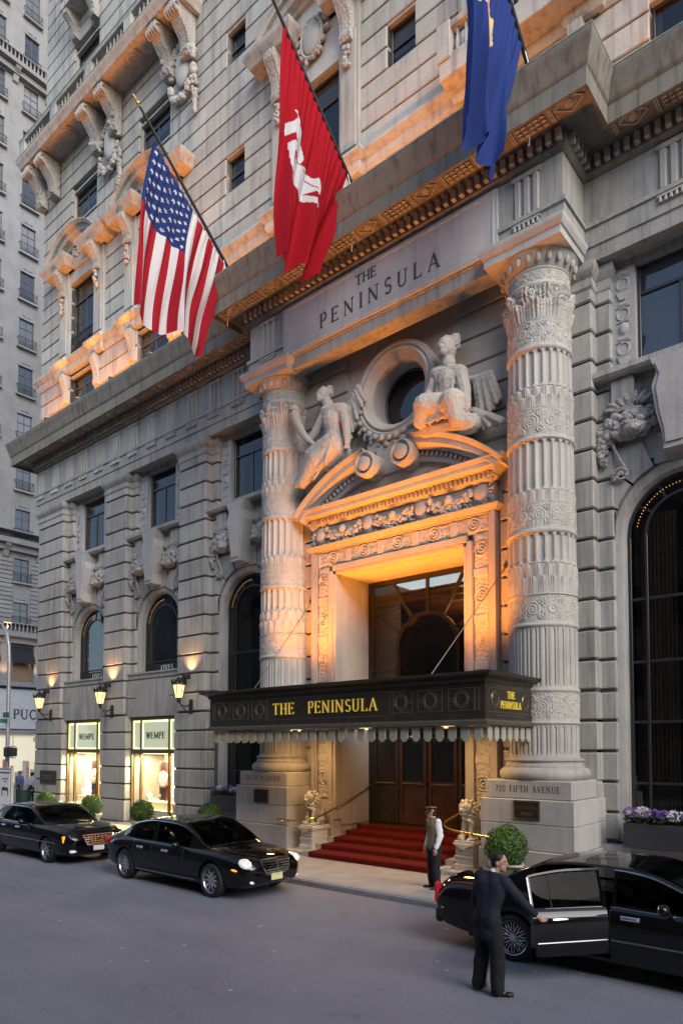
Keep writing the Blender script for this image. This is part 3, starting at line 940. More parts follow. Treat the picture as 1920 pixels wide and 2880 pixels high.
    # backing wall between shop room and street level
    MB().box(c - 1.8, c + 1.8, 1.4, 1.5, .1, 6).build('room_back', 'dark_interior', hotel, angle=0)
    # little sign board of the upper room behind the arched window
    arch = [o for o in kids(hotel) if o.name.startswith('window') and abs(o.data.vertices[0].co.x - c) < 1.4 and o.data.vertices[0].co.z < 8][0]
    MB().box(c - 1.17, c + 1.17, .135, .155, 6.04, 6.36).build('name_board', 'iron', arch, angle=0)
    letters('FIVES', c + .25, 6.09, .20, .135, .01, 'shop_panel', arch, sp=.04)
# ---- pedestals and columns
CXS = (-4.14, 4.14); CY = -1.0
def smooth(a, b, x):
    t = np.clip((x - a) / (b - a), 0, 1); return t * t * (3 - 2 * t)
def scroll_relief(s, t, w, hgt):
    """s: metres along, t: metres up (0..hgt); medallions and running scrolls with leafy fill"""
    k = np.floor(s / w); x = s - (k + .5) * w; y = t - hgt / 2
    sg = np.where(k % 2 == 0, 1, -1)
    R = min(w, hgt) * .44
    r = np.hypot(x, y); a = np.arctan2(y, x) * sg
    sp = np.clip(.5 + .6 * np.cos(2 * math.pi * (r / (R * .36)) - a) * (.65 + .35 * np.cos(5 * a)), 0, 1)
    med = np.clip(.5 + .7 * np.cos(2 * math.pi * r / (R * .5)) * (.6 + .4 * np.cos(8 * a)), 0, 1)
    h = np.where(r < R, np.where(k % 3 == 0, med, sp), 0) * smooth(R, R * .9, r)
    h2 = np.zeros_like(h)
    for dx, dy in ((.5, .27), (.5, -.27), (-.5, .27), (-.5, -.27)):
        xx = x - dx * w; yy = y - dy * hgt; rr = np.hypot(xx, yy); aa = np.arctan2(yy, xx) * sg
        h2 = np.maximum(h2, np.where(rr < R * .5, np.clip(.45 + .7 * np.cos(2 * math.pi * rr / (R * .3) + aa), 0, 1), 0))
    fill = np.clip(.35 + .65 * np.sin(s * 47 + 3 * np.sin(t * 33)) * np.sin(t * 43 + 2.5 * np.sin(s * 29)), 0, 1)
    h = np.where(r < R, h, np.maximum(h2, fill * .8))
    ed = smooth(0, .035, t) * smooth(hgt, hgt - .035, t)
    bd = ((t < .03) | (t > hgt - .03)) * .6
    return np.maximum(h * ed, bd)
def leaf_relief(s, t, w, hgt, tiers=1):
    h = np.zeros_like(s)
    for q in range(tiers):
        off = (q % 2) * .5 * w; hh = hgt * (1 - .42 * q) if tiers > 1 else hgt
        x = ((s + off) / w - np.floor((s + off) / w) - .5) * 2
        v = t / hh
        wid = np.clip(1.05 - .15 * v - np.maximum(v - .72, 0) ** 2 * 9, 0.02, 1.1) * (1 - .12 * np.abs(np.sin(v * 22)))
        body = np.clip(1 - (np.abs(x) / wid) ** 2.2, 0, 1) * (v < 1)
        l = body * (.35 + .65 * v ** 1.5) * (1 - .35 * np.exp(-(x / .10) ** 2)) * (1 - .25 * np.cos(x * 16))
        h = np.where(v < 1, np.maximum(h * (.75 if q else 1), l * (1 + .25 * q)), h)
    return h

# (z0, z1, kind) measured on the photograph
SEG = [(2.86, 3.55, 'cable'), (3.55, 3.63, 'ring'), (3.63, 4.26, 'orn'), (4.26, 4.36, 'ring'), (4.36, 5.70, 'cable_up'), (5.70, 5.80, 'ring'),
       (5.80, 6.40, 'orn2'), (6.40, 6.44, 'ring'), (6.44, 7.12, 'leaf2'), (7.12, 7.80, 'flute'), (7.80, 7.90, 'ring'), (7.90, 8.50, 'orn'), (8.50, 8.76, 'leaf'),
       (8.76, 9.90, 'flute'), (9.90, 9.98, 'ring'), (9.98, 10.65, 'orn2'), (10.65, 11.12, 'leaf2'), (11.12, 11.97, 'flute'), (11.97, 12.07, 'ring'),
       (12.07, 12.69, 'orn'), (12.69, 13.44, 'acanthus'), (13.44, 13.52, 'ring'), (13.52, 13.80, 'orn3'), (13.80, 13.86, 'ring')]
def column_mesh():
    NT = 432; NF = 24
    th = np.linspace(0, 2 * math.pi, NT, endpoint=False)
    Z = []; RR = []
    for (z0, z1, kd) in SEG:
        n = {'ring': 9, 'cable': 26, 'cable_up': 34, 'flute': 30}.get(kd, max(10, int((z1 - z0) / .017)))
        zz = np.linspace(z0, z1, n)
        if kd in ('flute', 'cable', 'cable_up'):
            e = np.linspace(0, .12, 10)
            zz = np.unique(np.concatenate([z0 + e, np.linspace(z0 + .14, z1 - .14, 4), z1 - e]))
        zz = np.concatenate([[z0 + 1e-4], zz[1:-1], [z1 - 1e-4]])
        T, ZZ = np.meshgrid(th, zz)
        base = .765 - .075 * np.clip((ZZ - 5.8) / 8.0, 0, 1) ** 1.3
        S = T * .74; v = ZZ - z0; H = z1 - z0
        if kd == 'ring':
            r = base + .012 + .022 * np.sin(np.pi * v / H) * np.ones_like(T)
        elif kd in ('flute', 'cable', 'cable_up'):
            ph = (T * NF / (2 * math.pi)) % 1 - .5
            hw = .40
            ends = np.minimum(v, H - v)
            lim = np.clip(ends - .02, 0, None) / .07
            lim = np.where(lim < 1, np.sqrt(np.clip(1 - (1 - lim) ** 2, 0, 1)), 1) * hw
            q = np.abs(ph) / np.maximum(lim, 1e-3)
            if kd == 'flute':
                d = .058 * np.sqrt(np.clip(1 - q ** 2, 0, 1))
            else:
                d = .040 * np.sqrt(np.clip(1 - q ** 2, 0, 1)) * 0 + .030 * ((q < 1)) - .030 * np.clip(1 - (np.abs(ph) / .29) ** 2, 0, 1) ** .6 * (q < 1)
            r = base - d
        elif kd in ('orn', 'orn2', 'orn3'):
            w = 2 * math.pi * .74 / {'orn': 13, 'orn2': 11, 'orn3': 24}[kd]
            r = base - .004 + .024 * scroll_relief(S, v, w, H)
        elif kd == 'leaf': r = base - .010 + .032 * leaf_relief(S, v, 2 * math.pi * .74 / 24, H)
        elif kd == 'leaf2': r = base - .014 + .040 * leaf_relief(S, v, 2 * math.pi * .74 / 22, H, 2)
        else:
            r = base - .04 + .10 * leaf_relief(S, v, 2 * math.pi * .74 / 10, H, 2) + .06 * scroll_relief(S, v, 2 * math.pi * .74 / 9, H) * (v / H) + .04 * v / H
        Z.append(ZZ); RR.append(r)
    ZZ = np.concatenate(Z); r = np.concatenate(RR); T = np.broadcast_to(th, r.shape)
    P = np.stack([r * np.cos(T), r * np.sin(T), ZZ], -1)
    m = MB()
    # numpy -> mesh directly (large)
    nz, nt = r.shape
    vs = P.reshape(-1, 3)
    i = np.arange(nz - 1)[:, None] * nt; j = np.arange(nt)[None, :]; jn = (j + 1) % nt
    F = np.stack([i + j, i + jn, i + nt + jn, i + nt + j], -1).reshape(-1, 4)
    me = bpy.data.meshes.new('shaft')
    me.vertices.add(len(vs)); me.vertices.foreach_set('co', vs.ravel())
    me.loops.add(F.size); me.loops.foreach_set('vertex_index', F.ravel())
    me.polygons.add(len(F)); me.polygons.foreach_set('loop_start', np.arange(0, F.size, 4)); me.polygons.foreach_set('loop_total', np.full(len(F), 4))
    me.materials.append(M_['stone_column'])
    me.update(calc_edges=True); me.validate()
    finish(me, 50)
    return me
shaft = column_mesh()
for sx, xc in zip((-1, 1), CXS):
    pd = MB().box(xc - .97, xc + .97, CY - .88, .3, .1, 2.3).build('pedestal', 'stone_groove', hotel, angle=0)
    put_block('stone_block', xc - 1.12, xc + 1.12, CY - 1.05, .32, .12, .84, 'stone_plinth', pd, .02)
    put_block('stone_block', xc - 1.08, xc + 1.08, CY - 1.01, .31, .845, 1.395, 'stone_plinth', pd, .015)
    put_block('stone_block', xc - 1.08, xc + 1.08, CY - 1.01, .30, 1.40, 1.93, 'stone_plinth', pd, .015)
    put_block('stone_block', xc - 1.0, xc + 1.0, CY - .93, .29, 1.935, 2.34, 'stone_plinth', pd, .02)
    letters('700 FIFTH AVENUE', xc, 2.08, .14, CY - .93, .004, 'letter_dark', pd, sp=.028, squeeze=.70)
    b = MB().lathe([(.0, 2.34), (.92, 2.34), (.97, 2.38), (1.0, 2.46), (.98, 2.54), (.92, 2.60), (.86, 2.61), (.86, 2.66), (.83, 2.70), (.83, 2.74), (.87, 2.76), (.87, 2.79), (.80, 2.81), (.775, 2.86)], 64, (xc, CY, 0))
    b.build('column_base', 'stone_column', hotel)
    col = link('column', shaft, hotel, (xc, CY, 0))
    # egg-and-dart echinus
    e = MB(); n = 22
    e.lathe([(.70, 13.86), (.72, 13.88), (.86, 14.12), (.90, 14.18), (.5, 14.19)], 64, (xc, CY, 0))
    e.build('capital', 'stone_column', hotel)
    for k in range(n):
        a = 2 * math.pi * k / n
        eg = MB().ell((.815 * math.cos(a) + xc, .815 * math.sin(a) + CY, 14.02), (.062, .062, .11), rot=(0, R_(30), 0) if False else None, nu=8, nv=6)
        eg.build('egg', 'stone_column', col, loc=(-xc, -CY, 0))
    # abacus
    MB().sweep([(-.9, 14.19), (.0, 14.19), (.0, 14.36), (.04, 14.38), (.08, 14.46), (.10, 14.5), (.10, 14.58), (-.9, 14.58)],
               [(xc - .92, -.6), (xc - .92, CY - .92), (xc + .92, CY - .92), (xc + .92, -.6)]).build('abacus', 'stone_plinth', hotel)

# ---- entablature running round the ressaut of the porch
PF = -1.70; WF = -.50; PX = 5.05
path = [(-21.4, 14.0), (-21.4, WF), (-PX, WF), (-PX, PF), (PX, PF), (PX, WF), (24, WF)]
MB().sweep([(-.5, 14.22), (-.02, 14.22), (-.02, 14.55), (.02, 14.57), (.02, 14.98), (.07, 15.0), (.07, 15.10), (.0, 15.11), (-.5, 15.11)], path).build('architrave', 'stone', hotel)
MB().sweep([(-.5, 15.112), (-.01, 15.112), (-.01, 16.15), (-.5, 16.15)], path).build('frieze', 'stone', hotel)
cor = [(-.5, 16.152), (.0, 16.152), (.05, 16.18), (.11, 16.25), (.11, 16.58), (.20, 16.60), (.24, 16.66), (.80, 16.66), (.80, 16.48), (.86, 16.48), (.86, 16.88), (.90, 16.92), (.92, 17.00), (.95, 17.12), (1.01, 17.34), (1.05, 17.42), (1.05, 17.50), (-.3, 17.56), (-.5, 17.3)]
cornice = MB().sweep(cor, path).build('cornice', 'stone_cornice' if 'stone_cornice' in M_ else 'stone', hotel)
MB().box(-21.0, 24, -.3, 14, 17.2, 17.58).box(-5, 5, -1.6, 0, 17.2, 17.57).build('roof_ledge', 'stone', hotel, angle=0)
MB().sweep([(1.045, 17.502), (1.06, 17.502), (1.06, 17.53), (.4, 17.60), (.4, 17.54)], path).build('copper_flashing', 'copper', hotel)
# dentils: one by one on the porch, small ones joined on the wings
dm = block(.115, .13, .24, .008, 'stone')
n = int(2 * PX / .215)
for k in range(n + 1):
    link('dentil', dm, cornice, (-PX + .02 + k * (2 * PX - .04) / n, PF - .17, 16.42))
for s in (-1, 1):
    for k in range(5): link('dentil', dm, cornice, (s * (PX + .17), PF + .12 + k * .215, 16.42), (0, 0, math.pi / 2))
for k in range(int((18.8) / .215)):
    x = PX + .4 + k * .215
    if x < 12: link('dentil', dm, cornice, (x, WF - .17, 16.42))
for k in range(int((21.4 - PX) / .215)):
    x = -PX - .4 - k * .215
    if x > -21.5: link('dentil', dm, cornice, (x, WF - .17, 16.42))
# soffit ornament: lozenges with rosettes and waffle plates, alternating
def soffit_run(x0, x1, y0, y1, z, par):
    L = x1 - x0; n = max(1, round(L / .92)); w = L / n; ym = (y0 + y1) / 2; hy = abs(y1 - y0) / 2 - .05
    for i in range(n):
        m = MB()
        def zbar(p, q, t=.018):
            p = Vector(p); q = Vector(q); d = (q - p).normalized(); nn = Vector((-d.y, d.x)) * t
            m.prism([tuple(p + nn), tuple(p - nn), tuple(q - nn), tuple(q + nn)], z - .03, z + .01, plane='xy')
        a = x0 + i * w; b = a + w; xm = (a + b) / 2
        zbar((a + .02, y0 + .03), (a + .02, y1 - .03)); zbar((a + .07, y0 + .03), (a + .07, y1 - .03))
        if i % 2 == 0:
            hx = w / 2 - .13
            for (p, q) in (((-hx, 0), (0, hy)), ((0, hy), (hx, 0)), ((hx, 0), (0, -hy)), ((0, -hy), (-hx, 0))):
                zbar((xm + p[0], ym + p[1]), (xm + q[0], ym + q[1]))
            m.ell((xm, ym, z - .01), (.11, .11, .05), nu=10, nv=6)
            m.tube([(xm + .15 * math.cos(t), ym + .13 * math.sin(t), z - .01) for t in np.linspace(0, 6.283, 12, endpoint=False)], .018, 4, closed=True)
        else:
            for u in range(5):
                for v in range(4):
                    px = a + .14 + (w - .2) * (u + .5) / 5; py = ym - hy + 2 * hy * (v + .5) / 4
                    m.box(px - .045, px + .045, py - .035, py + .035, z - .035, z + .01)
        tag(m.build('soffit_panel', 'stone', par, angle=0), kind='stuff')
sf = [(-PX - .8, PX + .8, PF - .80, PF - .24), (PX + .85, 12.0, WF - .80, WF - .24), (-13.0, -PX - .85, WF - .80, WF - .24), (-22.1, -13.0, WF - .80, WF - .24)]
for a in sf: soffit_run(a[0], a[1], a[2], a[3], 16.66, cornice)
# triglyphs with guttae
def triglyph(xc, y):
    m = MB()
    for k in (-1, 0, 1):
        m.prism([(xc + k * .22 - .085, y), (xc + k * .22 - .05, y - .05), (xc + k * .22 + .05, y - .05), (xc + k * .22 + .085, y)], 15.12, 15.98, plane='xy')
    m.box(xc - .34, xc + .34, y - .055, y, 15.99, 16.10)
    t = m.build('triglyph', 'stone', hotel, angle=0)
    g = MB().box(xc - .34, xc + .34, y - .075, y, 14.915, 14.965)
    for k in range(6):
        g.lathe([(.0, 0), (.042, 0), (.03, .11), (0, .11)], 8, (xc - .275 + k * .11, y - .055, 14.80))
    g.build('guttae', 'stone', t)
for xc in (-4.2, 4.2): triglyph(xc, PF + .0)
for xc in (-8.2, -9.46, -10.73, -12.0, -13.27, -14.53, -15.8, -17.07, -18.34, -19.6, -20.9, 7.0, 9.46): triglyph(xc, WF)
for xc in (-6.93,): triglyph(xc, WF)
# name panel frame between the column blocks
MB().sweep([(0, 0), (.05, .0), (.05, .05), (0, .05)], [(0, 0), (1, 0)])
nf = MB()
for (x0, x1, z0, z1) in ((-3.42, 3.42, 15.98, 16.05), (-3.42, 3.42, 14.66, 14.70), (-3.42, -3.35, 14.70, 15.98), (3.35, 3.42, 14.70, 15.98)):
    nf.box(x0, x1, PF - .09, PF - .03, z0, z1, .01)
nf.box(-3.5, 3.5, PF - .075, PF, 14.60, 16.1)
np_ = nf.build('name_panel', 'stone_plinth', hotel, angle=0)
letters('THE', -.38, 15.60, .28, PF - .075, .012, 'letter_dark', np_, sp=.02)
letters('PENINSULA', -.05, 14.93, .42, PF - .075, .012, 'letter_dark', np_, sp=.19, squeeze=.92)
# soffit between the columns
MB().box(-5.04, 5.04, PF + .005, -.5, 14.585, 14.64).build('porch_soffit', 'stone_portal', hotel, angle=0)

# ---- portal wall
PW = -.85
pwm = MB().box(-3.6, -3.02, PW + .08, .3, .1, 14.6).box(3.02, 3.6, PW + .08, .3, .1, 14.6)
# field with the round opening: annulus stitched to a rectangle
OZ, ORi, ORo = 12.80, .89, 1.32
def plate_with_hole(m, x0, x1, z0, z1, y, r, n=48):
    P = []
    for i in range(n):
        a = 2 * math.pi * i / n; c, s = math.cos(a), math.sin(a)
        k = min((x1 if c > 0 else -x0) / max(abs(c), 1e-6), ((z1 - OZ) if s > 0 else (OZ - z0)) / max(abs(s), 1e-6))
        P.append([(r * c, y, OZ + r * s), (k * c, y, OZ + k * s)])
    m.grid(P, closed_u=True, flip=True)
plate_with_hole(pwm, -3.4, 3.4, 9.3, 14.6, PW + .02, ORo - .1)
pwm.box(-3.1, -2.13, PW, .62, 1.0, 8.9).box(2.13, 3.1, PW, .62, 1.0, 8.9).box(-2.13, 2.13, PW, .62, 8.08, 8.9).box(-3.1, 3.1, PW, .3, 8.9, 9.4)
pwm.build('portal_wall', 'stone_portal', hotel, angle=0)
pw2 = MB().box(-3.5, 3.5, 1.4, 1.5, 9, 14.6).build('wall_back', 'dark_interior', hotel, angle=0)
zs = [2.33 + .69 * k for k in range(19)]
pb = MB().box(-3.62, 3.62, -.3, -.28, 9.4, 14.55).build('portal_backing', 'stone_groove', hotel, angle=0)
# (backing has the round hole hidden behind the splay)
bpy.data.objects.remove(pb)
for a, b in zip(zs[:-1], zs[1:]):
    if b > 14.6: b = 14.58
    for s in (-1, 1):
        if a < 9.4: x0, x1 = sorted((s * 3.03, s * 3.62))
        else: x0, x1 = sorted((s * 1.75, s * 3.62))
        o = put_block('stone_block', x0, x1, PW - .04, -.2, a + .03, b - .03, 'stone_portal', hotel, .025)
# oculus: moulded ring and splayed tunnel
oc = MB(); prof = [(ORo + .02, PW + .05), (ORo + .02, PW - .12), (ORo - .03, PW - .20), (ORo - .12, PW - .22), (ORo - .17, PW - .17), (ORo - .19, PW - .20), (ORo - .24, PW - .22), (ORo - .34, PW - .10), (ORi - .02, PW + .02), (ORi - .02, PW + .75)]
oc.grid([[(r * math.cos(a), y, OZ + r * math.sin(a)) for (r, y) in prof] for a in np.linspace(0, 2 * math.pi, 72, endpoint=False)], closed_u=True)
oo = oc.build('oculus', 'stone_portal', hotel)
MB().lathe([(0, 0), (ORi, 0)], 48).xf(Matrix.Translation((0, PW + .66, OZ)) @ Matrix.Rotation(math.pi / 2, 4, 'X')).build('pane', 'glass_oculus' if 'glass_oculus' in M_ else 'glass_dark', oo)
MB().tube([((ORi - .05) * math.cos(a), PW + .62, OZ + (ORi - .05) * math.sin(a)) for a in np.linspace(0, 2 * math.pi, 48, endpoint=False)], .05, 6, closed=True).build('oculus_frame', 'window_frame', oo)

# ---- doorcase: carved architrave, garland frieze, cornice, broken segmental pediment
def relief_panel(x0, x1, z0, z1, y, depth, fn, res=.02, mat='stone_portal', name='carved_panel', parent=None):
    nu = max(4, int((x1 - x0) / res)); nv = max(4, int((z1 - z0) / res))
    X, Z = np.meshgrid(np.linspace(x0, x1, nu), np.linspace(z0, z1, nv), indexing='ij')
    h = fn(X - x0, Z - z0); h[0, :] = h[-1, :] = 0; h[:, 0] = h[:, -1] = 0
    P = np.stack([X, y - h * depth, Z], -1)
    return MB().grid(P).build(name, mat, parent, angle=60)
DF = -1.02
dc = MB()
# moulded outer and inner edges of the architrave (jambs + head), raised bands
for (a, b, d) in ((3.0, 2.86, .06), (2.86, 2.80, .03), (2.36, 2.20, .04), (2.20, 2.10, .0)):
    for s in (-1, 1):
        x0, x1 = sorted((s * a, s * b)); dc.box(x0, x1, DF - d, PW + .1, 1.0, 8.06 + (b - 2.1) - .0, .008)
    dc.box(-b, b, DF - d, PW + .1, 8.06 + (b - 2.1), 8.06 + (a - 2.1), .008)
dc.box(-2.8, -2.36, DF + .03, PW + .1, 1.0, 8.06 + .7).box(2.36, 2.8, DF + .03, PW + .1, 1.0, 8.06 + .7).box(-2.36, 2.36, DF + .032, PW + .1, 8.32, 8.76)
dcase = dc.build('doorcase', 'stone_portal', hotel)
def band(s, t, n):
    """alternating rosettes, plain tablets and leafy scrolls along s"""
    k = 1.15; i = np.floor(s / k); x = s - (i + .5) * k; y = t - .22
    r = np.hypot(x, y)
    ros = np.where(r < .2, .45 + .55 * np.cos(r * 2 * math.pi / .085) * (r > .03) + .6 * (r <= .03), 0)
    tab = (np.abs(np.abs(x) - k / 2) < .10) * .9
    fill = .5 + .5 * np.sin(s * 30 + 3 * np.sin(t * 24)) * np.sin(t * 30 + 2.4 * np.sin(s * 22))
    h = np.where(r < .2, ros, np.where(tab > 0, tab, fill * .8 * (np.abs(y) < .19)))
    return h
for s in (-1, 1):
    x0, x1 = sorted((s * 2.37, s * 2.79))
    relief_panel(x0, x1, 1.6, 8.3, DF + .03, .05, lambda a, b: band(b, a, 0), parent=dcase)
relief_panel(-2.79, 2.79, 8.33, 8.75, DF + .03, .05, lambda a, b: band(a, b, 0), parent=dcase)
# garland frieze
fz = MB().box(-2.98, 2.98, DF + .0, PW + .1, 8.93, 9.52).build('garland_frieze', 'stone_portal', hotel, angle=0)
MB().sweep([(-.1, 8.80), (.07, 8.80), (.10, 8.86), (.16, 8.92), (.16, 8.95), (-.1, 8.95)], [(-2.98, PW), (-2.98, DF), (2.98, DF), (2.98, PW)]).build('frieze_moulding', 'stone_portal', hotel)
r_ = random.Random(5)
for k in range(4):
    xc = -2.62 + k * 1.747
    MB().ell((xc, DF - .03, 9.24), (.19, .10, .25), nu=18, nv=10).tube([(xc + .2 * math.cos(t), DF - .02, 9.24 + .26 * math.sin(t)) for t in np.linspace(0, 6.283, 24, endpoint=False)], .03, 6, closed=True).build('oval_boss', 'stone_portal', fz)
    if k < 3:
        g = MB()
        for i in range(130):
            t = (i + .5) / 130; x = xc + .25 + t * 1.25
            zc = 9.32 - .20 * math.sin(math.pi * t)
            q = r_.uniform(.035, .075)
            g.ell((x, DF - .03 - r_.uniform(0, .06), zc + r_.uniform(-.15, .12)), q, nu=7, nv=5)
        g.ell((xc + .87, DF - .1, 9.30), .11, nu=10, nv=8)
        for i in range(26):
            g.ell((xc + .22 + r_.random() * 1.3, DF - .02, 9.02 + r_.random() * .16), r_.uniform(.03, .06), nu=6, nv=5)
        g.build('garland', 'stone_portal', fz, angle=50)
for s in (-1, 1):
    g = MB()
    for i in range(16): g.ell((s * (2.85 + r_.random() * .1), DF - .03, 9.03 + r_.random() * .42), r_.uniform(.03, .06), nu=6, nv=5)
    g.build('garland', 'stone_portal', fz, angle=50)
# horizontal cornice of the doorcase
HC = [(-.1, 9.52), (.04, 9.52), (.08, 9.58), (.10, 9.60), (.10, 9.74), (.20, 9.76), (.24, 9.80), (.34, 9.80), (.34, 9.90), (.38, 9.92), (.42, 10.0), (-.1, 10.02)]
hc = MB().sweep(HC, [(-2.98, PW), (-2.98, DF), (2.98, DF), (2.98, PW)]).build('door_cornice', 'stone_portal', hotel)
d2 = block(.075, .075, .13, .005, 'stone_portal')
for k in range(47): link('dentil', d2, hc, (-3.04 + k * 6.08 / 46, DF - .135, 9.67))
# raking arcs
AR, AZ = 4.82, 6.42
def arc_mould(a0, a1, prof, name, parent, n=30):
    P = [[((AR + u) * math.cos(a), DF - o, AZ + (AR + u) * math.sin(a)) for (u, o) in prof] for a in np.linspace(a0, a1, n)]
    m = MB().grid(P, flip=a1 > a0)
    k = len(prof)
    m.f.append(tuple(range(k))); m.m.append(0)
    m.f.append(tuple(len(m.v) - k + j for j in range(k))[::-1]); m.m.append(0)
    return m.build(name, 'stone_portal', parent)
pr = [(-.62, -.15), (-.62, .10), (-.55, .14), (-.50, .14), (-.50, .12), (-.36, .12), (-.36, .24), (-.30, .28), (-.24, .40), (-.10, .40), (-.08, .44), (0, .50), (0.02, .50), (.02, -.15)]
for s in (-1, 1):
    a0 = math.acos(3.34 / AR); a1 = math.acos(.72 / AR)
    if s > 0: pm = arc_mould(a0, a1, pr, 'pediment', hotel)
    else: pm = arc_mould(math.pi - a0, math.pi - a1, pr, 'pediment', hotel)
    for k in range(18):
        a = a0 + (a1 - a0) * (k + .5) / 18
        x = (AR - .43) * math.cos(a) * s; z = AZ + (AR - .43) * math.sin(a)
        link('dentil', d2, pm, (x, DF - .155, z), (0, (math.pi / 2 - a) * s, 0))
    # volute roll at the inner end
    xs_, zs_ = s * .60, 10.72
    v = MB()
    v.lathe([(.0, .0), (.34, .0), (.34, .72), (.30, .74), (.22, .66), (.20, .66), (.19, .76), (.10, .80), (0, .80)], 32)
    v.xf(Matrix.Translation((xs_, DF + .15, zs_)) @ Matrix.Rotation(math.pi / 2, 4, 'X'))
    v.build('volute', 'stone_portal', hotel)
# tympanum
ty = MB(); pts = [(x, AZ + math.sqrt((AR - .3) ** 2 - x * x)) for x in np.linspace(-2.9, 2.9, 30)]
ty.prism([(-2.9, 9.95)] + [(2.9, 9.95)] + pts[::-1], DF + .02, PW + .1)
tyo = ty.build('tympanum', 'stone_portal', hotel, angle=0)
for s in (-1, 1):
    x0, x1 = sorted((s * 1.15, s * 2.45))
    pts = [(x, AZ + math.sqrt((AR - .78) ** 2 - x * x)) for x in np.linspace(x0, x1, 14)]
    MB().prism([(x0, 10.10)] + [(x1, 10.10)] + pts[::-1], DF - .03, DF + .03).build('tympanum_panel', 'stone_portal', tyo, angle=0)
# base of the oculus on the pediment
MB().prism([(-1.0, 11.2), (1.0, 11.2), (.8, 11.75), (-.8, 11.75)], PW - .18, PW + .1).prism([(-.42, 10.5), (.42, 10.5), (.6, 11.3), (-.6, 11.3)], DF - .05, PW + .1).build('oculus_base', 'stone_portal', hotel, angle=0)

# ---- deep reveal, fan window and doors
MB().box(-2.14, -2.10, PW + .1, .62, .84, 8.06).box(2.10, 2.14, PW + .1, .62, .84, 8.06).box(-2.1, 2.1, PW + .1, .62, 8.055, 8.09).build('door_reveal', 'stone_portal', hotel, angle=0)
yd = .58; f = MB()
f.box(-2.1, -1.95, yd - .06, yd + .08, .84, 8.05).box(1.95, 2.1, yd - .06, yd + .08, .84, 8.05).box(-1.95, 1.95, yd - .06, yd + .08, 7.92, 8.05).box(-1.95, 1.95, yd - .08, yd + .08, 3.62, 4.2)
FZ, FR = 5.87, 1.03; fx = 0.0
P = [[(fx + (FR + u) * math.cos(a), yy, FZ + (FR + u) * math.sin(a)) for (u, yy) in ((-.05, yd - .1), (.05, yd - .1), (.05, yd + .06), (-.05, yd + .06), (-.05, yd - .1))] for a in np.linspace(0, math.pi, 33)]
f.grid(P)
f.box(fx - FR - .05, fx - FR + .05, yd - .1, yd + .06, 4.2, FZ).box(fx + FR - .05, fx + FR + .05, yd - .1, yd + .06, 4.2, FZ)
rays = []
for a in (30, 60, 90, 120, 150):
    a = R_(a); d = Vector((math.cos(a), math.sin(a))); nn = Vector((-d.y, d.x)) * .035
    L = min(1.95 / max(abs(d.x), 1e-6), (7.95 - FZ) / max(abs(d.y), 1e-6))
    p0 = d * FR; p1 = d * L
    f.prism([(fx + p0.x + nn.x, FZ + p0.y + nn.y), (fx + p0.x - nn.x, FZ + p0.y - nn.y), (fx + p1.x - nn.x, FZ + p1.y - nn.y), (fx + p1.x + nn.x, FZ + p1.y + nn.y)], yd - .05, yd + .05)
f.box(-1.95, fx - FR - .05, yd - .04, yd + .05, FZ - .55, FZ - .48).box(fx + FR + .05, 1.95, yd - .04, yd + .05, FZ - .55, FZ - .48)
fw = f.build('fan_window', 'bronze', hotel)
pane_obj(MB().box(-1.98, 1.98, yd + .02, yd + .028, 4.15, 7.96), fw, 'glass_lobby', 0)
# doors below
dd = MB().box(-2.1, 2.1, yd + .1, yd + .16, .84, 3.65).build('door_back', 'dark_interior', hotel, angle=0)
for x0, x1, mt in ((-1.95, -1.0, 'bronze_dark'), (-.97, -.02, 'mahogany'), (.02, .97, 'mahogany'), (1.0, 1.95, 'bronze_dark')):
    d = MB(); y = yd - .02
    d.box(x0, x0 + .12, y - .05, y + .05, .85, 3.62, .01).box(x1 - .12, x1, y - .05, y + .05, .85, 3.62, .01)
    d.box(x0 + .12, x1 - .12, y - .05, y + .05, .85, 1.12, .01).box(x0 + .12, x1 - .12, y - .05, y + .05, 3.48, 3.62, .01).box(x0 + .12, x1 - .12, y - .045, y + .045, 1.95, 2.07, .01)
    dr = d.build('door', mt, hotel)
    pane_obj(MB().box(x0 + .1, x1 - .1, y, y + .008, 2.05, 3.5), dr, 'glass_dark', .01)
    MB().box(x0 + .12, x1 - .12, y - .01, y + .02, 1.1, 1.96).build('door_panel', mt, dr, angle=0)
    MB().box(x0 + .13, x1 - .13, y - .085, y - .07, 2.0, 2.03, .004).build('push_bar', 'brass', dr)
# lobby seen through the fan window
MB().box(-4, 4, 6.4, 6.5, 0, 9).box(-4, -3.9, .8, 6.5, 0, 9).box(3.9, 4, .8, 6.5, 0, 9).box(-4, 4, .8, 6.5, 7.6, 7.7).box(-4, 4, .8, 6.5, .7, .84).build('lobby', 'mahogany', hotel, angle=0)
lc = MB()
for k in range(7): lc.box(-3.8, 3.8, 1.2 + k * .7, 1.3 + k * .7, 7.48, 7.6)
lc.build('lobby_ceiling_beams', 'brass', hotel, angle=0)
ch = MB()
for k in range(40):
    a = k * 2.4; rr = .08 + .5 * (k / 40)
    ch.ell((.6 + rr * math.cos(a), 3.2 + rr * math.sin(a), 6.7 - .02 * (k % 7)), .03, nu=6, nv=4)
ch.build('chandelier', 'bulb_string', hotel)
area_light('lobby_light', (.6, 3.0, 6.5), (math.pi, 0, 0), 1.2, 1.2, 170, (1, .66, .30), hotel)

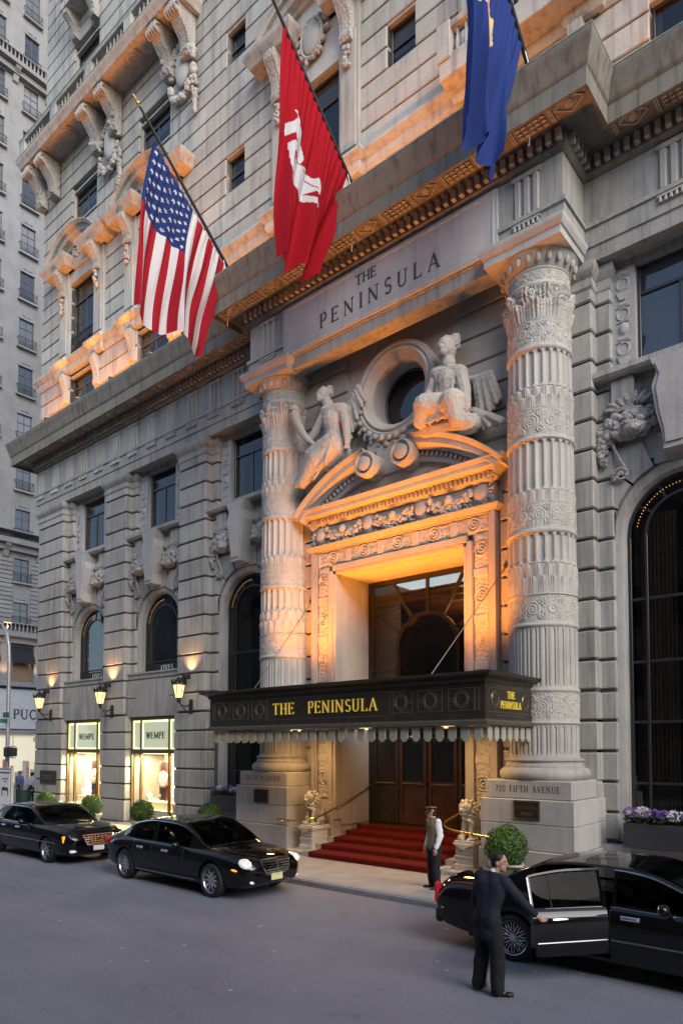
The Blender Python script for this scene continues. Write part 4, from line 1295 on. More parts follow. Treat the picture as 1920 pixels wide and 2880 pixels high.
# ---- steps, landing and red carpet
st = MB()
RIS = [(-2.28, .264), (-1.76, .408), (-1.24, .552), (-.72, .696), (-.20, .84)]
for k, (y, z) in enumerate(RIS):
    st.box(-2.2, 2.2, y + .02, .64, (.12 if k == 0 else RIS[k - 1][1]) - .01, z - .012)
st.box(-3.4, 3.4, -2.2, -.6, .10, .205)
stp = st.build('entrance_steps', 'stone_plinth', hotel, angle=0)
MB().box(-2.1, 2.1, -.2, .62, .828, .836).build('landing', 'landing_wood', hotel, angle=0) if 'landing_wood' in M_ else MB().box(-2.1, 2.1, -.2, .62, .828, .836).build('landing', 'brass', hotel, angle=0)
plain('red_carpet', (.115, .013, .011), .95, var=.22, scale=5.0, bump=.5, bscale=220.0, spec=.1)
cp = MB(); prof = [(-2.34, .124)]
zprev = .12
for k, (y, z) in enumerate(RIS):
    prof += [(y, zprev + .012), (y - .012, z - .035), (y, z - .006), (y + .035, z)]
    zprev = z
prof.append((.10 if False else -.12, .842))
P = [[(x, y, z) for (y, z) in prof] for x in np.linspace(-1.97, 1.97, 12)]
cp.grid(P, flip=True)
P2 = [[(x, y + .012, z - .012) for (y, z) in prof] for x in (-1.97, 1.97)]
cp.grid(P2)
tag(cp.build('red_carpet', 'red_carpet', None), 'deep red carpet running up the entrance steps under the canopy', 'carpet')

# plinths of the doorcase beside the steps
for s in (-1, 1):
    x0, x1 = sorted((s * 2.16, s * 3.08))
    MB().box(x0, x1, DF - .10, .3, .1, .98, .015).box(x0 + .03, x1 - .03, DF - .06, .3, .98, 1.5, .015).build('doorcase_plinth', 'stone_portal', hotel)
# ------------------------------------------------------------------ hotel: upper storeys
UY = -.30; UL = -21.6; UR = 24.0; UZ1 = 52.0
C1 = 21.60                                   # first groove line above the string course
UC = .685
BIG = [-17.8, -12.4, -3.6, 3.6]; SMALL = [-7.45, -.25, 7.0]
up = MB().box(UL + .08, UR, UY + .42, 14, 17.4, UZ1).build('upper_wall', 'stone_groove', hotel, angle=0)
MB().box(UL + .03, UL + .12, UY + .05, 14, 17.4, UZ1).build('side_wall', 'stone', hotel, angle=0)
# solid runs between window strips, course by course
def strip_gaps():
    holes = []
    for c in BIG: holes.append((c - 1.12, c + 1.12, 17.5, 24.7, 'big'))
    return holes
def windows_at(z0, z1):
    """x-intervals not to be filled at this course"""
    out = []
    for c in BIG:
        for (a, b) in ((17.55, 20.2), (21.1, 24.55), (27.3, 28.85), (33.0, 35.6), (37.6, 40.2)):
            if c > -10 and a > 27: continue
            if z0 < b - .05 and z1 > a + .05: out.append((c - 1.07, c + 1.07))
    for c in SMALL:
        for (a, b) in ((17.9, 19.75), (22.96, 24.32), (27.72, 29.08), (33.2, 34.6), (37.9, 39.3)):
            if z0 < b - .05 and z1 > a + .05: out.append((c - .50, c + .50))
    return sorted(out)
rest = MB()                                  # stones above and beside the frame, joined
zc = [C1 - UC * 6 + UC * k for k in range(46)]
for a, b in zip(zc[:-1], zc[1:]):
    iv = windows_at(a, b); x = UL
    runs = []
    for (p, q) in iv:
        if p > x: runs.append((x, p))
        x = max(x, q)
    runs.append((x, UR))
    for (p, q) in runs:
        if q - p < .1: continue
        # split long runs into stones of about 3.4 m
        n = max(1, round((q - p) / 4.2)) if a < 46 else 1
        if p > 9: n = 1
        for k in range(n):
            xa, xb = p + (q - p) * k / n + (.004 if k else 0), p + (q - p) * (k + 1) / n
            if xa > 9 or b > 23 + (8 - xa) * .92: rest.box(xa, xb, UY, .1, a + .028, b - .028, .022)
            else: put_block('stone_course', xa, xb, UY, .1, a + .028, b - .028, 'stone', up, .022)
tag(rest.build('stone_course', 'stone', up, angle=0), kind='stuff')
def reveal_box(c, hw, z0, z1, d=.42):
    m = MB()
    m.box(c - hw - .02, c - hw, UY + .06, UY + .9, z0, z1).box(c + hw, c + hw + .02, UY + .06, UY + .9, z0, z1).box(c - hw, c + hw, UY + .06, UY + .9, z1 - .02, z1 + .05).box(c - hw, c + hw, UY + .06, UY + .9, z0 - .05, z0 + .01)
    return m.build('reveal', 'stone', hotel, angle=0)
def cut_back(c, hw, z0, z1):
    MB().box(c - hw, c + hw, UY + .40, UY + .415, z0, z1).build('room_back', 'dark_interior', hotel, angle=0)
def up_window(c, hw, z0, z1, tr=.72, nm=1):
    reveal_box(c, hw, z0, z1)
    w = rect_window(c, hw, z0, z1, UY + .20, tr, mat='glass_smoke', nm=nm)
    MB().box(c - hw, c + hw, UY + .395, UY + .41, z0, z1).build('room_back', 'dark_interior', hotel, angle=0)
    return w
for c in SMALL:
    for (a, b) in ((17.9, 19.75), (22.96, 24.32), (27.72, 29.08), (33.2, 34.6), (37.9, 39.3)):
        if c == 7.0 and a > 24: continue
        if c == -.25 and (a > 30 or a < 20): continue
        up_window(c, .50, a, b, .5, 0)
# string course breaking forward round the big windows
pth = [(UL, 10), (UL, UY)]
for c in BIG:
    for x, y in ((c - 1.92, UY), (c - 1.92, UY - .16), (c - 1.10, UY - .16), (c - 1.10, UY - .05), (c + 1.10, UY - .05), (c + 1.10, UY - .16), (c + 1.92, UY - .16), (c + 1.92, UY)): pth.append((x, y))
pth.append((UR, UY))
MB().sweep([(-.1, 20.22), (.03, 20.22), (.08, 20.30), (.10, 20.34), (.10, 20.52), (.16, 20.56), (.22, 20.66), (.26, 20.70), (.26, 20.80), (.10, 20.86), (.10, 20.98), (-.1, 21.02)], pth).build('string_course', 'stone', hotel)
MB().sweep([(-.1, 17.57), (.10, 17.57), (.10, 17.75), (.03, 17.82), (-.1, 17.84)], [(UL, 10), (UL, UY), (UR, UY)]).build('base_course', 'stone', hotel)
def console(m, x, w, z0, z1, d, y=UY):
    """scrolled bracket profile extruded across x"""
    H = z1 - z0
    prof = [(y, z0), (y - d * .30, z0 + H * .02), (y - d * .42, z0 + H * .12), (y - d * .32, z0 + H * .25), (y - d * .40, z0 + H * .45), (y - d * .75, z0 + H * .68), (y - d, z0 + H * .80), (y - d * 1.02, z0 + H * .92), (y - d * .9, z1), (y, z1)]
    m.prism(prof, x - w / 2, x + w / 2, plane='yz')
    m.prism([(p[0] - (.02 if p[0] < y - .001 else 0), p[1]) for p in prof], x - w / 5, x + w / 5, plane='yz')
for c in BIG:
    rail = c < 0; D_ = -1.0 if c < -10 else 0.0
    # mezzanine window with consoles
    up_window(c, 1.07, 17.85, 20.05, .75)
    for s in (-1, 1):
        m = MB(); console(m, c + s * 1.32, .34, 18.9, 20.2, .30); m.build('console', 'stone', hotel, angle=30)
    # main window
    up_window(c, 1.07, 21.02, 24.45, .74)
    for s in (-1, 1):
        x0, x1 = sorted((c + s * 1.10, c + s * 1.88))
        m = MB().box(x0, x1, UY - .10, .1, 21.0, 26.0 + D_, .01).box(x0 + .1, x1 - .1, UY - .15, UY - .08, 21.2, 24.9 + D_, .01)
        pi = m.build('pilaster', 'stone', hotel, angle=30)
        m = MB(); console(m, c + s * 1.49, .42, 24.5 + D_ * .6, 26.0 + D_, .55, UY - .1); m.build('console', 'stone_carved', hotel, angle=30)
        m = MB()
        for k in range(14): m.ell((c + s * 1.49 + random.uniform(-.12, .12), UY - .2 - random.uniform(0, .06), 24.4 + D_ * .6 - k * .05), random.uniform(.05, .09), nu=7, nv=5)
        m.build('carved_drop', 'stone_carved', hotel)
    MB().box(c - 1.10, c + 1.10, UY - .02, .1, 24.46, 26.0 + D_).build('lintel', 'stone_plinth', hotel, angle=0)
    # segmental pediment
    hwid = 2.02; rise = .95; Rr = (hwid ** 2 + rise ** 2) / (2 * rise); zc_ = 26.42 + D_ + rise - Rr
    a0 = math.asin((26.42 + D_ - zc_) / Rr)
    P = []
    pp = [(-.42, -.1), (-.42, .16), (-.34, .2), (-.30, .42), (-.14, .48), (-.12, .60), (-.03, .64), (0, .70), (.02, .70), (.02, -.1)]
    for a in np.linspace(a0, math.pi - a0, 26):
        P.append([(c + (Rr + u) * math.cos(a), UY - .08 - o, zc_ + (Rr + u) * math.sin(a)) for (u, o) in pp])
    g = MB().grid(P, flip=True)
    for s in (-1, 1):
        x0, x1 = sorted((c + s * 1.12, c + s * 2.06)); g.sweep([(u, z + D_) for u, z in [(-.1, 26.0), (.45, 26.0), (.50, 26.06), (.52, 26.16), (.62, 26.26), (.66, 26.34), (.66, 26.42), (-.1, 26.44)]], [(x0, UY + .05), (x0, UY - .08), (x1, UY - .08), (x1, UY + .05)])
    pe = g.build('pediment', 'stone', hotel)
    pts = [(c + x, zc_ + math.sqrt((Rr - .3) ** 2 - x * x)) for x in np.linspace(-1.95, 1.95, 20)]
    MB().prism([(c - 1.95, 26.0 + D_), (c + 1.95, 26.0 + D_)] + pts[::-1], UY - .12, .1).build('tympanum', 'stone', hotel, angle=0)
    OZ_ = 25.74 if c > -10 else 25.75
    m = MB().ell((c, UY - .16, OZ_), (.38, .14, .56) if c > -10 else (.2, .08, .2), nu=18, nv=10)
    ov = m.build('oval_shield', 'stone_plinth', hotel)
    m = MB().tube([(c + .44 * math.cos(t) * (1 if c > -10 else .5), UY - .16, OZ_ + .63 * math.sin(t) * (1 if c > -10 else .4)) for t in np.linspace(0, 6.283, 24, endpoint=False)], .06, 6, closed=True)
    for k in range(26):
        a = k * .483; m.ell((c + (.58 + .1 * math.sin(k * 5)) * math.cos(a), UY - .14, OZ_ + (.74 + .08 * math.sin(k * 3)) * math.sin(a) * (.9 if c > -10 else .4)), random.uniform(.06, .11), nu=7, nv=5)
    m.build('carved_wreath', 'stone_carved', hotel)
    # iron rail at the foot of the main window
    if rail:
        m = MB()
        for zz in (21.05, 21.82, 21.9): m.box(c - 1.06, c + 1.06, UY + .05, UY + .08, zz, zz + .035)
        for k in range(19): m.box(c - 1.04 + k * .1155 - .009, c - 1.04 + k * .1155 + .009, UY + .055, UY + .075, 21.08, 21.84)
        m.build('window_rail', 'iron', hotel, angle=0)
    if c < -10:
        up_window(c, 1.0, 27.32, 28.83, .7)
        for (z0, z1) in ((33.0, 35.6), (37.6, 40.2)):
            up_window(c, 1.0, z0, z1, .7)
# balustraded balcony on the right-hand main window
def balustrade(m_rail, x0, x1, y, z0, h, parent, step=.24, mat='stone'):
    r = MB().sweep([(-.14, z0 + h - .14), (.14, z0 + h - .14), (.17, z0 + h - .08), (.17, z0 + h), (-.14, z0 + h)], [(x0, y), (x1, y)]).sweep([(-.13, z0), (.13, z0), (.13, z0 + .12), (-.13, z0 + .12)], [(x0, y), (x1, y)])
    o = r.build('balustrade', mat, parent)
    n = int((x1 - x0) / step)
    key = ('bal', round(h, 2), mat)
    if key not in _blk:
        hh = h - .26
        _blk[key] = MB().lathe([(.05, 0), (.05, .04), (.035, .07), (.075, hh * .35), (.03, hh * .75), (.05, hh - .05), (.05, hh)], 10).mesh('baluster', mat, 40)
    k = 0
    return o, n, key
def posts(o, n, key, x0, x1, y, z, sub=0):
    for k in range(n):
        if sub and k % 9 in (0, 8): continue
        link('baluster', _blk[key], o, (x0 + (x1 - x0) * (k + .5) / n, y, z + .12))
MB().box(3.6 - 2.1, 3.6 + 2.1, UY - .75, UY + .1, 20.5, 20.98, .02).build('balcony_slab', 'stone', hotel)
o, n, key = balustrade(None, 1.6, 5.6, UY - .6, 20.985, .95, hotel); posts(o, n, key, 1.6, 5.6, UY - .6, 20.985)
for x in (1.65, 5.55): MB().box(x - .2, x + .2, UY - .8, UY - .4, 20.99, 22.0, .02).build('balcony_pedestal', 'stone', hotel)

# ---- the great balcony at the upper left
BX0, BX1, BYF, BZ = -21.95, -9.4, -1.5, 30.95
g = MB().sweep([(-1.6, BZ + .05), (-.35, BZ + .05), (-.30, BZ - .06), (-.10, BZ - .06), (-.06, BZ + .02), (-.04, BZ + .12), (.04, BZ + .2), (.06, BZ + .28), (.06, BZ + .36), (-1.6, BZ + .40)], [(BX0, UY), (BX0, BYF), (BX1, BYF), (BX1, UY)])
balc = g.build('balcony', 'stone', hotel)
MB().sweep([(.06, BZ + .361), (.075, BZ + .361), (.075, BZ + .38), (-.2, BZ + .42), (-.2, BZ + .40)], [(BX0, UY), (BX0, BYF), (BX1, BYF), (BX1, UY)]).build('copper_flashing', 'copper', hotel)
o, n, key = balustrade(None, BX0 + .1, BX1 - .1, BYF + .22, BZ + .40, .92, hotel, .26)
posts(o, n, key, BX0 + .1, BX1 - .1, BYF + .22, BZ + .40, 1)
for k in range(5):
    x = BX0 + .3 + k * (BX1 - BX0 - .6) / 4
    MB().box(x - .28, x + .28, BYF + .08, BYF + .36, BZ + .41, BZ + 1.30, .015).build('balcony_pedestal', 'stone', hotel)
MB().sweep([(-.2, BZ + 1.322), (.19, BZ + 1.322), (.19, BZ + 1.35), (-.2, BZ + 1.37)], [(BX0 + .05, BYF + .22), (BX1 - .05, BYF + .22)]).build('copper_flashing', 'copper', hotel)
for x in (-21.35, -20.2, -16.4, -14.95, -11.15, -9.95):
    m = MB(); console(m, x, .50, BZ - 1.75, BZ - .02, 1.0, UY - .05)
    for k in range(5): m.tube([(x - .27 + .135 * k - .0, UY - .92 - .15 * math.cos(t), BZ - .36 + .15 * math.sin(t)) for t in np.linspace(-1.8, 1.8, 8)], .05, 5)
    for k in range(16): m.ell((x + random.uniform(-.22, .22), UY - .12 - .3 * random.random(), BZ - 1.55 + .8 * random.random() - .1), random.uniform(.06, .12), nu=7, nv=5)
    m.build('balcony_bracket', 'stone_carved', hotel, angle=30)
for x in (-18.3, -13.0):
    m = MB()
    for rr, zz in ((.42, 0), (.28, -.03), (.14, -.06)): m.tube([(x + rr * math.cos(t), BYF + .62 + rr * math.sin(t), BZ + .03 + zz) for t in np.linspace(0, 6.283, 18, endpoint=False)], .07, 6, closed=True)
    for k in range(8): m.ell((x + .27 * math.cos(k * .785), BYF + .62 + .27 * math.sin(k * .785), BZ), (.12, .12, .07), nu=8, nv=6)
    m.ell((x, BYF + .62, BZ - .04), .1, nu=8, nv=6)
    m.build('soffit_rosette', 'stone_carved', hotel)
for x in (-15.5, -10.4):
    MB().ell((x, UY - .12, 29.3), (.42, .16, .78), nu=18, nv=12).build('oval_shield', 'stone_plinth', hotel)
    m = MB()
    for k in range(60):
        a = k * .61; rr = 1 + .25 * random.random()
        m.ell((x + .62 * rr * math.cos(a), UY - .12 - .1 * random.random(), 29.2 + .85 * rr * math.sin(a) - (.25 if math.sin(a) < 0 else 0)), random.uniform(.08, .15), nu=7, nv=5)
    for k in range(16): m.ell((x + .75 + random.uniform(-.1, .1), UY - .12, 28.7 - k * .11), random.uniform(.07, .13), nu=7, nv=5)
    tag(m.build('carved_wreath', 'stone_carved', hotel), kind='stuff')
# balconette above
MB().box(-18.9, -16.7, UY - .75, UY, 37.1, 37.45, .02).build('balcony_slab', 'stone', hotel)
m = MB()
for zz in (37.5, 38.35): m.box(-18.9, -16.7, UY - .72, UY - .68, zz, zz + .05)
for k in range(20): m.box(-18.88 + k * .1145, -18.86 + k * .1145, UY - .71, UY - .69, 37.5, 38.36)
m.build('window_rail', 'iron', hotel, angle=0)
for s in (-1, 1):
    m = MB(); console(m, -17.8 + s * .8, .36, 36.0, 37.1, .7); m.build('console', 'stone_carved', hotel, angle=30)
# cornice of the roof, far above
MB().sweep([(-.3, 51.0), (.3, 51.0), (.6, 51.5), (.9, 52), (-.3, 52.2)], [(UL, 10), (UL, UY), (UR, UY)]).build('roof_cornice', 'stone', hotel)
MB().box(UL + .1, UR, UY + .1, 14, 52.0, 52.3).build('roof', 'stone', hotel, angle=0)
# solid masonry behind the wing piers
for (x0, x1) in ((-20.9, -18.75), (-15.55, -13.5), (-10.5, -8.4), (-5.45, -3.5), (3.5, 5.45), (8.4, 10.6)):
    MB().box(x0, x1, -.1, 1.3, .1, 17.3).build('wall_core', 'stone_groove', hotel, angle=0)
MB().box(-21.0, 24, .9, 1.3, 14.15, 17.3).box(-21.0, 24, -.2, .9, 14.26, 17.3).build('wall_core', 'stone_groove', hotel, angle=0)
# ------------------------------------------------------------------ entrance canopy
plain('canopy_bronze', (.060, .050, .040), .38, metal=.45, var=.2, scale=4.0)
plain('canopy_trim', (.16, .145, .115), .35, metal=.5, var=.15)
plain('canopy_line', (.22, .19, .14), .35, metal=.6)
plain('tab_metal', (.46, .47, .39), .4, metal=.2, var=.1)
m_, nt_, b_, o_ = newmat('gold_lit')
b_.inputs['Base Color'].default_value = (.85, .62, .12, 1); b_.inputs['Metallic'].default_value = .3; b_.inputs['Roughness'].default_value = .35
b_.inputs['Emission Color'].default_value = (.85, .60, .06, 1); b_.inputs['Emission Strength'].default_value = .14
can = thing('entrance_canopy', 'dark bronze canopy with gold lettering and scalloped valance over the steps', 'canopy', (0, -1.6, 3.5))
def cb(m, name, mat, parent=None, angle=35): return m.build(name, mat, parent or can, (0, 1.6, -3.5) if not parent else (0, 0, 0), angle)
YA, XA = -3.85, 4.2
cpath = [(-XA, -1.66), (-XA, YA), (XA, YA), (XA, -1.66)]
fas = cb(MB().sweep([(-.12, 3.62), (.0, 3.62), (.0, 4.36), (-.12, 4.36)], cpath), 'fascia', 'canopy_bronze')
cb(MB().sweep([(-.12, 4.361), (.01, 4.361), (.04, 4.39), (.05, 4.43), (.12, 4.46), (.20, 4.50), (.22, 4.52), (.22, 4.555), (-.5, 4.57), (-.5, 4.50)], cpath), 'canopy_cornice', 'canopy_bronze')
cb(MB().sweep([(-.12, 3.50), (.03, 3.50), (.06, 3.53), (.06, 3.58), (.03, 3.60), (.03, 3.618), (-.12, 3.618)], cpath), 'bottom_trim', 'canopy_trim')
cb(MB().box(-XA + .13, XA - .13, YA + .13, -1.7, 4.40, 4.46).box(-3.1, 3.1, -1.7, -1.05, 4.40, 4.46), 'canopy_roof', 'canopy_bronze', angle=0)
cb(MB().box(-XA + .13, XA - .13, YA + .13, -1.7, 3.54, 3.58).box(-3.1, 3.1, -1.7, -1.05, 3.54, 3.58), 'canopy_ceiling', 'canopy_trim', angle=0)
# front ornament: ring-and-bar panels left and right of the name
def line_box(m, x0, x1, z0, z1, y, t=.012):
    m.box(x0, x1, y - .008, y + .004, z0, z0 + t).box(x0, x1, y - .008, y + .004, z1 - t, z1).box(x0, x0 + t, y - .008, y + .004, z0 + t, z1 - t).box(x1 - t, x1, y - .008, y + .004, z0 + t, z1 - t)
def ring_motif(xc, y, half=.30, side=False):
    m = MB(); z = 4.02
    for rr in (.165, .125): m.tube([(xc + rr * math.cos(t), y - .004, z + rr * math.sin(t) * 1.08) for t in np.linspace(0, 6.283, 24, endpoint=False)], .010, 5, closed=True)
    line_box(m, xc - half, xc + half, z - .23, z + .23, y)
    for a, b, c_, d in ((-half, -.165, -.03, -.02), (-half, -.165, .02, .03), (.165, half, -.03, -.02), (.165, half, .02, .03)): m.box(xc + a, xc + b, y - .007, y + .004, z + c_, z + d)
    m.box(xc - .03, xc - .02, y - .007, y + .004, z + .17, z + .23).box(xc + .02, xc + .03, y - .007, y + .004, z - .23, z - .17)
    return m
for xc in (-3.68, -2.94, -2.22, 2.18, 2.92, 3.66): ring_motif(xc, YA).build('ring_motif', 'canopy_line', fas)
m = MB(); line_box(m, -2.0, 1.98, 3.74, 4.28, YA); line_box(m, 3.98, 4.07, 3.79, 4.25, YA); line_box(m, -4.09, -4.02, 3.79, 4.25, YA); m.build('name_border', 'canopy_line', fas)
fas.name = 'fascia'
for w, xc in (('THE', -1.36), ('PENINSULA', .52)):
    letters(w, xc, 3.87, .28, YA - .006, .03, 'gold_lit', fas, sp=.055, squeeze=.92, bold=.62)
# right-hand end
m = MB()
for z0, z1, y0, y1 in ((3.76, 4.26, -3.72, -1.75), (3.70, 4.30, -3.42, -2.12)):
    for a, b, c_, d in ((y0, y1, z0, z0 + .012), (y0, y1, z1 - .012, z1), (y0, y0 + .012, z0, z1), (y1 - .012, y1, z0, z1)): m.box(XA - .004, XA + .008, a, b, c_, d)
for yc in (-3.45, -2.08):
    for rr in (.165, .125): m.tube([(XA + .004, yc + rr * math.cos(t), 4.02 + rr * math.sin(t)) for t in np.linspace(0, 6.283, 20, endpoint=False)], .010, 5, closed=True)
m.build('end_border', 'canopy_line', fas, angle=0)
letters('THE', -2.77, 4.06, .15, XA + .006, .02, 'gold_lit', fas, sp=.02, plane='side', squeeze=.8, bold=.7)
letters('PENINSULA', -2.77, 3.85, .15, XA + .006, .02, 'gold_lit', fas, sp=.02, plane='side', squeeze=.8, bold=.7)
# scalloped valance tabs, each hung on its own
tb = MB(); w = .095
pts = [(-w, .30), (-w, .08)] + [(-w - .02, .06)] + arc_pts(0, .07, .075, math.pi, 2 * math.pi, 10) + [(w + .02, .06), (w, .08), (w, .30)]
tb.prism(pts, -.012, .012)
tb.prism([(-w + .02, .29), (-w + .02, .10), (w - .02, .10), (w - .02, .29)], -.018, .018)
tb.lathe([(0, -.02), (.022, -.02), (.022, .02), (0, .02)], 10)
tb.v[-40:] = [(x, z, y + .055) for (x, y, z) in tb.v[-40:]]
tabm = tb.mesh('valance_tab', 'tab_metal', 30)
nT = 28
for k in range(nT):
    link('valance_tab', tabm, can, (-4.0 + 8.0 * k / (nT - 1), YA + .07 + 1.6, 3.18 - 3.5))
for sx in (-1, 1):
    for k in range(7): link('valance_tab', tabm, can, (sx * (XA - .07), YA + .30 + k * .29 + 1.6, 3.18 - 3.5), (0, 0, math.pi / 2))
# suspension rods
for s in (-1, 1):
    m = MB().tube([(s * 3.18, -.86, 7.42), (s * 2.75, -3.6, 4.55)], .012, 6).ell((s * 3.18, -.9, 7.42), .06, nu=8, nv=6)
    cb(m, 'suspension_rod', 'canopy_trim')
# lamps under the canopy
plain('lamp_metal', (.02, .02, .02), .5)
emit('lamp_warm', (1.0, .66, .30), 1.2)
emit('lamp_pale', (.95, 1.0, .75), .6)
ll = MB()
for k in range(7): ll.box(-3.6 + k * 1.2 - .18, -3.6 + k * 1.2 + .18, YA + .22, YA + .32, 3.515, 3.535)
cb(ll, 'lamp_strip', 'lamp_pale', angle=0)
for k in range(3):
    x = -2.4 + 2.4 * k
    cb(MB().lathe([(0, 3.50), (.16, 3.50), (.16, 3.53), (0, 3.53)], 16, (x, -2.3, 0)), 'ceiling_lamp', 'lamp_warm')
    l = area_light('canopy_light', (x, -2.3 + 1.6, 3.48 - 3.5), (0, 0, 0), .35, .35, 24, (1.0, .56, .22), can)

# ------------------------------------------------------------------ floodlights washing the portal and the upper wall
ORANGE = (1.0, .305, .028)
def floodlight(loc, target, power, label, size=.30, angle=80, col=ORANGE, group=None, light='spot', length=None):
    t = thing('floodlight', label, 'floodlight', loc, 0, group)
    d = (Vector(target) - Vector(loc)).normalized(); q = d.to_track_quat('Z', 'Y').to_matrix().to_4x4()
    L = length or size
    m = MB().box(-L / 2, L / 2, -.10, .10, .10, .24, .015).xf(q); m.build('housing', 'lamp_metal', t)
    m = MB().box(-L / 2 + .02, L / 2 - .02, -.08, .08, .242, .25).xf(q); m.build('lens', 'lamp_lens', t, angle=0)
    MB().box(-.03, .03, -.03, .03, -.02, .14).box(-.10, .10, -.08, .08, -.03, -.005).build('bracket', 'lamp_metal', t)
    p = d * .30
    if light == 'spot':
        spot_light('flood_beam', tuple(p), tuple(p + d), power, col, angle, 1.0, .25, t)
    else:
        l = area_light('flood_beam', tuple(p), (0, 0, 0), L, .12, power, col, t, 150)
        l.rotation_euler = d.to_track_quat('-Z', 'Y').to_euler()
    return t
emit('lamp_lens', (1.0, .55, .2), 1.0)
for i, (x, tgt, pw) in enumerate(((-2.6, (-2.5, -.9, 9.6), 560), (-.9, (-.9, -.9, 10.6), 620), (.9, (.9, -.9, 10.6), 620), (2.6, (2.5, -.9, 9.6), 560))):
    floodlight((x, -2.65, 4.47), tgt, pw, ['floodlight on the canopy roof nearest the far column', 'floodlight on the canopy roof, second from the far column', 'floodlight on the canopy roof, second from the near column', 'floodlight on the canopy roof nearest the near column'][i], angle=100, group='floodlights on the canopy roof')
for x, lab in ((-2.3, 'small floodlight on the canopy roof below the far jamb'), (2.3, 'small floodlight on the canopy roof below the near jamb')):
    floodlight((x, -2.2, 4.47), (x * 1.02, -.9, 7.2), 30, lab, angle=120, group='floodlights on the canopy roof')
for i, x in enumerate((-19.8, -17.4, -15.0, -12.6, -10.2, -7.8, -4.6, -2.2, .2, 2.6, 7.6)):
    y = -1.05 if abs(x) > 5.2 else -2.1
    floodlight((x, y, 17.66), (x, UY + .1, 23.5), 26 if x < 5 else 15, 'low strip floodlight hidden behind the stone cornice lip', light='area', length=2.2, group='strip floodlights along the cornice')

for i, (x, tx) in enumerate(((-19.0, -19.2), (-16.4, -16.2), (-13.8, -13.6), (-11.2, -11.2), (-9.0, -9.0))):
    floodlight((x, -1.2, 17.66), (tx, -1.0, 31.0), 900, ['narrow floodlight behind the cornice nearest the avenue corner', 'narrow floodlight behind the cornice under the far pediment', 'narrow floodlight behind the cornice between the two far pediments', 'narrow floodlight behind the cornice under the second pediment', 'narrow floodlight behind the cornice left of the striped flag'][i], angle=34, group='narrow floodlights along the cornice')
# ------------------------------------------------------------------ wall lanterns
emit('lantern_glass', (1.0, .66, .26), .85)
def lantern(x, label):
    t = thing('wall_lantern', label, 'lantern', (x, -.5, 4.5), 0, 'lanterns on the piers')
    m = MB().box(-.09, .09, -.05, .0, -.22, .28, .01)
    m.tube([(0, -.04, .12), (0, -.25, .03), (0, -.45, .06), (0, -.56, .18)], .022, 7)
    m.tube([(0, -.04, -.12), (0, -.2, -.16), (0, -.34, -.06), (0, -.45, .06)], .016, 6)
    for k in range(10):
        pass
    m.tube([(0, -.22 + .09 * math.cos(a), .0 + .09 * math.sin(a) - .06) for a in np.linspace(0, 5.2, 12)], .012, 5)
    m.lathe([(0, .14), (.05, .15), (.07, .2), (.04, .25), (.10, .29), (.11, .31), (0, .31)], 12, (0, -.56, 0))
    m.build('bracket', 'iron', t)
    g = MB(); P = []
    for k in range(6):
        a0 = k * math.pi / 3; a1 = a0 + math.pi / 3
        pane = MB()
        r0, r1 = .115, .21
        pane.add([(r0 * math.cos(a0), r0 * math.sin(a0) - .56, .31), (r0 * math.cos(a1), r0 * math.sin(a1) - .56, .31), (r1 * math.cos(a1), r1 * math.sin(a1) - .56, .78), (r1 * math.cos(a0), r1 * math.sin(a0) - .56, .78)], [(0, 1, 2, 3)])
        pane.build('glass_pane', 'lantern_glass', t, angle=0)
    f = MB()
    for k in range(6):
        a = k * math.pi / 3
        f.tube([(.118 * math.cos(a), .118 * math.sin(a) - .56, .30), (.214 * math.cos(a), .214 * math.sin(a) - .56, .79)], .014, 5)
    f.lathe([(.20, .76), (.26, .79), (.25, .84), (.20, .87), (.10, .98), (.05, 1.02), (.05, 1.06), (0, 1.08)], 6, (0, -.56, 0))
    f.build('frame', 'iron', t)
    c = MB()
    for k in range(12):
        a = k * math.pi / 6; c.cap((.245 * math.cos(a), .245 * math.sin(a) - .56, .83), (.275 * math.cos(a), .275 * math.sin(a) - .56, .95), .022, .008, 6)
    c.build('crown', 'iron', t)
    h = MB().box(-.13, .13, -.36, -.14, 1.0, 1.18, .02).box(-.02, .02, -.5, -.25, .90, 1.02); h.build('flood_housing', 'lamp_metal', t)
    spot_light('lantern_flood', (0, -.24, 1.22), (0, .02, 2.6), 55, (1.0, .50, .20), 110, .9, .05, t)
    d = bpy.data.lights.new('lantern_bulb', 'POINT'); d.energy = 6; d.color = (1, .68, .30); d.shadow_soft_size = .2
    o = bpy.data.objects.new('lantern_bulb', d); COL.objects.link(o); o.parent = t; o.location = (0, -.56, .55)
    return t
lantern(-19.6, 'lit iron lantern on the corner pier beside the avenue')
lantern(-14.53, 'lit iron lantern on the pier between the two lit shop windows')
lantern(-9.37, 'lit iron lantern on the pier nearest the entrance canopy')
# warm uplight of the same kind glowing on the far building is built with that building

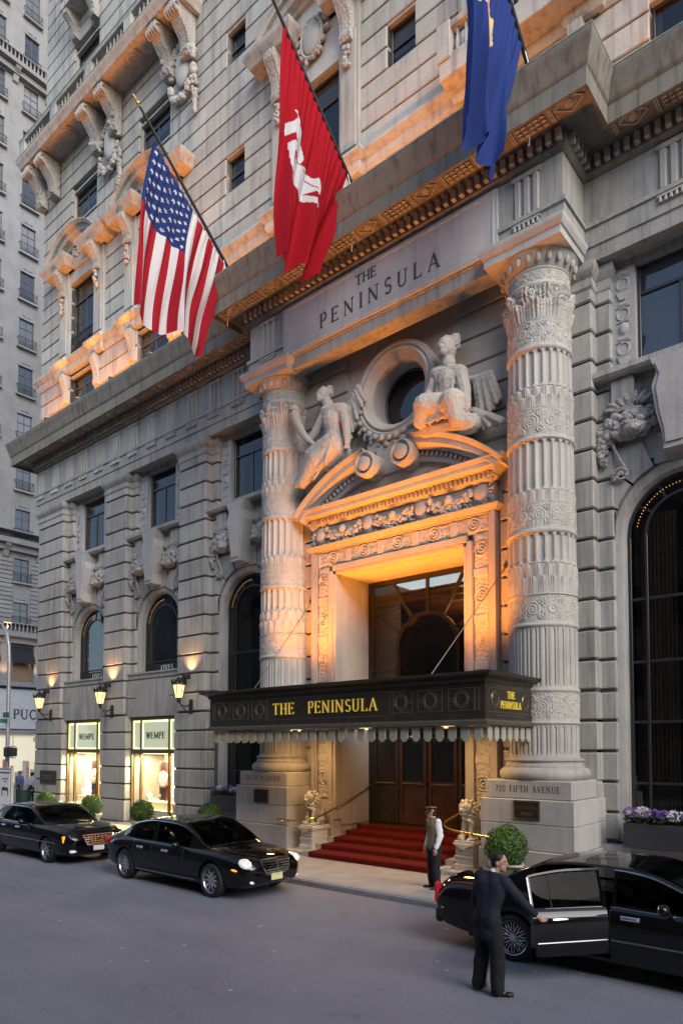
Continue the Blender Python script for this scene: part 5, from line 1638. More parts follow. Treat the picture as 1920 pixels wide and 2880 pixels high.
# ------------------------------------------------------------------ flags
def cloth(name, col, tr=.25):
    m, nt, b, out = newmat(name)
    b.inputs['Base Color'].default_value = (*col, 1); b.inputs['Roughness'].default_value = .9; b.inputs['Specular IOR Level'].default_value = .1
    geo = N(nt, 'ShaderNodeNewGeometry'); wv = N(nt, 'ShaderNodeTexWave', Scale=14.0, Distortion=1.0)
    nt.links.new(geo.outputs['Position'], wv.inputs['Vector'])
    bp = N(nt, 'ShaderNodeBump', Strength=.05, Distance=.01); nt.links.new(wv.outputs[1], bp.inputs['Height']); nt.links.new(bp.outputs[0], b.inputs['Normal'])
    tl = N(nt, 'ShaderNodeBsdfTranslucent'); tl.inputs[0].default_value = (*col, 1)
    mx = N(nt, 'ShaderNodeMixShader'); mx.inputs[0].default_value = tr
    nt.links.new(b.outputs[0], mx.inputs[1]); nt.links.new(tl.outputs[0], mx.inputs[2]); nt.links.new(mx.outputs[0], out.inputs[0])
cloth('flag_red', (.34, .016, .028)); cloth('flag_white', (.62, .61, .63)); cloth('flag_navy', (.020, .038, .145)); cloth('flag_crimson', (.36, .010, .020)); cloth('flag_blue', (.026, .050, .20)); cloth('flag_gold', (.75, .52, .25)); cloth('flag_pink', (.55, .25, .3))
def inpoly(u, v, poly):
    c = np.zeros(u.shape, bool); n = len(poly); j = n - 1
    for i in range(n):
        xi, yi = poly[i]; xj, yj = poly[j]
        cond = ((yi > v) != (yj > v)) & (u < (xj - xi) * (v - yi) / (yj - yi + 1e-12) + xi)
        c ^= cond; j = i
    return c
def flag(name, label, X, cor, classify, mats, nu, nv, seed, fold=.22, nf=2.6, sag=.0, bow=.0):
    """cor: (y,z) of pole tip corner, pole base corner, their free corners"""
    T, B, FT, FB = [np.array(c) for c in cor]
    u = np.linspace(0, 1, nu + 1); v = np.linspace(0, 1, nv + 1)
    U, V = np.meshgrid(u, v, indexing='ij')
    yz = ((1 - U) * (1 - V))[..., None] * T + (U * (1 - V))[..., None] * B + ((1 - U) * V)[..., None] * FT + (U * V)[..., None] * FB
    r = np.random.default_rng(seed)
    amp = fold * np.clip(V * 1.6, 0, 1) * (.6 + .4 * V)
    ph = 2 * math.pi * nf * (U + .10 * V * np.sin(3 * V + seed)) + seed
    dx = amp * (np.sin(ph) + .35 * np.sin(2.3 * ph + 1.0 + 3 * V)) + .05 * np.sin(9 * V + 4 * U + seed) * V
    dx = dx + .035 * np.sin(2 * math.pi * (7 * U + 1.2 * V) + 2 * seed) * np.clip(V * 3, 0, 1) * (1 - .5 * V) + .02 * np.sin(2 * math.pi * 15 * U + seed + 6 * V) * (1 - V)
    dy = .45 * amp * np.cos(ph * 1.0 + .6) + bow * np.sin(math.pi * V) * (1 - U)
    dz = -.10 * amp * np.sin(2 * ph) + .10 * V * np.sin(2 * math.pi * nf * U + 1.2) - sag * np.sin(math.pi * U) * (1 - V)
    P = np.stack([X + dx, yz[..., 0] + dy, yz[..., 1] + dz], -1)
    m = MB().grid(P)
    uc = ((u[:-1] + u[1:]) / 2)[:, None] * np.ones(nv)[None, :]; vc = np.ones(nu)[:, None] * ((v[:-1] + v[1:]) / 2)[None, :]
    m.m = classify(uc, vc).astype(int).ravel().tolist()
    o = tag(m.build(name, mats, None, angle=0), label, 'flag', 'flags hung over the cornice')
    me = o.data; me.polygons.foreach_set('use_smooth', [True] * len(me.polygons)); me.update()
    return o
def us(u, v):
    st = (np.floor(u * 13).astype(int) % 2)               # 0 red, 1 white
    k = st.copy()
    canton = (u < 7 / 13) & (v < .40)
    k[canton] = 2
    for row in range(9):
        n = 6 if row % 2 == 0 else 5
        for c in range(n):
            su = (row + 1) / 10 * 7 / 13; sv = ((2 * c + 1) if row % 2 == 0 else (2 * c + 2)) / 12 * .40
            du = (u - su) / .0205; dv = (v - sv) / .0140
            a = np.arctan2(du, dv); rr = np.hypot(du, dv)
            star = rr < .62 + .38 * np.cos(5 * a)
            k[star & canton] = 1
    return k
flag('national_flag', 'striped red and white flag with a starred blue corner', -5.5, [(-5.0, 20.25), (-2.41, 18.11), (-5.65, 15.0), (-3.15, 15.0)], us, ['flag_red', 'flag_white', 'flag_navy'], 156, 180, 2, fold=.26, nf=1.7, bow=-.15)
E1 = [(0.18, 0.28), (0.24, 0.27), (0.3, 0.28), (0.37, 0.32), (0.43, 0.39), (0.4, 0.43), (0.36, 0.43), (0.28, 0.41), (0.24, 0.37), (0.1, 0.43), (0.09, 0.4), (0.09, 0.38), (0.19, 0.33), (0.23, 0.3)]
E2 = [(0.12, 0.46), (0.28, 0.39), (0.31, 0.42), (0.22, 0.47), (0.2, 0.52), (0.23, 0.56), (0.18, 0.6), (0.14, 0.56)]
E3 = [(0.26, 0.46), (0.36, 0.44), (0.48, 0.42), (0.57, 0.43), (0.64, 0.41), (0.69, 0.47), (0.65, 0.51), (0.58, 0.52), (0.5, 0.55), (0.62, 0.57), (0.7, 0.57), (0.68, 0.6), (0.57, 0.61), (0.46, 0.59), (0.34, 0.55), (0.26, 0.52)]
def redf(u, v):
    k = np.zeros(u.shape, int)
    for e in (E1, E2, E3): k[inpoly(u, v, e)] = 1
    for (u0, v0, du, dv, w) in ((.10, .445, .20, -.06, .004), (.44, .44, .18, .06, .004)):
        L2 = du * du + dv * dv; t = ((u - u0) * du + (v - v0) * dv) / L2; d = np.abs((u - u0) * dv - (v - v0) * du) / math.sqrt(L2)
        k[(d < w) & (t > 0) & (t < 1)] = 0
    return k
flag('red_flag', 'plain crimson flag with a white emblem', -.5, [(-4.81, 20.36), (-2.36, 18.31), (-5.1, 14.4), (-3.5, 14.9)], redf, ['flag_crimson', 'flag_white'], 130, 170, 5, fold=.24, nf=2.1)
EB = [(0.21, 0.39), (0.35, 0.29), (0.39, 0.34), (0.49, 0.31), (0.58, 0.29), (0.62, 0.37), (0.54, 0.46), (0.48, 0.44), (0.38, 0.44), (0.39, 0.39), (0.26, 0.42)]
EB2 = [(.34, .36), (.44, .35), (.47, .40), (.40, .41)]
def bluef(u, v):
    k = np.zeros(u.shape, int); k[inpoly(u, v, EB)] = 1; k[inpoly(u, v, EB2)] = 2; return k
flag('blue_flag', 'plain blue flag with a pale gold crest', 4.5, [(-4.95, 20.4), (-2.53, 18.25), (-4.95, 14.75), (-3.7, 14.6)], bluef, ['flag_blue', 'flag_gold', 'flag_pink'], 110, 150, 9, fold=.20, nf=2.4)
for X, lab in ((-5.5, 'black flagpole carrying the striped national flag'), (-.5, 'black flagpole carrying the crimson flag'), (4.5, 'black flagpole carrying the blue flag')):
    t = thing('flagpole', lab, 'flagpole', (X, -1.75, 17.6), 0, 'flagpoles leaning out from the cornice')
    d = Vector((0, -2.86, 2.6)).normalized(); L = 5.0
    MB().tube([(0, 0, .05), tuple(d * L)], [.055, .035], 10).build('pole', 'iron', t)
    p = d * L
    MB().ell(tuple(p + d * .08), .06, nu=10, nv=8).cap(tuple(p + d * .12), tuple(p + d * .30), .03, .008, 8).build('finial', 'brass', t)
    MB().box(-.12, .12, -.2, .2, -.04, .05, .01).build('foot_plate', 'iron', t)
    q = d * .95
    pts = [tuple(q + Vector((.05, .0, -.08 - k * .0)) + Vector((.12 * math.sin(k * .5), .03 * k, -.28 * k))) for k in range(8)]
    MB().tube(pts, .012, 5).build('halyard', 'white_paint', t)
# ------------------------------------------------------------------ carved figures on the pediment (parts of the hotel)
def figure_base(m, head, hr, neck, shl, shr, chest, waist, hip, arms, legs):
    m.ell(head, (hr * .86, hr * .95, hr * 1.1), nu=14, nv=10)
    m.ell((head[0], head[1] - hr * .75, head[2] - hr * .15), (hr * .25, hr * .35, hr * .3))
    m.ell((head[0], head[1] - hr * .62, head[2] - hr * .5), (hr * .5, hr * .35, hr * .4)); m.ell((head[0] - hr * .3, head[1] - hr * .8, head[2] + hr * .15), hr * .14); m.ell((head[0] + hr * .3, head[1] - hr * .8, head[2] + hr * .15), hr * .14)
    for k in range(44):
        a = k * 2.4; e = 1 - k / 44 * 1.3
        m.ell((head[0] + hr * .85 * math.cos(a), head[1] + hr * .35 + hr * .5 * math.sin(a), head[2] + hr * (.35 + .65 * e)), hr * .30, nu=7, nv=5)
    m.cap(neck, head, hr * .68, hr * .55, 10)
    m.cap(shl, shr, .22, .22, 12)
    m.ell(chest, (.38, .28, .36), nu=14, nv=10); m.cap(chest, waist, .33, .28, 12); m.cap(waist, hip, .29, .38, 12); m.cap(neck, chest, .14, .22, 10)
    for ch in arms:
        for (a, ra), (b, rb) in zip(ch[:-1], ch[1:]): m.cap(a, b, ra * 1.38, rb * 1.38, 10)
    for ch in legs:
        for (a, ra), (b, rb) in zip(ch[:-1], ch[1:]): m.cap(a, b, ra * 1.38, rb * 1.38, 10)
def fingers(m, p, d, s=1.0):
    d = Vector(d).normalized(); x = d.orthogonal().normalized()
    for k in range(4): m.cap(Vector(p) + x * (.03 * (k - 1.5)) * s, Vector(p) + x * (.04 * (k - 1.5)) * s + d * .13 * s, .022 * s, .016 * s, 6)
def wing(m, root, tip, n, y, spread):
    root = Vector(root); tip = Vector(tip)
    for k in range(n):
        t = k / (n - 1); a = root + (tip - root) * (.25 + .75 * t)
        b = a + Vector((spread[0] * (1 + 1.2 * t), -.05 * (k % 2), spread[1] * (1 - .45 * t)))
        m.cap(a, b, .105, .06, 8)
    m.cap(root, tip, .12, .07, 8)
m = MB(); Y = -1.32
figure_base(m, (-2.26, Y - .05, 13.18), .25, (-2.12, Y, 12.92), (-2.12, Y - .05, 12.68), (-1.60, Y, 12.60), (-1.92, Y - .02, 12.40), (-1.88, Y, 11.98), (-1.86, Y + .02, 11.66),
    [[((-1.58, Y, 12.6), .13), ((-1.36, Y - .1, 12.12), .10), ((-1.30, Y - .12, 11.55), .07)], [((-2.15, Y - .05, 12.66), .13), ((-2.45, Y - .15, 12.2), .10), ((-2.62, Y - .22, 11.98), .07)]],
    [[((-1.88, Y - .1, 11.66), .25), ((-2.48, Y - .22, 11.46), .20), ((-3.0, Y - .2, 10.86), .12)], [((-1.8, Y - .05, 11.6), .24), ((-2.3, Y - .3, 11.28), .19), ((-2.85, Y - .3, 10.72), .11)]])
m.ell((-2.02, Y - .2, 12.36), .12); m.ell((-1.80, Y - .2, 12.34), .12)
fingers(m, (-1.30, Y - .12, 11.52), (.1, -.2, -1), 1.2)
for k in range(16):
    t_ = k / 15; m.cap((-1.65 - .75 * t_, Y - .34, 11.80 - .22 * t_), (-1.9 - 1.15 * t_, Y - .36, 11.1 - .42 * t_), .045, .055, 6)
# cornucopia with fruit
pts = [(-2.0, Y - .25, 11.62), (-2.35, Y - .28, 11.70), (-2.62, Y - .3, 11.92), (-2.88, Y - .3, 12.25), (-3.08, Y - .3, 12.62), (-3.16, Y - .3, 12.82)]
for a, b, ra, rb in zip(pts[:-1], pts[1:], (.05, .07, .09, .11, .13), (.07, .09, .11, .13, .17)): m.cap(a, b, ra, rb, 10)
for k in range(9): m.ell((-3.18 + .12 * math.cos(k * 2.3), Y - .3 + .1 * math.sin(k * 2.3), 12.95 + .04 * (k % 3)), .075, nu=8, nv=6)
wing(m, (-1.72, Y + .25, 12.55), (-1.20, Y + .22, 13.22), 7, Y, (.12, -.85))
for k in range(8): m.cap((-2.0 + .12 * k * .3, Y - .25, 11.75 - .05 * k), (-2.75 + .05 * k, Y - .32, 11.15 - .06 * k), .05, .04, 6)
m.cap((-1.6, Y + .05, 11.4), (-2.9, Y, 10.8), .25, .2, 8)
me = roughen(remesh(m, .018, 1, .5, 'figure', ('stone_portal',)), .008, 7.0, .010, 15.0)
link('carved_figure', me, hotel)
m = MB(); Y = -1.34
figure_base(m, (1.87, Y - .04, 13.02), .29, (1.90, Y, 12.62), (1.60, Y - .02, 12.46), (2.22, Y, 12.30), (1.92, Y - .03, 12.18), (1.88, Y, 11.82), (1.86, Y + .02, 11.56),
    [[((2.22, Y, 12.30), .15), ((2.42, Y - .12, 11.78), .12), ((2.50, Y - .16, 11.28), .08)], [((1.60, Y, 12.44), .14), ((1.42, Y - .1, 12.0), .11), ((1.45, Y - .3, 11.78), .08)]],
    [[((1.75, Y - .1, 11.56), .26), ((1.42, Y - .36, 11.62), .21), ((1.25, Y - .30, 11.30), .14)], [((2.0, Y - .1, 11.5), .26), ((2.22, Y - .36, 11.48), .21), ((2.30, Y - .34, 11.0), .13)]])
fingers(m, (2.50, Y - .16, 11.24), (.05, -.2, -1), 1.2)
for k in range(14):
    x = 1.3 + k * .075; m.cap((x, Y - .34 - .03 * (k % 2), 11.7 - .01 * abs(k - 7)), (x + .02, Y - .32, 11.15 + .02 * (k % 3)), .06, .05, 6)
for k in range(6): m.cap((1.65 + .1 * k, Y - .18, 12.4 - .04 * k), (1.72 + .08 * k, Y - .22, 11.8), .05, .06, 6)
wing(m, (2.35, Y + .3, 12.2), (2.92, Y + .28, 12.15), 7, Y, (.12, -1.25))
wing(m, (2.5, Y + .15, 11.3), (3.0, Y + .1, 11.0), 5, Y, (.2, -.45))
m.cap((1.3, Y, 11.15), (2.5, Y, 10.95), .26, .26, 8)
me = roughen(remesh(m, .018, 1, .5, 'figure', ('stone_portal',)), .008, 7.0, .010, 15.0)
link('carved_figure', me, hotel)
# leafy trail under the oculus
m = MB()
for k in range(50):
    a = math.pi + (k / 49) * math.pi; r = 1.42 + .1 * math.sin(k * 2.1)
    m.ell((r * math.cos(a) * .98, PW - .14 - .05 * (k % 3), 12.8 + r * math.sin(a)), random.uniform(.06, .11), nu=7, nv=5)
m.build('carved_trail', 'stone_portal', hotel, angle=50)

# ------------------------------------------------------------------ guardian lions
def lion_mesh(sgn):
    m = MB()
    m.ell((0, .16, .24), (.19, .20, .23)); m.ell((0, .02, .42), (.16, .16, .26)); m.ell((0, -.06, .50), (.155, .13, .17))
    for s in (-1, 1):
        m.ell((s * .15, .12, .13), (.085, .17, .13)); m.cap((s * .16, -.02, .05), (s * .15, -.16, .04), .055, .05)
        m.cap((s * .10, -.12, .42), (s * .10, -.19, .05), .065, .05); m.ell((s * .10, -.22, .04), (.06, .08, .045))
        for k in range(3): m.ell((s * .10 + (k - 1) * .035, -.285, .03), .022, nu=6, nv=5)
    hx = sgn * .05
    m.ell((hx, -.12, .76), (.135, .14, .14)); m.ell((hx + sgn * .03, -.24, .70), (.085, .09, .06)); m.ell((hx + sgn * .03, -.23, .62), (.07, .07, .035))
    m.ell((hx + sgn * .035, -.315, .725), (.035, .025, .025))
    for s in (-1, 1):
        m.ell((hx + s * .06 + sgn * .02, -.235, .79), .035, nu=8, nv=6); m.ell((hx + s * .12, -.1, .87), (.035, .03, .05), nu=8, nv=6); m.ell((hx + s * .06 + sgn * .02, -.225, .835), (.05, .03, .02), nu=8, nv=6)
    for k in range(64):
        t = k / 64; a = k * 2.399; z = .93 - .42 * t; r = .10 + .09 * math.sin(min(1, t * 1.3) * math.pi * .8)
        y = -.02 + r * math.sin(a) * .9; x = hx * (1 - t) + r * 1.15 * math.cos(a)
        if y < -.13 and t < .75: continue
        m.ell((x, y, z), .045, nu=7, nv=5)
    m.cap((0, .30, .15), (0, .36, .45), .05, .07); m.ell((sgn * .14, -.24, .07), .075)
    for k in range(5): m.ell((0 + .05 * (k - 2), -.20, .50 - .01 * k), .03, nu=6, nv=5)
    return roughen(remesh(m, .010, 1, .5, 'lion', ('marble',)), .012, 18.0, .006, 45.0)
def lion(x, sgn, label):
    t = thing('guardian_lion', label, 'lion statue', (x, -1.52, .21), 0, 'stone lions by the steps')
    link('lion_body', lion_mesh(sgn), t, (0, .02, .66))
    p = MB().box(-.26, .26, -.34, .40, 0, .13, .01).box(-.235, .235, -.31, .37, .13, .27, .01).box(-.25, .25, -.33, .39, .27, .33, .01).box(-.225, .225, -.30, .36, .33, .55, .01).box(-.27, .27, -.35, .41, .55, .63, .015).box(-.25, .25, -.33, .39, .63, .67, .01)
    pl = p.build('plinth', 'marble', t)
    r = MB()
    for k in range(4):
        xx = -.16 + k * .107
        r.tube([(xx + .04 * math.cos(a), -.305, .44 + .045 * math.sin(a)) for a in np.linspace(0, 5.5, 10)], .012, 5)
    r.box(-.12, .12, -.318, -.3, .19, .21).box(-.18, .18, -.312, -.3, .36, .375)
    r.prism([(-.24, .60), (.24, .60), (.0, .46)], -.365, -.34)
    r.build('plinth_carving', 'marble', pl)
lion(-2.48, -1, 'pale stone guardian lion on a plinth left of the red steps')
lion(2.52, -1, 'pale stone guardian lion on a plinth behind the uniformed doorman')

# ------------------------------------------------------------------ handrails
def rail(label, pts, posts_):
    t = thing('handrail', label, 'handrail', (pts[0][0], pts[0][1], .2), 0, 'brass handrails of the steps')
    o = Vector((pts[0][0], pts[0][1], .2))
    MB().tube([tuple(Vector(p) - o) for p in pts], .028, 10).build('rail', 'brass', t)
    for a, b in posts_: MB().tube([tuple(Vector(a) - o), tuple(Vector(b) - o)], .016, 8).ell(tuple(Vector(b) - o), .035, nu=8, nv=6).build('rail_bracket', 'brass', t)
def bez(P, n=24):
    f = [cr(np.arange(len(P)), [p[k] for p in P]) for k in range(3)]
    return [tuple(float(g(t)) for g in f) for t in np.linspace(0, len(P) - 1, n)]
rail('brass handrail curving up past the lion on the far side of the red steps', bez([(-3.3, -2.16, 1.03), (-2.7, -2.2, 1.03), (-2.2, -2.15, 1.08), (-2.02, -1.7, 1.18), (-2.02, -.9, 1.42), (-2.02, .5, 1.92)]), [((-3.2, -2.16, 1.02), (-3.2, -2.05, .96)), ((-2.02, -.9, 1.40), (-2.10, -.9, 1.34)), ((-2.02, .1, 1.76), (-2.10, .1, 1.70)), ((-2.95, -2.17, 1.02), (-2.95, -2.05, .96))])
rail('brass handrail looping round the lion on the near side of the red steps', bez([(3.62, -2.16, 1.06), (3.0, -2.2, 1.10), (2.45, -2.22, 1.17), (2.08, -1.95, 1.28), (2.02, -1.3, 1.42), (2.02, -.6, 1.60), (2.02, .5, 1.98)]), [((3.4, -2.16, 1.05), (3.4, -2.05, .99)), ((2.02, -.6, 1.58), (2.10, -.6, 1.52))])

# ------------------------------------------------------------------ plaques
def plaque(name, label, x, z, w, h, y):
    t = thing(name, label, 'plaque', (x, y, z), 0)
    MB().box(-w / 2, w / 2, -.035, .0, -h / 2, h / 2, .012).build('plate', 'bronze_dark', t)
    m = MB(); line_box(m, -w / 2 + .02, w / 2 - .02, -h / 2 + .02, h / 2 - .02, -.035); m.build('border', 'brass', t, angle=0)
    return t
pq = plaque('brass_plaque', 'small dark plaque on the near column pedestal above the box bush', 4.18, 1.70, .60, .42, CY - 1.01)
letters('THE PENINSULA', 0, .03, .055, -.036, .004, 'brass', pq, sp=.008, squeeze=.8)
MB().box(-.12, .12, -.040, -.034, -.06, -.045).box(-.15, .15, -.040, -.034, -.10, -.085).build('small_print', 'brass', pq, angle=0)
plaque('brass_plaque', 'small dark plaque on the far column pedestal left of the lion', -4.10, 1.64, .60, .40, CY - 1.01)
cp_ = plaque('brass_plaque', 'wide dark plaque on the corner pier beside the avenue', -19.75, 1.70, 1.5, .62, YF - .0)
MB().box(-.5, .5, -.041, -.034, .06, .10).box(-.35, .35, -.041, -.034, -.02, .01).box(-.42, .42, -.041, -.034, -.10, -.08).build('small_print', 'canopy_trim', cp_, angle=0)

# ------------------------------------------------------------------ box bushes in pots, flower boxes
def leafmat(name, c0, c1):
    m, nt, b, out = newmat(name)
    geo = N(nt, 'ShaderNodeNewGeometry')
    r = ramp(nt, geo.outputs['Random Per Island'], [(0, c0), (1, c1)])
    nt.links.new(r, b.inputs['Base Color']); b.inputs['Roughness'].default_value = .55
    tl = N(nt, 'ShaderNodeBsdfTranslucent'); nt.links.new(r, tl.inputs[0]); mx = N(nt, 'ShaderNodeMixShader'); mx.inputs[0].default_value = .2
    nt.links.new(b.outputs[0], mx.inputs[1]); nt.links.new(tl.outputs[0], mx.inputs[2]); nt.links.new(mx.outputs[0], out.inputs[0])
leafmat('leaf_box', (.030, .075, .012), (.10, .20, .030)); leafmat('leaf_dark', (.015, .04, .010), (.05, .10, .025))
leafmat('petal_purple', (.16, .05, .32), (.34, .16, .55)); leafmat('petal_white', (.62, .62, .62), (.85, .85, .86))
plain('pot_stone', (.42, .40, .36), .85, var=.12); plain('soil', (.03, .022, .015), .95); plain('planter_metal', (.055, .055, .058), .45, metal=.3); plain('bark', (.06, .04, .025), .9)
def leaves(n, fn, size, seed):
    r = np.random.default_rng(seed); m = MB()
    for k in range(n):
        p, nr = fn(r); nr = Vector(nr).normalized(); x = nr.orthogonal().normalized(); x.rotate(Matrix.Rotation(r.uniform(0, 6.28), 3, nr)); y = nr.cross(x)
        nr2 = (nr + Vector(r.normal(0, .55, 3))).normalized(); x = (x - nr2 * x.dot(nr2)).normalized(); y = nr2.cross(x)
        s = size * r.uniform(.7, 1.3); p = Vector(p)
        m.add([p - x * s * .5, p + y * s * .3, p + x * s * .5, p - y * s * .3], [(0, 1, 2, 3)])
    return m
def ball(r, R):
    d = r.normal(0, 1, 3); d /= np.linalg.norm(d); rad = R * (1 - .25 * r.random() ** 2) * (1 + .07 * math.sin(d[0] * 7 + 2 + R * 40) * math.cos(d[2] * 6 + R * 17) + .04 * math.sin(d[1] * 13 + R * 30)) * (1.10 if r.random() < .03 else 1)
    return d * rad, d
def bush(x, y, R, label, zb=.12, seed=1):
    t = thing('box_bush', label, 'potted bush', (x, y, zb), 0, 'clipped bushes in pots')
    MB().lathe([(0, .0), (.20, .0), (.22, .04), (.17, .08), (.24, .20), (.33, .40), (.37, .44), (.37, .50), (.33, .50), (.31, .45), (0, .44)], 24).build('pot', 'pot_stone', t)
    MB().lathe([(0, .46), (.31, .46)], 20).build('soil', 'soil', t)
    MB().tube([(0, 0, .44), (0, 0, .62)], .03, 8).build('stem', 'bark', t)
    c = leaves(3600, lambda r: ball(r, R), .055, seed); c.ell((0, 0, 0), R * .78, nu=14, nv=10)
    c.build('crown', 'leaf_box', t, (0, 0, .50 + R * .80), angle=0)
    return t
bush(3.95, -2.55, .44, 'clipped box bush before the near column pedestal', seed=1)
bush(-5.75, -2.6, .36, 'clipped box bush behind the middle car roof', zb=.22, seed=2)
bush(-9.3, -2.55, .38, 'clipped box bush before the pier, behind the middle car boot', seed=3)
bush(-12.9, -2.3, .38, 'clipped box bush between the two shop windows', seed=4)
bush(-16.8, -2.1, .36, 'clipped box bush at the far shop window near the avenue', zb=.1, seed=5)
def flower_box(x, w, label, seed):
    t = thing('flower_box', label, 'flower box', (x, -.42, .91), 0, 'flower boxes under the tall windows')
    MB().box(-w / 2, w / 2, -.25, .22, 0, .52, .012).build('trough', 'planter_metal', t); MB().box(-w / 2 + .03, w / 2 - .03, -.22, .2, .525, .53).build('soil', 'soil', t, angle=0)
    f = leaves(1500, lambda r: (np.array([r.uniform(-w / 2, w / 2), r.uniform(-.24, .2), .50 + .18 * r.random()]), np.array([r.normal(0, .5), r.normal(-.3, .5), 1])), .09, seed)
    f.build('foliage', 'leaf_dark', t, angle=0)
    rr = np.random.default_rng(seed); nclu = int(w / .22)
    for k in range(nclu):
        xc = -w / 2 + .12 + k * (w - .24) / max(1, nclu - 1); yc = -.06 - .1 * rr.random(); zc = .70 + .08 * rr.random(); R = .13 + .04 * rr.random()
        b = leaves(170, lambda r: (np.array([xc, yc, zc]) + ball(r, R)[0] * np.array([1, .9, .75]), np.array([0, -.5, .8])), .055, seed + k)
        b.build('blossom', 'petal_purple' if (k % 3 != 1) else 'petal_white', t, angle=0)
flower_box(7.0, 2.5, 'dark trough of purple and white flowers under the tall right window', 21)
flower_box(-6.9, 2.4, 'dark trough of purple and white flowers between the canopy and the far column', 31)
# ------------------------------------------------------------------ cars
m_, nt_, b_, o_ = newmat('car_black')
b_.inputs['Base Color'].default_value = (.004, .004, .005, 1); b_.inputs['Roughness'].default_value = .045; b_.inputs['Specular IOR Level'].default_value = .55
plain('chrome', (.80, .80, .82), .14, metal=1.0, var=.02)
plain('trim_satin', (.30, .30, .31), .32, metal=1.0, var=.02)
plain('rim_alloy', (.62, .62, .65), .25, metal=1.0, var=.05)
plain('tyre', (.014, .014, .015), .75, var=.2, scale=20)
plain('car_trim', (.006, .006, .006), .5)
plain('car_interior', (.018, .016, .015), .8)
plain('leather', (.05, .045, .04), .6)
plain('plate_yellow', (.75, .72, .38), .5); plain('plate_white', (.75, .76, .78), .5); plain('plate_ink', (.06, .07, .18), .6)
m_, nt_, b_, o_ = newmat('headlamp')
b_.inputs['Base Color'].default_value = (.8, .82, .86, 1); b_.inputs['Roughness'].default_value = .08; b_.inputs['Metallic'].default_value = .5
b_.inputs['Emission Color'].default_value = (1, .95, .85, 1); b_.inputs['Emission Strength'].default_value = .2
emit('lamp_amber', (1.0, .33, .03), .5); emit('lamp_red', (.35, .008, .010), .12)

def boolean_cut(me, cutters):
    o = bpy.data.objects.new('t', me); COL.objects.link(o); cs = []
    for c in cutters:
        cm = bpy.data.meshes.new('c'); cm.from_pydata(c.v, [], c.f); cm.update()
        co = bpy.data.objects.new('c', cm); COL.objects.link(co); cs.append(co)
        md = o.modifiers.new('b', 'BOOLEAN'); md.operation = 'DIFFERENCE'; md.solver = 'EXACT'; md.object = co
    dg = bpy.context.evaluated_depsgraph_get()
    r = bpy.data.meshes.new_from_object(o.evaluated_get(dg))
    bpy.data.objects.remove(o)
    for c in cs: bpy.data.objects.remove(c)
    return r

def wheel_mesh(R, w, spokes, style):
    t = MB(); h = w / 2
    t.lathe([(R * .64, -h * .9), (R * .80, -h), (R * .93, -h * .92), (R, -h * .6), (R, h * .6), (R * .93, h * .92), (R * .80, h), (R * .64, h * .9)], 40)
    r = MB()
    r.lathe([(R * .70, -h * .95), (R * .72, -h * .99), (R * .68, -h * .9), (R * .62, -h * .55), (R * .60, h * .8)], 40)
    r.lathe([(0, -h * .62), (R * .13, -h * .66), (R * .16, -h * .5), (R * .16, -h * .2)], 20)
    for k in range(spokes):
        a = 2 * math.pi * k / spokes
        n0 = len(r.v); ww = (R * .075 if style == 'fat' else R * .04)
        if style == 'pair':
            for off in (-.06, .06):
                r.box(R * .14, R * .64, R * off - R * .022, R * off + R * .022, -h * .62, -h * .45, .003)
        else: r.box(R * .12, R * .64, -ww, ww, -h * .66, -h * .42, .006)
        r.xf(Matrix.Rotation(a, 4, 'Z'), n0)
    d = MB().lathe([(0, h * .1), (R * .62, h * .1), (R * .62, h * .12)], 24)
    M = Matrix.Rotation(-math.pi / 2, 4, 'X')     # outer face (local -z) turns towards -y
    M = Matrix.Rotation(math.pi / 2, 4, 'X') @ Matrix.Scale(-1, 4, (0, 0, 1))
    out = []
    for q, n, mt in ((t, 'tyre', 'tyre'), (r, 'rim', 'rim_alloy'), (d, 'brake_disc', 'car_trim')):
        q.v = [(x, z, y) for (x, y, z) in q.v]; q.f = [f[::-1] for f in q.f]
        out.append((n, q.mesh(n, mt, 40)))
    return out

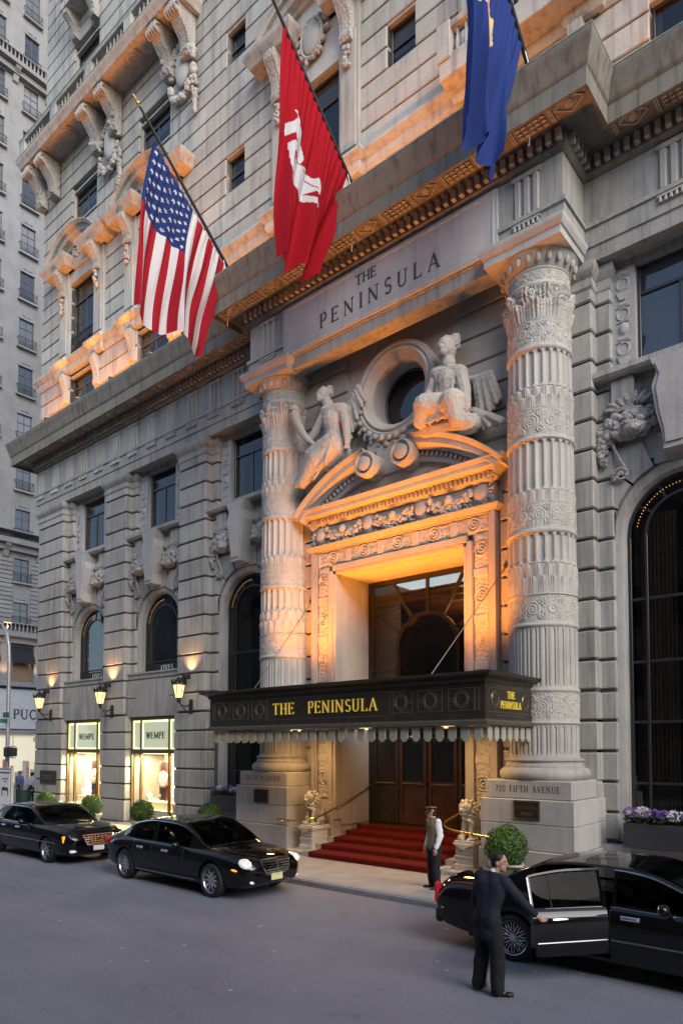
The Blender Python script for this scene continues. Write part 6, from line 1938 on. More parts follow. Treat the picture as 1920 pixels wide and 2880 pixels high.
def car(name, label, X0, Yc, rz, S):
    """S: dict of profiles, x measured from the rear bumper forwards"""
    L = S['L']; t = thing(name, label, 'car', (X0, Yc, 0), rz, 'black cars at the kerb')
    top = cr(*S['top']); bot = cr(*S['bot']); wid = cr(*S['wid']); sh = cr(*S['sh'])
    xs = np.unique(np.concatenate([np.linspace(0, .25, 9), np.linspace(.25, L - .35, 46), np.linspace(L - .35, L, 13)]))
    def section(x, n=22):
        w = float(wid(x)); zb = float(bot(x)); zt = float(top(x)); zs = min(float(sh(x)), zt - .015)
        k = [(0, zb), (w * .78, zb), (w * .93, zb + .05), (w * .975, zb + .17), (w * .995, zb + .30), (w, (zb + zs) / 2 + .05), (w * .99, zs - .13), (w * .965, zs - .05), (w * .91, zs), (w * .78, zs + (zt - zs) * .55), (w * .45, zt - .006), (0, zt + .004)]
        return k
    rows = []
    for x in xs:
        half = section(x)
        rows.append([(x, -y, z) for y, z in half] + [(x, y, z) for y, z in half[-2:0:-1]])
    b = MB(); P = np.array(rows); b.grid(P, closed_v=True, flip=False)
    n = P.shape[1]
    b.f.append(tuple(range(n))); b.m.append(0); b.f.append(tuple(len(b.v) - n + j for j in range(n - 1, -1, -1))); b.m.append(0)
    me = bpy.data.meshes.new('body'); me.from_pydata(b.v, [], b.f); me.update()
    bm = bmesh.new(); bm.from_mesh(me); bmesh.ops.recalc_face_normals(bm, faces=bm.faces); bm.to_mesh(me); bm.free()
    cuts = []
    wr = S['wheel_r']; tw = S['track']
    for xw in (S['rw'], S['fw']):
        for s in (-1, 1):
            c = MB().lathe([(0, -.5), (wr + .045, -.5), (wr + .045, 0), (0, 0)], 36)
            c.v = [(x + xw, s * (tw - .30) + s * (-z), y + wr + .01) for (x, y, z) in c.v]
            cmn = bmesh.new(); cm = bpy.data.meshes.new('x'); cm.from_pydata(c.v, [], c.f); cmn.from_mesh(cm); bmesh.ops.remove_doubles(cmn, verts=cmn.verts, dist=1e-5); bmesh.ops.recalc_face_normals(cmn, faces=cmn.faces)
            cmn.to_mesh(cm); cc = MB(); cc.v = [tuple(v.co) for v in cm.vertices]; cc.f = [tuple(p.vertices) for p in cm.polygons]; cmn.free(); cuts.append(cc)
    od = S.get('open_door')
    if od:
        d0, d1 = od
        c = MB().prism([(d0 + .10, .30), (d1, .30), (d1, 1.3), (d0, 1.3), (d0 - .02, .95), (d0 + .02, .70)], -1.3, -.25); cuts.append(c)
    me = boolean_cut(me, cuts)
    me.materials.clear(); me.materials.append(M_['car_black']); finish(me, 32)
    body = link('body', me, t)
    # greenhouse
    g0, g1 = S['gh']; rz_ = cr(*S['roof']); gw = cr(*S['gw'])
    gx = np.linspace(g0, g1, 71); rows = []
    NS, NR, NT = 9, 5, 8
    for x in gx:
        zb = float(sh(x)) - .02; zr = max(float(rz_(x)), zb + .004); H = zr - zb; w = float(gw(x)); tum = .30 * min(H, .45)
        half = []
        for j in range(NS): q = j / NS; half.append((w - tum * q ** 1.25 * .9, zb + H * .86 * q))
        wt = w - tum * .9
        for j in range(NR): a = math.pi / 2 * j / NR; half.append((wt - .10 * (1 - math.cos(a)) * min(1, H / .3), zb + H * (.86 + .09 * math.sin(a))))
        wi = half[-1][0]; zi = half[-1][1]
        for j in range(NT + 1): q = j / NT; half.append((wi * (1 - q), zi + (zr - zi) * (1 - (1 - q) ** 2)))
        rows.append(half)
    H_ = np.array(rows)              # [i][j][(y,z)]
    ni, nj = H_.shape[:2]
    def pt(i, j, s, off=0.0): return (gx[i], s * (H_[i, j, 0] + off), H_[i, j, 1] + off * .2)
    paint = MB(); glass = {}
    fr, rr_ = S['ws'], S['bl']         # windshield x-range, backlight x-range
    sw = S['sw']                      # list of (x0,x1,name)
    for s in (-1, 1):
        vid = {}
        def vert(mb_, key, p, store):
            if key not in store: store[key] = len(mb_.v); mb_.v.append(p)
            return store[key]
        st_p = {}; st_g = {}
        for i in range(ni - 1):
            for j in range(nj - 1):
                xm = (gx[i] + gx[i + 1]) / 2; cls = None
                if 1 <= j < NS and any(a < xm < b_ for a, b_ in sw): cls = ('side', [k for k, (a, b_) in enumerate(sw) if a < xm < b_][0], s)
                if j >= NS + NR - 1 + 0:
                    if fr[0] < xm < fr[1]: cls = ('windshield', 0, 0)
                    if rr_[0] < xm < rr_[1]: cls = ('rear_window', 0, 0)
                if od and s < 0 and od[0] - .02 < xm < od[1] and j < NS + 1: cls = 'skip'
                if cls == 'skip': continue
                mb_ = paint if cls is None else glass.setdefault(cls, MB())
                stt = st_p if cls is None else st_g.setdefault(cls, {})
                q = [(i, j), (i + 1, j), (i + 1, j + 1), (i, j + 1)]
                f = [vert(mb_, (a, b_, s), pt(a, b_, s), stt) for a, b_ in q]
                mb_.f.append(tuple(f if s < 0 else f[::-1])); mb_.m.append(0)
    paint.build('roof', 'car_black', t, angle=40)
    for cls, mb_ in glass.items(): mb_.build({'side': 'side_window'}.get(cls[0], cls[0]), 'glass_car', t, angle=60)
    # bright line round the side glass
    def xi(x): return int(np.argmin(np.abs(gx - x)))
    for s in (-1, 1):
        i0, i1 = xi(sw[0][0] - S.get('trim_back', .05)), xi(sw[-1][1] + .04)
        if od and s < 0: i0 = xi(od[1])
        m = MB().tube([pt(i, 0, s, .012) for i in range(i0, i1 + 1, 2)], .014, 6)
        m.tube([pt(i, NS, s, .006) for i in range(i0, i1 + 1, 2)], .013, 6)
        m.build('window_trim', 'chrome', t)
        # pillars between panes are paint; door seams
        for x in S['seams']:
            if od and s < 0 and x < od[1] - .01: continue
            k = section(x)
            pts = [(x, s * (y + .002), z) for y, z in k[3:9]]
            MB().tube(pts, .006, 5).build('door_seam', 'car_trim', t)
        for x in S['handles']:
            if od and s < 0 and x < od[1]: continue
            w = float(wid(x)); z = S['handle_z']
            MB().cap((x - .09, s * (w + .018), z), (x + .09, s * (w + .018), z), .016, .014, 8).box(x - .12, x + .12, s * w - .01, s * w + .006, z - .028, z + .028, .004).build('door_handle', 'chrome', t)
        if S.get('strip'):
            x0, x1, z = S['strip']
            if od and s < 0: x0 = od[1] + .02
            pts = [(x, s * (float(wid(x)) + .004), z) for x in np.linspace(x0, x1, 14)]
            MB().tube(pts, .013, 6).build('side_strip', 'trim_satin', t)
        xm_ = S['mirror']; ym = s * (float(wid(xm_)) + .10)
        MB().ell((xm_, ym, S['mirror_z']), (.07, .11, .075), nu=14, nv=10).cap((xm_ + .03, s * (float(wid(xm_)) - .1), S['mirror_z'] - .07), (xm_, ym, S['mirror_z'] - .04), .03, .025, 8).build('mirror', 'car_black', t)
        MB().ell((xm_ - .045, ym, S['mirror_z']), (.035, .09, .058), nu=12, nv=8).build('mirror_glass', 'chrome', t)
    # underside, wheels
    MB().box(.5, L - .5, -.7, .7, .18, .35).build('underbody', 'car_trim', t, angle=0)
    parts = wheel_mesh(wr, .225, S['spokes'], S['rim'])
    for xw in (S['rw'], S['fw']):
        for s in (-1, 1):
            first = None
            rot = (0, 0, 0) if s < 0 else (0, 0, math.pi)
            for nme, pm in parts:
                o = link('wheel' if first is None else nme, pm, first or t, (xw, s * (tw - .115), wr) if first is None else (0, 0, 0), rot if first is None else None)
                if first is None: first = o
    # seats seen through the glass
    for x in S['seats']:
        for y in (-.38, .38):
            m = MB().box(x - .10, x + .10, y - .25, y + .25, .55, 1.10, .05).box(x - .07, x + .05, y - .13, y + .13, 1.12, 1.30, .04)
            m.build('seat', 'leather', t)
    return t, dict(top=top, bot=bot, wid=wid, sh=sh, body=body, pt=pt, gx=gx, NS=NS, section=section, xi=xi)

# -- the saloon in the middle
S2 = dict(L=5.21, wheel_r=.345, track=.94, rw=1.06, fw=4.22, spokes=10, rim='fat',
    top=([0, .05, .35, .95, 1.3, 3.7, 4.2, 4.7, 5.02, 5.14, 5.21], [.80, .96, 1.035, 1.06, 1.03, .99, .965, .91, .845, .79, .66]),
    bot=([0, .2, .8, 4.6, 5.0, 5.21], [.42, .30, .22, .20, .24, .34]),
    wid=([0, .06, .2, .6, 1.2, 3.8, 4.6, 4.95, 5.12, 5.21], [.62, .76, .85, .915, .935, .935, .905, .83, .73, .60]),
    sh=([0, .3, 1.2, 2.4, 3.6, 4.2, 4.8, 5.21], [.74, .90, .955, .95, .915, .885, .80, .64]),
    gh=(.55, 4.02), roof=([.55, .75, 1.0, 1.5, 2.1, 2.6, 3.0, 3.4, 3.8, 4.02], [.95, 1.07, 1.21, 1.40, 1.475, 1.47, 1.43, 1.28, 1.04, .93]),
    gw=([.55, .9, 1.6, 3.0, 3.6, 4.02], [.74, .80, .85, .85, .83, .76]), ws=(3.02, 3.86), bl=(.72, 1.42),
    sw=[(1.12, 2.10), (2.22, 3.42)], seams=[1.42, 2.16, 3.30], handles=[1.72, 2.66], handle_z=.80, strip=(1.55, 3.75, .31), mirror=3.22, mirror_z=.98, seats=(1.7, 2.75))
c2, g2 = car('black_sedan', 'rounded black saloon with a yellow plate and upright grille, middle of the three cars', -4.63, -5.92, R_(-.6), S2)
m = MB(); xg = 5.16
fr_ = [(-.38, .79), (.38, .79), (.35, .63), (.26, .50), (-.26, .50), (-.35, .63)]
for a, b in zip(fr_, fr_[1:] + fr_[:1]): m.tube([(xg - .06 + (.02 if a[1] < .5 else -.02), a[0], a[1]), (xg - .06 + (.02 if b[1] < .5 else -.02), b[0], b[1])], .018, 6)
for k in range(5): z = .545 + k * .050; hw = .29 + .016 * k; m.box(xg - .055, xg - .02, -hw, hw, z - .007, z + .007)
m.box(xg - .05, xg - .012, -.012, .012, .51, .79)
m.v = [(x + .125 - max(0, z - .62) * .40, y, z) for x, y, z in m.v]
gr = m.build('grille', 'chrome', c2); gb = MB().prism(fr_, xg - .12, xg - .04, plane='yz'); gb.v = [(x + .105 - max(0, z - .62) * .40, y, z) for x, y, z in gb.v]; gb.build('grille_backing', 'car_trim', gr, angle=0)
m = MB().tube([(4.98, .045 * math.cos(a), .93 + .045 * math.sin(a)) for a in np.linspace(0, 6.283, 16, endpoint=False)], .005, 5, closed=True)
for a in (90, 210, 330): m.tube([(4.98, 0, .93), (4.98, .042 * math.cos(R_(a)), .93 + .042 * math.sin(R_(a)))], .005, 5)
m.tube([(4.98, 0, .84), (4.98, 0, .89)], .006, 5); m.build('hood_ornament', 'chrome', c2)
for s in (-1, 1):
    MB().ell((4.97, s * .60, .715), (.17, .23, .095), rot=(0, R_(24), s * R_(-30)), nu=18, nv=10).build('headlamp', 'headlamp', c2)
    MB().ell((4.90, s * .80, .60), (.12, .05, .03), rot=(0, R_(10), s * R_(-40)), nu=12, nv=8).build('turn_signal', 'lamp_amber', c2)
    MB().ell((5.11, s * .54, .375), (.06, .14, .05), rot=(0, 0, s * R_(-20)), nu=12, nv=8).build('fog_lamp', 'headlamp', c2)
    MB().ell((.06, s * .66, .80), (.06, .16, .10), rot=(0, 0, s * R_(25)), nu=12, nv=8).build('tail_lamp', 'lamp_red', c2)
MB().box(5.205, 5.225, -.155, .155, .365, .515, .004).build('number_plate', 'plate_yellow', c2)
MB().box(3.9, 3.93, -.5, .5, .965, .98).build('wiper', 'car_trim', c2)

# -- the saloon at the left edge
S1 = dict(L=5.27, wheel_r=.335, track=.93, rw=1.18, fw=4.20, spokes=7, rim='fat',
    top=([0, .04, .25, .8, 1.2, 3.7, 4.3, 4.9, 5.15, 5.27], [.88, 1.02, 1.08, 1.09, 1.05, 1.02, .99, .92, .83, .70]),
    bot=([0, .2, .8, 4.7, 5.1, 5.27], [.42, .30, .22, .20, .22, .30]),
    wid=([0, .05, .2, .6, 1.2, 4.0, 4.8, 5.1, 5.21, 5.27], [.74, .84, .89, .93, .945, .94, .91, .84, .76, .62]),
    sh=([0, .3, 1.2, 2.4, 3.6, 4.2, 4.9, 5.27], [.84, .96, .985, .97, .95, .925, .85, .68]),
    gh=(.62, 3.95), roof=([.62, .8, 1.05, 1.5, 2.0, 2.6, 2.95, 3.3, 3.7, 3.95], [1.0, 1.10, 1.24, 1.42, 1.46, 1.455, 1.42, 1.28, 1.06, .97]),
    gw=([.62, .9, 1.6, 3.0, 3.6, 3.95], [.76, .81, .85, .85, .83, .78]), ws=(2.98, 3.80), bl=(.80, 1.42),
    sw=[(1.25, 2.10), (2.22, 3.34)], seams=[1.5, 2.16, 3.26], handles=[1.75, 2.62], handle_z=.84, strip=(.9, 4.7, .56), mirror=3.10, mirror_z=1.02, seats=(1.75, 2.7))
c1, g1 = car('black_sedan', 'angular black saloon with a bright chrome grid grille, leftmost of the three cars', -11.30, -6.02, R_(-.4), S1)
m = MB(); xg = 5.22
fr_ = [(-.44, .76), (.44, .76), (.32, .50), (-.32, .50)]
for a, b in zip(fr_, fr_[1:] + fr_[:1]): m.tube([(xg, a[0], a[1]), (xg, b[0], b[1])], .018, 6)
for k in range(4): z = .545 + k * .052; hw = .33 + .024 * k; m.box(xg - .02, xg + .02, -hw, hw, z - .009, z + .009)
for k in range(7): y = -.30 + .1 * k; m.box(xg - .016, xg + .016, y - .007, y + .007, .51, .75)
m.v = [(x + .075 - max(0, z - .5) * .22, y, z) for x, y, z in m.v]
gr = m.build('grille', 'chrome', c1); gb = MB().prism(fr_, xg - .10, xg - .02, plane='yz'); gb.v = [(x + .070 - max(0, z - .5) * .22, y, z) for x, y, z in gb.v]; gb.build('grille_backing', 'car_trim', gr, angle=0)
MB().tube([(xg + .075, .06 * math.cos(a), .635 + .06 * math.sin(a)) for a in np.linspace(0, 6.283, 16, endpoint=False)], .012, 5, closed=True).prism([(-.035, .67), (.035, .67), (.03, .62), (0, .59), (-.03, .62)], xg + .06, xg + .08, plane='yz').build('grille_badge', 'brass', gr)
for s in (-1, 1):
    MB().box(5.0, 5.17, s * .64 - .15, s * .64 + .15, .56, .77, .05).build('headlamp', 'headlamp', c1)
    MB().box(4.88, 5.06, s * .83 - .04, s * .83 + .04, .56, .76, .03).build('turn_signal', 'lamp_amber', c1)
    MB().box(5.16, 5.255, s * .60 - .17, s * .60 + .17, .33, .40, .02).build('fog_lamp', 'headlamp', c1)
    MB().box(0.0, .08, s * .74 - .06, s * .74 + .06, .62, .96, .02).build('tail_lamp', 'lamp_red', c1)
MB().tube([(5.12 - .9 * (y / .95) ** 4, y, .475) for y in np.linspace(-.9, .9, 21)], .012, 6).build('bumper_strip', 'chrome', c1)
MB().box(5.272, 5.285, -.155, .155, .35, .50, .004).build('number_plate', 'plate_white', c1)

# -- the big saloon at the right with its rear door open
S3 = dict(L=5.47, wheel_r=.335, track=.955, rw=1.33, fw=4.33, spokes=12, rim='pair',
    top=([0, .03, .2, .9, 1.4, 3.8, 4.4, 5.0, 5.35, 5.47], [.84, 1.0, 1.055, 1.075, 1.05, 1.03, 1.0, .95, .86, .72]),
    bot=([0, .2, .8, 4.9, 5.3, 5.47], [.40, .30, .22, .20, .22, .30]),
    wid=([0, .04, .2, .6, 1.2, 4.2, 5.0, 5.3, 5.41, 5.47], [.80, .88, .92, .95, .965, .96, .93, .88, .80, .66]),
    sh=([0, .3, 1.2, 2.4, 3.6, 4.4, 5.1, 5.47], [.82, .96, .99, .985, .965, .95, .88, .70]),
    gh=(.95, 4.15), roof=([.95, 1.1, 1.35, 1.8, 2.3, 2.8, 3.1, 3.5, 3.9, 4.15], [1.02, 1.13, 1.28, 1.455, 1.505, 1.50, 1.47, 1.32, 1.10, .98]),
    gw=([.95, 1.2, 1.9, 3.2, 3.8, 4.15], [.80, .84, .875, .875, .85, .79]), ws=(3.14, 4.0), bl=(1.12, 1.72),
    sw=[(1.72, 2.62), (2.78, 3.62)], seams=[1.70, 2.72, 3.62], handles=[2.02, 2.98], handle_z=.86, strip=(.25, 5.0, .56), mirror=3.42, mirror_z=1.06, seats=(1.95, 3.0), open_door=(1.66, 2.72))
c3, g3 = car('black_limousine', 'long black saloon with its rear door swung open, beside the man in a dark suit', 4.85, -5.86, 0, S3)
for s in (-1, 1):
    MB().box(-.006, .07, s * .835 - .05, s * .835 + .06, .64, .96, .025).build('tail_lamp', 'lamp_red', c3)
MB().tube([(.0 + .9 * abs(y / .97) ** 6 * .25, y, .60) for y in np.linspace(-.93, .93, 25)], .02, 6).build('bumper_strip', 'chrome', c3)
MB().box(-.02, .12, -.86, .86, .34, .56, .04).build('rear_bumper', 'car_black', c3)
MB().box(.0, .04, -.8, .8, .80, .84, .008).build('trunk_strip', 'chrome', c3)
m = MB(); m.box(5.40, 5.47, -.42, .42, .48, .74, .02); m.build('grille', 'chrome', c3)
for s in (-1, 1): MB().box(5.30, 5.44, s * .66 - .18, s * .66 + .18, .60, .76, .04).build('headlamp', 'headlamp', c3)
# interior behind the open door
MB().box(1.66, 2.70, -.30, .86, .28, .34).box(1.66, 2.70, .80, .86, .34, .95).build('cabin_floor', 'car_interior', c3, angle=0)
MB().box(1.66, 2.10, -.28, .7, .34, .56, .05).box(1.60, 1.80, -.28, .7, .56, 1.08, .05).build('rear_bench', 'leather', c3)
# the door: outer skin follows the body side, hinged on the front edge
d0, d1 = 1.66, 2.71
dr = MB(); xsd = np.linspace(d0, d1, 14); rows = []
for x in xsd:
    k = g3['section'](x)[3:9]; rows.append([(x - d1, -(y + .004), z) for y, z in k])
rows = np.array(rows); rows[0, 0, 2] += .12; rows[0, 0, 0] += .08
dr.grid(rows)
inner = rows.copy(); inner[:, :, 1] += .085
dr.grid(inner, flip=True)
for a, b in ((rows[0], inner[0]), (inner[-1], rows[-1])): dr.grid(np.array([a, b]), flip=False)
dr.grid(np.array([rows[:, 0], inner[:, 0]]), flip=True); dr.grid(np.array([rows[:, -1], inner[:, -1]]))
HX, HY = d1, -.0
door = dr.build('door', 'car_black', c3, (d1, 0, 0), angle=35)
pivot_y = -.965
door.data.transform(Matrix.Translation((0, -pivot_y, 0)))
door.location = (d1, pivot_y, 0); DA = R_(52); door.rotation_euler = (0, 0, DA)
# window frame of the door and its glass
i0, i1 = g3['xi'](d0), g3['xi'](d1)
tr = lambda p: (p[0] - d1, p[1] - pivot_y, p[2])
topc = [tr(g3['pt'](i, g3['NS'], -1)) for i in range(i0, i1 + 1, 2)]; botc = [tr(g3['pt'](i, 0, -1, .012)) for i in range(i0, i1 + 1, 2)]
MB().tube(topc, .024, 6).tube([botc[0], topc[0]], .024, 6).tube([botc[-1], topc[-1]], .02, 6).build('door_frame', 'car_black', door)
MB().tube(botc, .010, 6).tube([(botc[0][0] - .02, botc[0][1] - .02, botc[0][2]), (topc[0][0] - .02, topc[0][1] - .02, topc[0][2])], .014, 6).tube([(botc[3][0], botc[3][1], botc[3][2]), (topc[3][0], topc[3][1], topc[3][2])], .010, 6).build('door_trim', 'trim_satin', door)
gl = MB(); gl.grid(np.array([[tr(g3['pt'](i, j, -1)) for j in range(0, g3['NS'] + 1)] for i in range(i0, i1 + 1)])); gl.build('door_window', 'glass_car', door, angle=60)
MB().cap((-.80, -.035, .86), (-.60, -.035, .86), .018, .016, 8).build('door_handle', 'chrome', door)
MB().tube([(x - d1, -(float(g3['wid'](x)) + .006) - pivot_y, .56) for x in np.linspace(d0 + .05, d1 - .02, 8)], .010, 6).build('side_strip', 'trim_satin', door)
# ------------------------------------------------------------------ people
plain('skin', (.46, .28, .20), .55, var=.06); plain('hair_black', (.010, .008, .007), .6); plain('suit_navy', (.009, .011, .026), .8, var=.2, scale=4, bump=.2, bscale=30)
plain('trousers_black', (.006, .006, .009), .85, var=.15, bump=.2, bscale=20); plain('shoe', (.010, .009, .008), .3); plain('shirt', (.74, .75, .78), .75, var=.05, bump=.2, bscale=18)
plain('vest_tan', (.24, .18, .10), .75, var=.3, scale=30); plain('cap_dark', (.012, .022, .018), .6); plain('eye', (.02, .015, .012), .3)
def hand(m, w, d, side, s=1.0, curl=.4, up=(0, 0, 1)):
    """wrist w, pointing d, thumb on 'side' vector"""
    w = Vector(w); d = Vector(d).normalized(); sd = Vector(side); sd = (sd - d * sd.dot(d)).normalized(); pn = d.cross(sd)
    c = w + d * .055 * s
    m.cap(w, c + d * .03 * s, .026 * s, .030 * s, 8)
    m.ell(c + d * .01 * s, (.034 * s,) * 3, nu=8, nv=6)
    for k in range(4):
        o = sd * (.030 - .020 * k) * s; L = (.040, .046, .043, .034)[k] * s
        p0 = c + o + d * .025 * s; p1 = p0 + (d + pn * curl * .5).normalized() * L; p2 = p1 + (d + pn * curl * 1.8).normalized() * L * .8
        m.cap(p0, p1, .0105 * s, .0095 * s, 6); m.cap(p1, p2, .0095 * s, .008 * s, 6)
    t0 = w + d * .025 * s + sd * .022 * s; t1 = t0 + (sd * .8 + d * .7 + pn * .3).normalized() * .040 * s; t2 = t1 + (d + sd * .25 + pn * .4).normalized() * .030 * s
    m.cap(t0, t1, .014 * s, .011 * s, 6); m.cap(t1, t2, .011 * s, .009 * s, 6)
def head(m, c, f, s=1.0):
    """head centred at c facing f (horizontal)"""
    c = Vector(c); f = Vector(f).normalized(); r = Vector((f.y, -f.x, 0)); a = math.atan2(f.y, f.x) - math.pi / 2
    m.ell(c + Vector((0, 0, .02)), (.074 * s, .094 * s, .100 * s), rot=(0, 0, a), nu=16, nv=12)
    m.ell(c + f * .030 - Vector((0, 0, .055)), (.054 * s, .062 * s, .065 * s), rot=(0, 0, a), nu=12, nv=9)
    m.ell(c + f * .060 - Vector((0, 0, .098)), (.028, .024, .020), rot=(0, 0, a), nu=8, nv=6)
    m.cap(c + f * .088 + Vector((0, 0, .008)), c + f * .108 - Vector((0, 0, .030)), .010, .016, 8)
    m.ell(c + f * .083 - Vector((0, 0, .060)), (.026, .012, .010), rot=(0, 0, a), nu=8, nv=6)
    m.ell(c + f * .078 + Vector((0, 0, .030)), (.055, .018, .012), rot=(0, 0, a), nu=10, nv=6)
    for s_ in (-1, 1): m.ell(c + r * s_ * .076 - f * .008 - Vector((0, 0, .012)), (.012, .022, .034), rot=(0, 0, a), nu=8, nv=6)
def person(label, loc, rz, J, C, voxel=.0085, detail=True, group=None):
    t = thing('person', label, 'person', loc, rz, group)
    b = MB(); hf = Vector(J['face'])
    head(b, J['head'], hf)
    b.cap(J['neck'], Vector(J['head']) - Vector((0, 0, .05)), .055, .05, 10)
    b.cap(J['neck'], J['chest'], .06, .11, 10); b.cap(J['chest'], J['pelvis'], .12, .12, 10)
    b.cap(J['sh'][0], J['sh'][1], .055, .055, 8)
    for s in (0, 1):
        b.cap(J['sh'][s], J['el'][s], .045, .038, 8); b.cap(J['el'][s], J['wr'][s], .036, .026, 8)
        hand(b, J['wr'][s], Vector(J['hd'][s]), Vector(J['th'][s]), 1.0, J['curl'][s])
        b.cap(J['pelvis'], J['hip'][s], .1, .085, 8); b.cap(J['hip'][s], J['kn'][s], .075, .052, 8); b.cap(J['kn'][s], J['an'][s], .05, .036, 8)
        b.cap(J['an'][s], Vector(J['an'][s]) + Vector(J['toe'][s]) * .09 - Vector((0, 0, .045)), .03, .022, 8)
    link('body', remesh(b, voxel, 2, .4, 'body', ('skin',)), t)
    if detail:
        c = Vector(J['head']); r = Vector((hf.y, -hf.x, 0)).normalized(); f = hf.normalized()
        e = MB()
        for s_ in (-1, 1): e.ell(c + f * .082 + r * s_ * .030 + Vector((0, 0, .012)), (.010, .010, .006), nu=6, nv=5)
        e.build('eyes', 'eye', t)
    # trousers
    m = MB()
    for s in (0, 1):
        m.cap(J['pelvis'], J['hip'][s], .125, .115, 12); tk = C.get('tk', 1.0); m.cap(J['hip'][s], J['kn'][s], .112 * tk, .086 * tk, 12); m.cap(J['kn'][s], Vector(J['an'][s]) + Vector((0, 0, .0)), .086 * tk, .078 * tk, 12)
    m.cap(Vector(J['pelvis']) + Vector((0, 0, .12)), J['pelvis'], .13, .135, 12)
    link('trousers', roughen(remesh(m, .012, 3, .5, 'trousers', (C['trousers'],)), .010, 7.0, .004, 17.0), t)
    for s in (0, 1):
        a = Vector(J['an'][s]); d = Vector(J['toe'][s]).normalized(); q = MB()
        q.cap(a - Vector((0, 0, .015)) - d * .03, a - Vector((0, 0, .040)) - d * .05, .042, .036, 10); q.cap(a - Vector((0, 0, .045)) - d * .05, a - Vector((0, 0, .058)) + d * .17, .036, .030, 10); q.ell(a - Vector((0, 0, .055)) + d * .13, (.048, .048, .033), nu=10, nv=7)
        link('shoe', remesh(q, .009, 2, .5, 'shoe', ('shoe',)), t)
    # upper garment
    m = MB(); k = C.get('bulk', 1.0)
    ch = Vector(J['chest']); pe = Vector(J['pelvis'])
    m.cap(J['sh'][0], J['sh'][1], .072 * k, .072 * k, 12)
    hem = Vector((0, 0, C.get('hem', -.10)))
    for s in (0, 1):
        wa = (ch * .38 + pe * .62) + (Vector(J['hip'][s]) - pe) * .55 + Vector((0, 0, .02))
        m.cap(ch + (Vector(J['sh'][s]) - ch) * .52, wa, .118 * k, .098 * k, 12)
        m.cap(wa, pe + (Vector(J['hip'][s]) - pe) * .75 + hem, .100 * k, .112 * k, 12)
    m.cap(ch, pe, .13 * k, .12 * k, 12); m.cap(Vector(J['neck']) - Vector((0, 0, .005)), ch, .066, .12, 10)
    for s in (0, 1): m.cap(Vector(J['neck']) - Vector((0, 0, .03)), Vector(J['sh'][s]) + Vector((0, 0, .0)), .050, .062 * k, 8)
    tors = m
    sl = tors if C['sleeve'] == C['top'] else MB()
    for s in (0, 1):
        sl.cap(J['sh'][s], J['el'][s], .074 * k, .060 * k, 10); e = Vector(J['el'][s]); w = Vector(J['wr'][s]); sl.cap(e, e + (w - e) * C.get('slen', .88), .060 * k, .046 * k, 10)
    link(C['top_name'], roughen(remesh(tors, .012, 4, .5, C['top_name'], (C['top'],)), .004, 6.0, .003, 15.0), t)
    if sl is not tors: link('shirt_sleeves', roughen(remesh(sl, .010, 3, .5, 'shirt_sleeves', (C['sleeve'],)), .010, 12.0, .006, 25.0), t)
    if C.get('cuff'):
        q = MB()
        for s in (0, 1):
            e = Vector(J['el'][s]); w = Vector(J['wr'][s]); q.cap(e + (w - e) * .84, e + (w - e) * .98, .040, .038, 12)
        q.build('shirt_cuffs', 'shirt', t)
    n = Vector(J['neck']); q = MB(); q.cap(n - Vector((0, 0, .006)), n + Vector((0, 0, .016)), .060, .055, 14); q.build('collar', 'shirt' if C.get('collar', True) else C['top'], t)
    c = Vector(J['head']); f = hf.normalized(); a = math.atan2(f.y, f.x) - math.pi / 2
    if C.get('hair', True):
        q = MB(); q.ell(c + Vector((0, 0, .048)) - f * .018, (.083, .096, .082), rot=(0, 0, a), nu=16, nv=12); q.ell(c - f * .055 - Vector((0, 0, .01)), (.068, .052, .075), rot=(0, 0, a), nu=12, nv=8)
        link('hair', remesh(q, .008, 2, .5, 'hair', ('hair_black',)), t)
    return t
J1 = dict(head=(.07, .12, 1.61), face=(.85, .50, 0), neck=(.035, .065, 1.475), chest=(.015, .03, 1.27), pelvis=(0, -.03, .93),
    sh=[(-.175, .03, 1.415), (.205, .08, 1.385)], el=[(-.235, .0, 1.12), (.31, .25, 1.16)], wr=[(-.225, .05, .87), (.36, .45, .97)], hd=[(0, .25, -1), (.12, .55, -.42)], th=[(.6, .5, 0), (-.5, .2, .8)], curl=[.5, .9],
    hip=[(-.095, -.03, .90), (.095, -.03, .90)], kn=[(-.12, .0, .49), (.13, .02, .49)], an=[(-.14, -.05, .085), (.17, -.02, .085)], toe=[(-.35, .93, 0), (.55, .83, 0)])
person('person in a dark navy suit seen from behind, reaching for the open car door', (6.53, -8.12, 0), R_(-20), J1, dict(top='suit_navy', top_name='jacket', sleeve='suit_navy', trousers='trousers_black', cuff=True, hem=-.16, bulk=1.14, tk=1.12))
J2 = dict(head=(.0, .05, 1.575), face=(.12, 1, 0), neck=(0, .0, 1.44), chest=(0, -.01, 1.25), pelvis=(0, -.03, .91),
    sh=[(-.18, -.01, 1.385), (.18, -.01, 1.385)], el=[(-.235, -.04, 1.10), (.235, -.05, 1.10)], wr=[(-.235, .06, .86), (.225, .05, .86)], hd=[(0, .2, -1), (0, .2, -1)], th=[(.4, .8, 0), (-.4, .8, 0)], curl=[.5, .5],
    hip=[(-.09, -.03, .88), (.09, -.03, .88)], kn=[(-.10, .0, .48), (.10, .0, .48)], an=[(-.11, -.03, .085), (.11, -.03, .085)], toe=[(-.3, .95, 0), (.3, .95, 0)])
dm_ = person('uniformed doorman in peaked cap, white sleeves and tan waistcoat beside the steps', (2.86, -3.66, .12), R_(150), dict(J2, face=(.49, .86, 0)), dict(top='vest_tan', top_name='waistcoat', sleeve='shirt', trousers='trousers_black', hem=-.02, bulk=1.12, slen=.95, tk=1.08))
q = MB(); c = Vector((0, .05, 1.575))
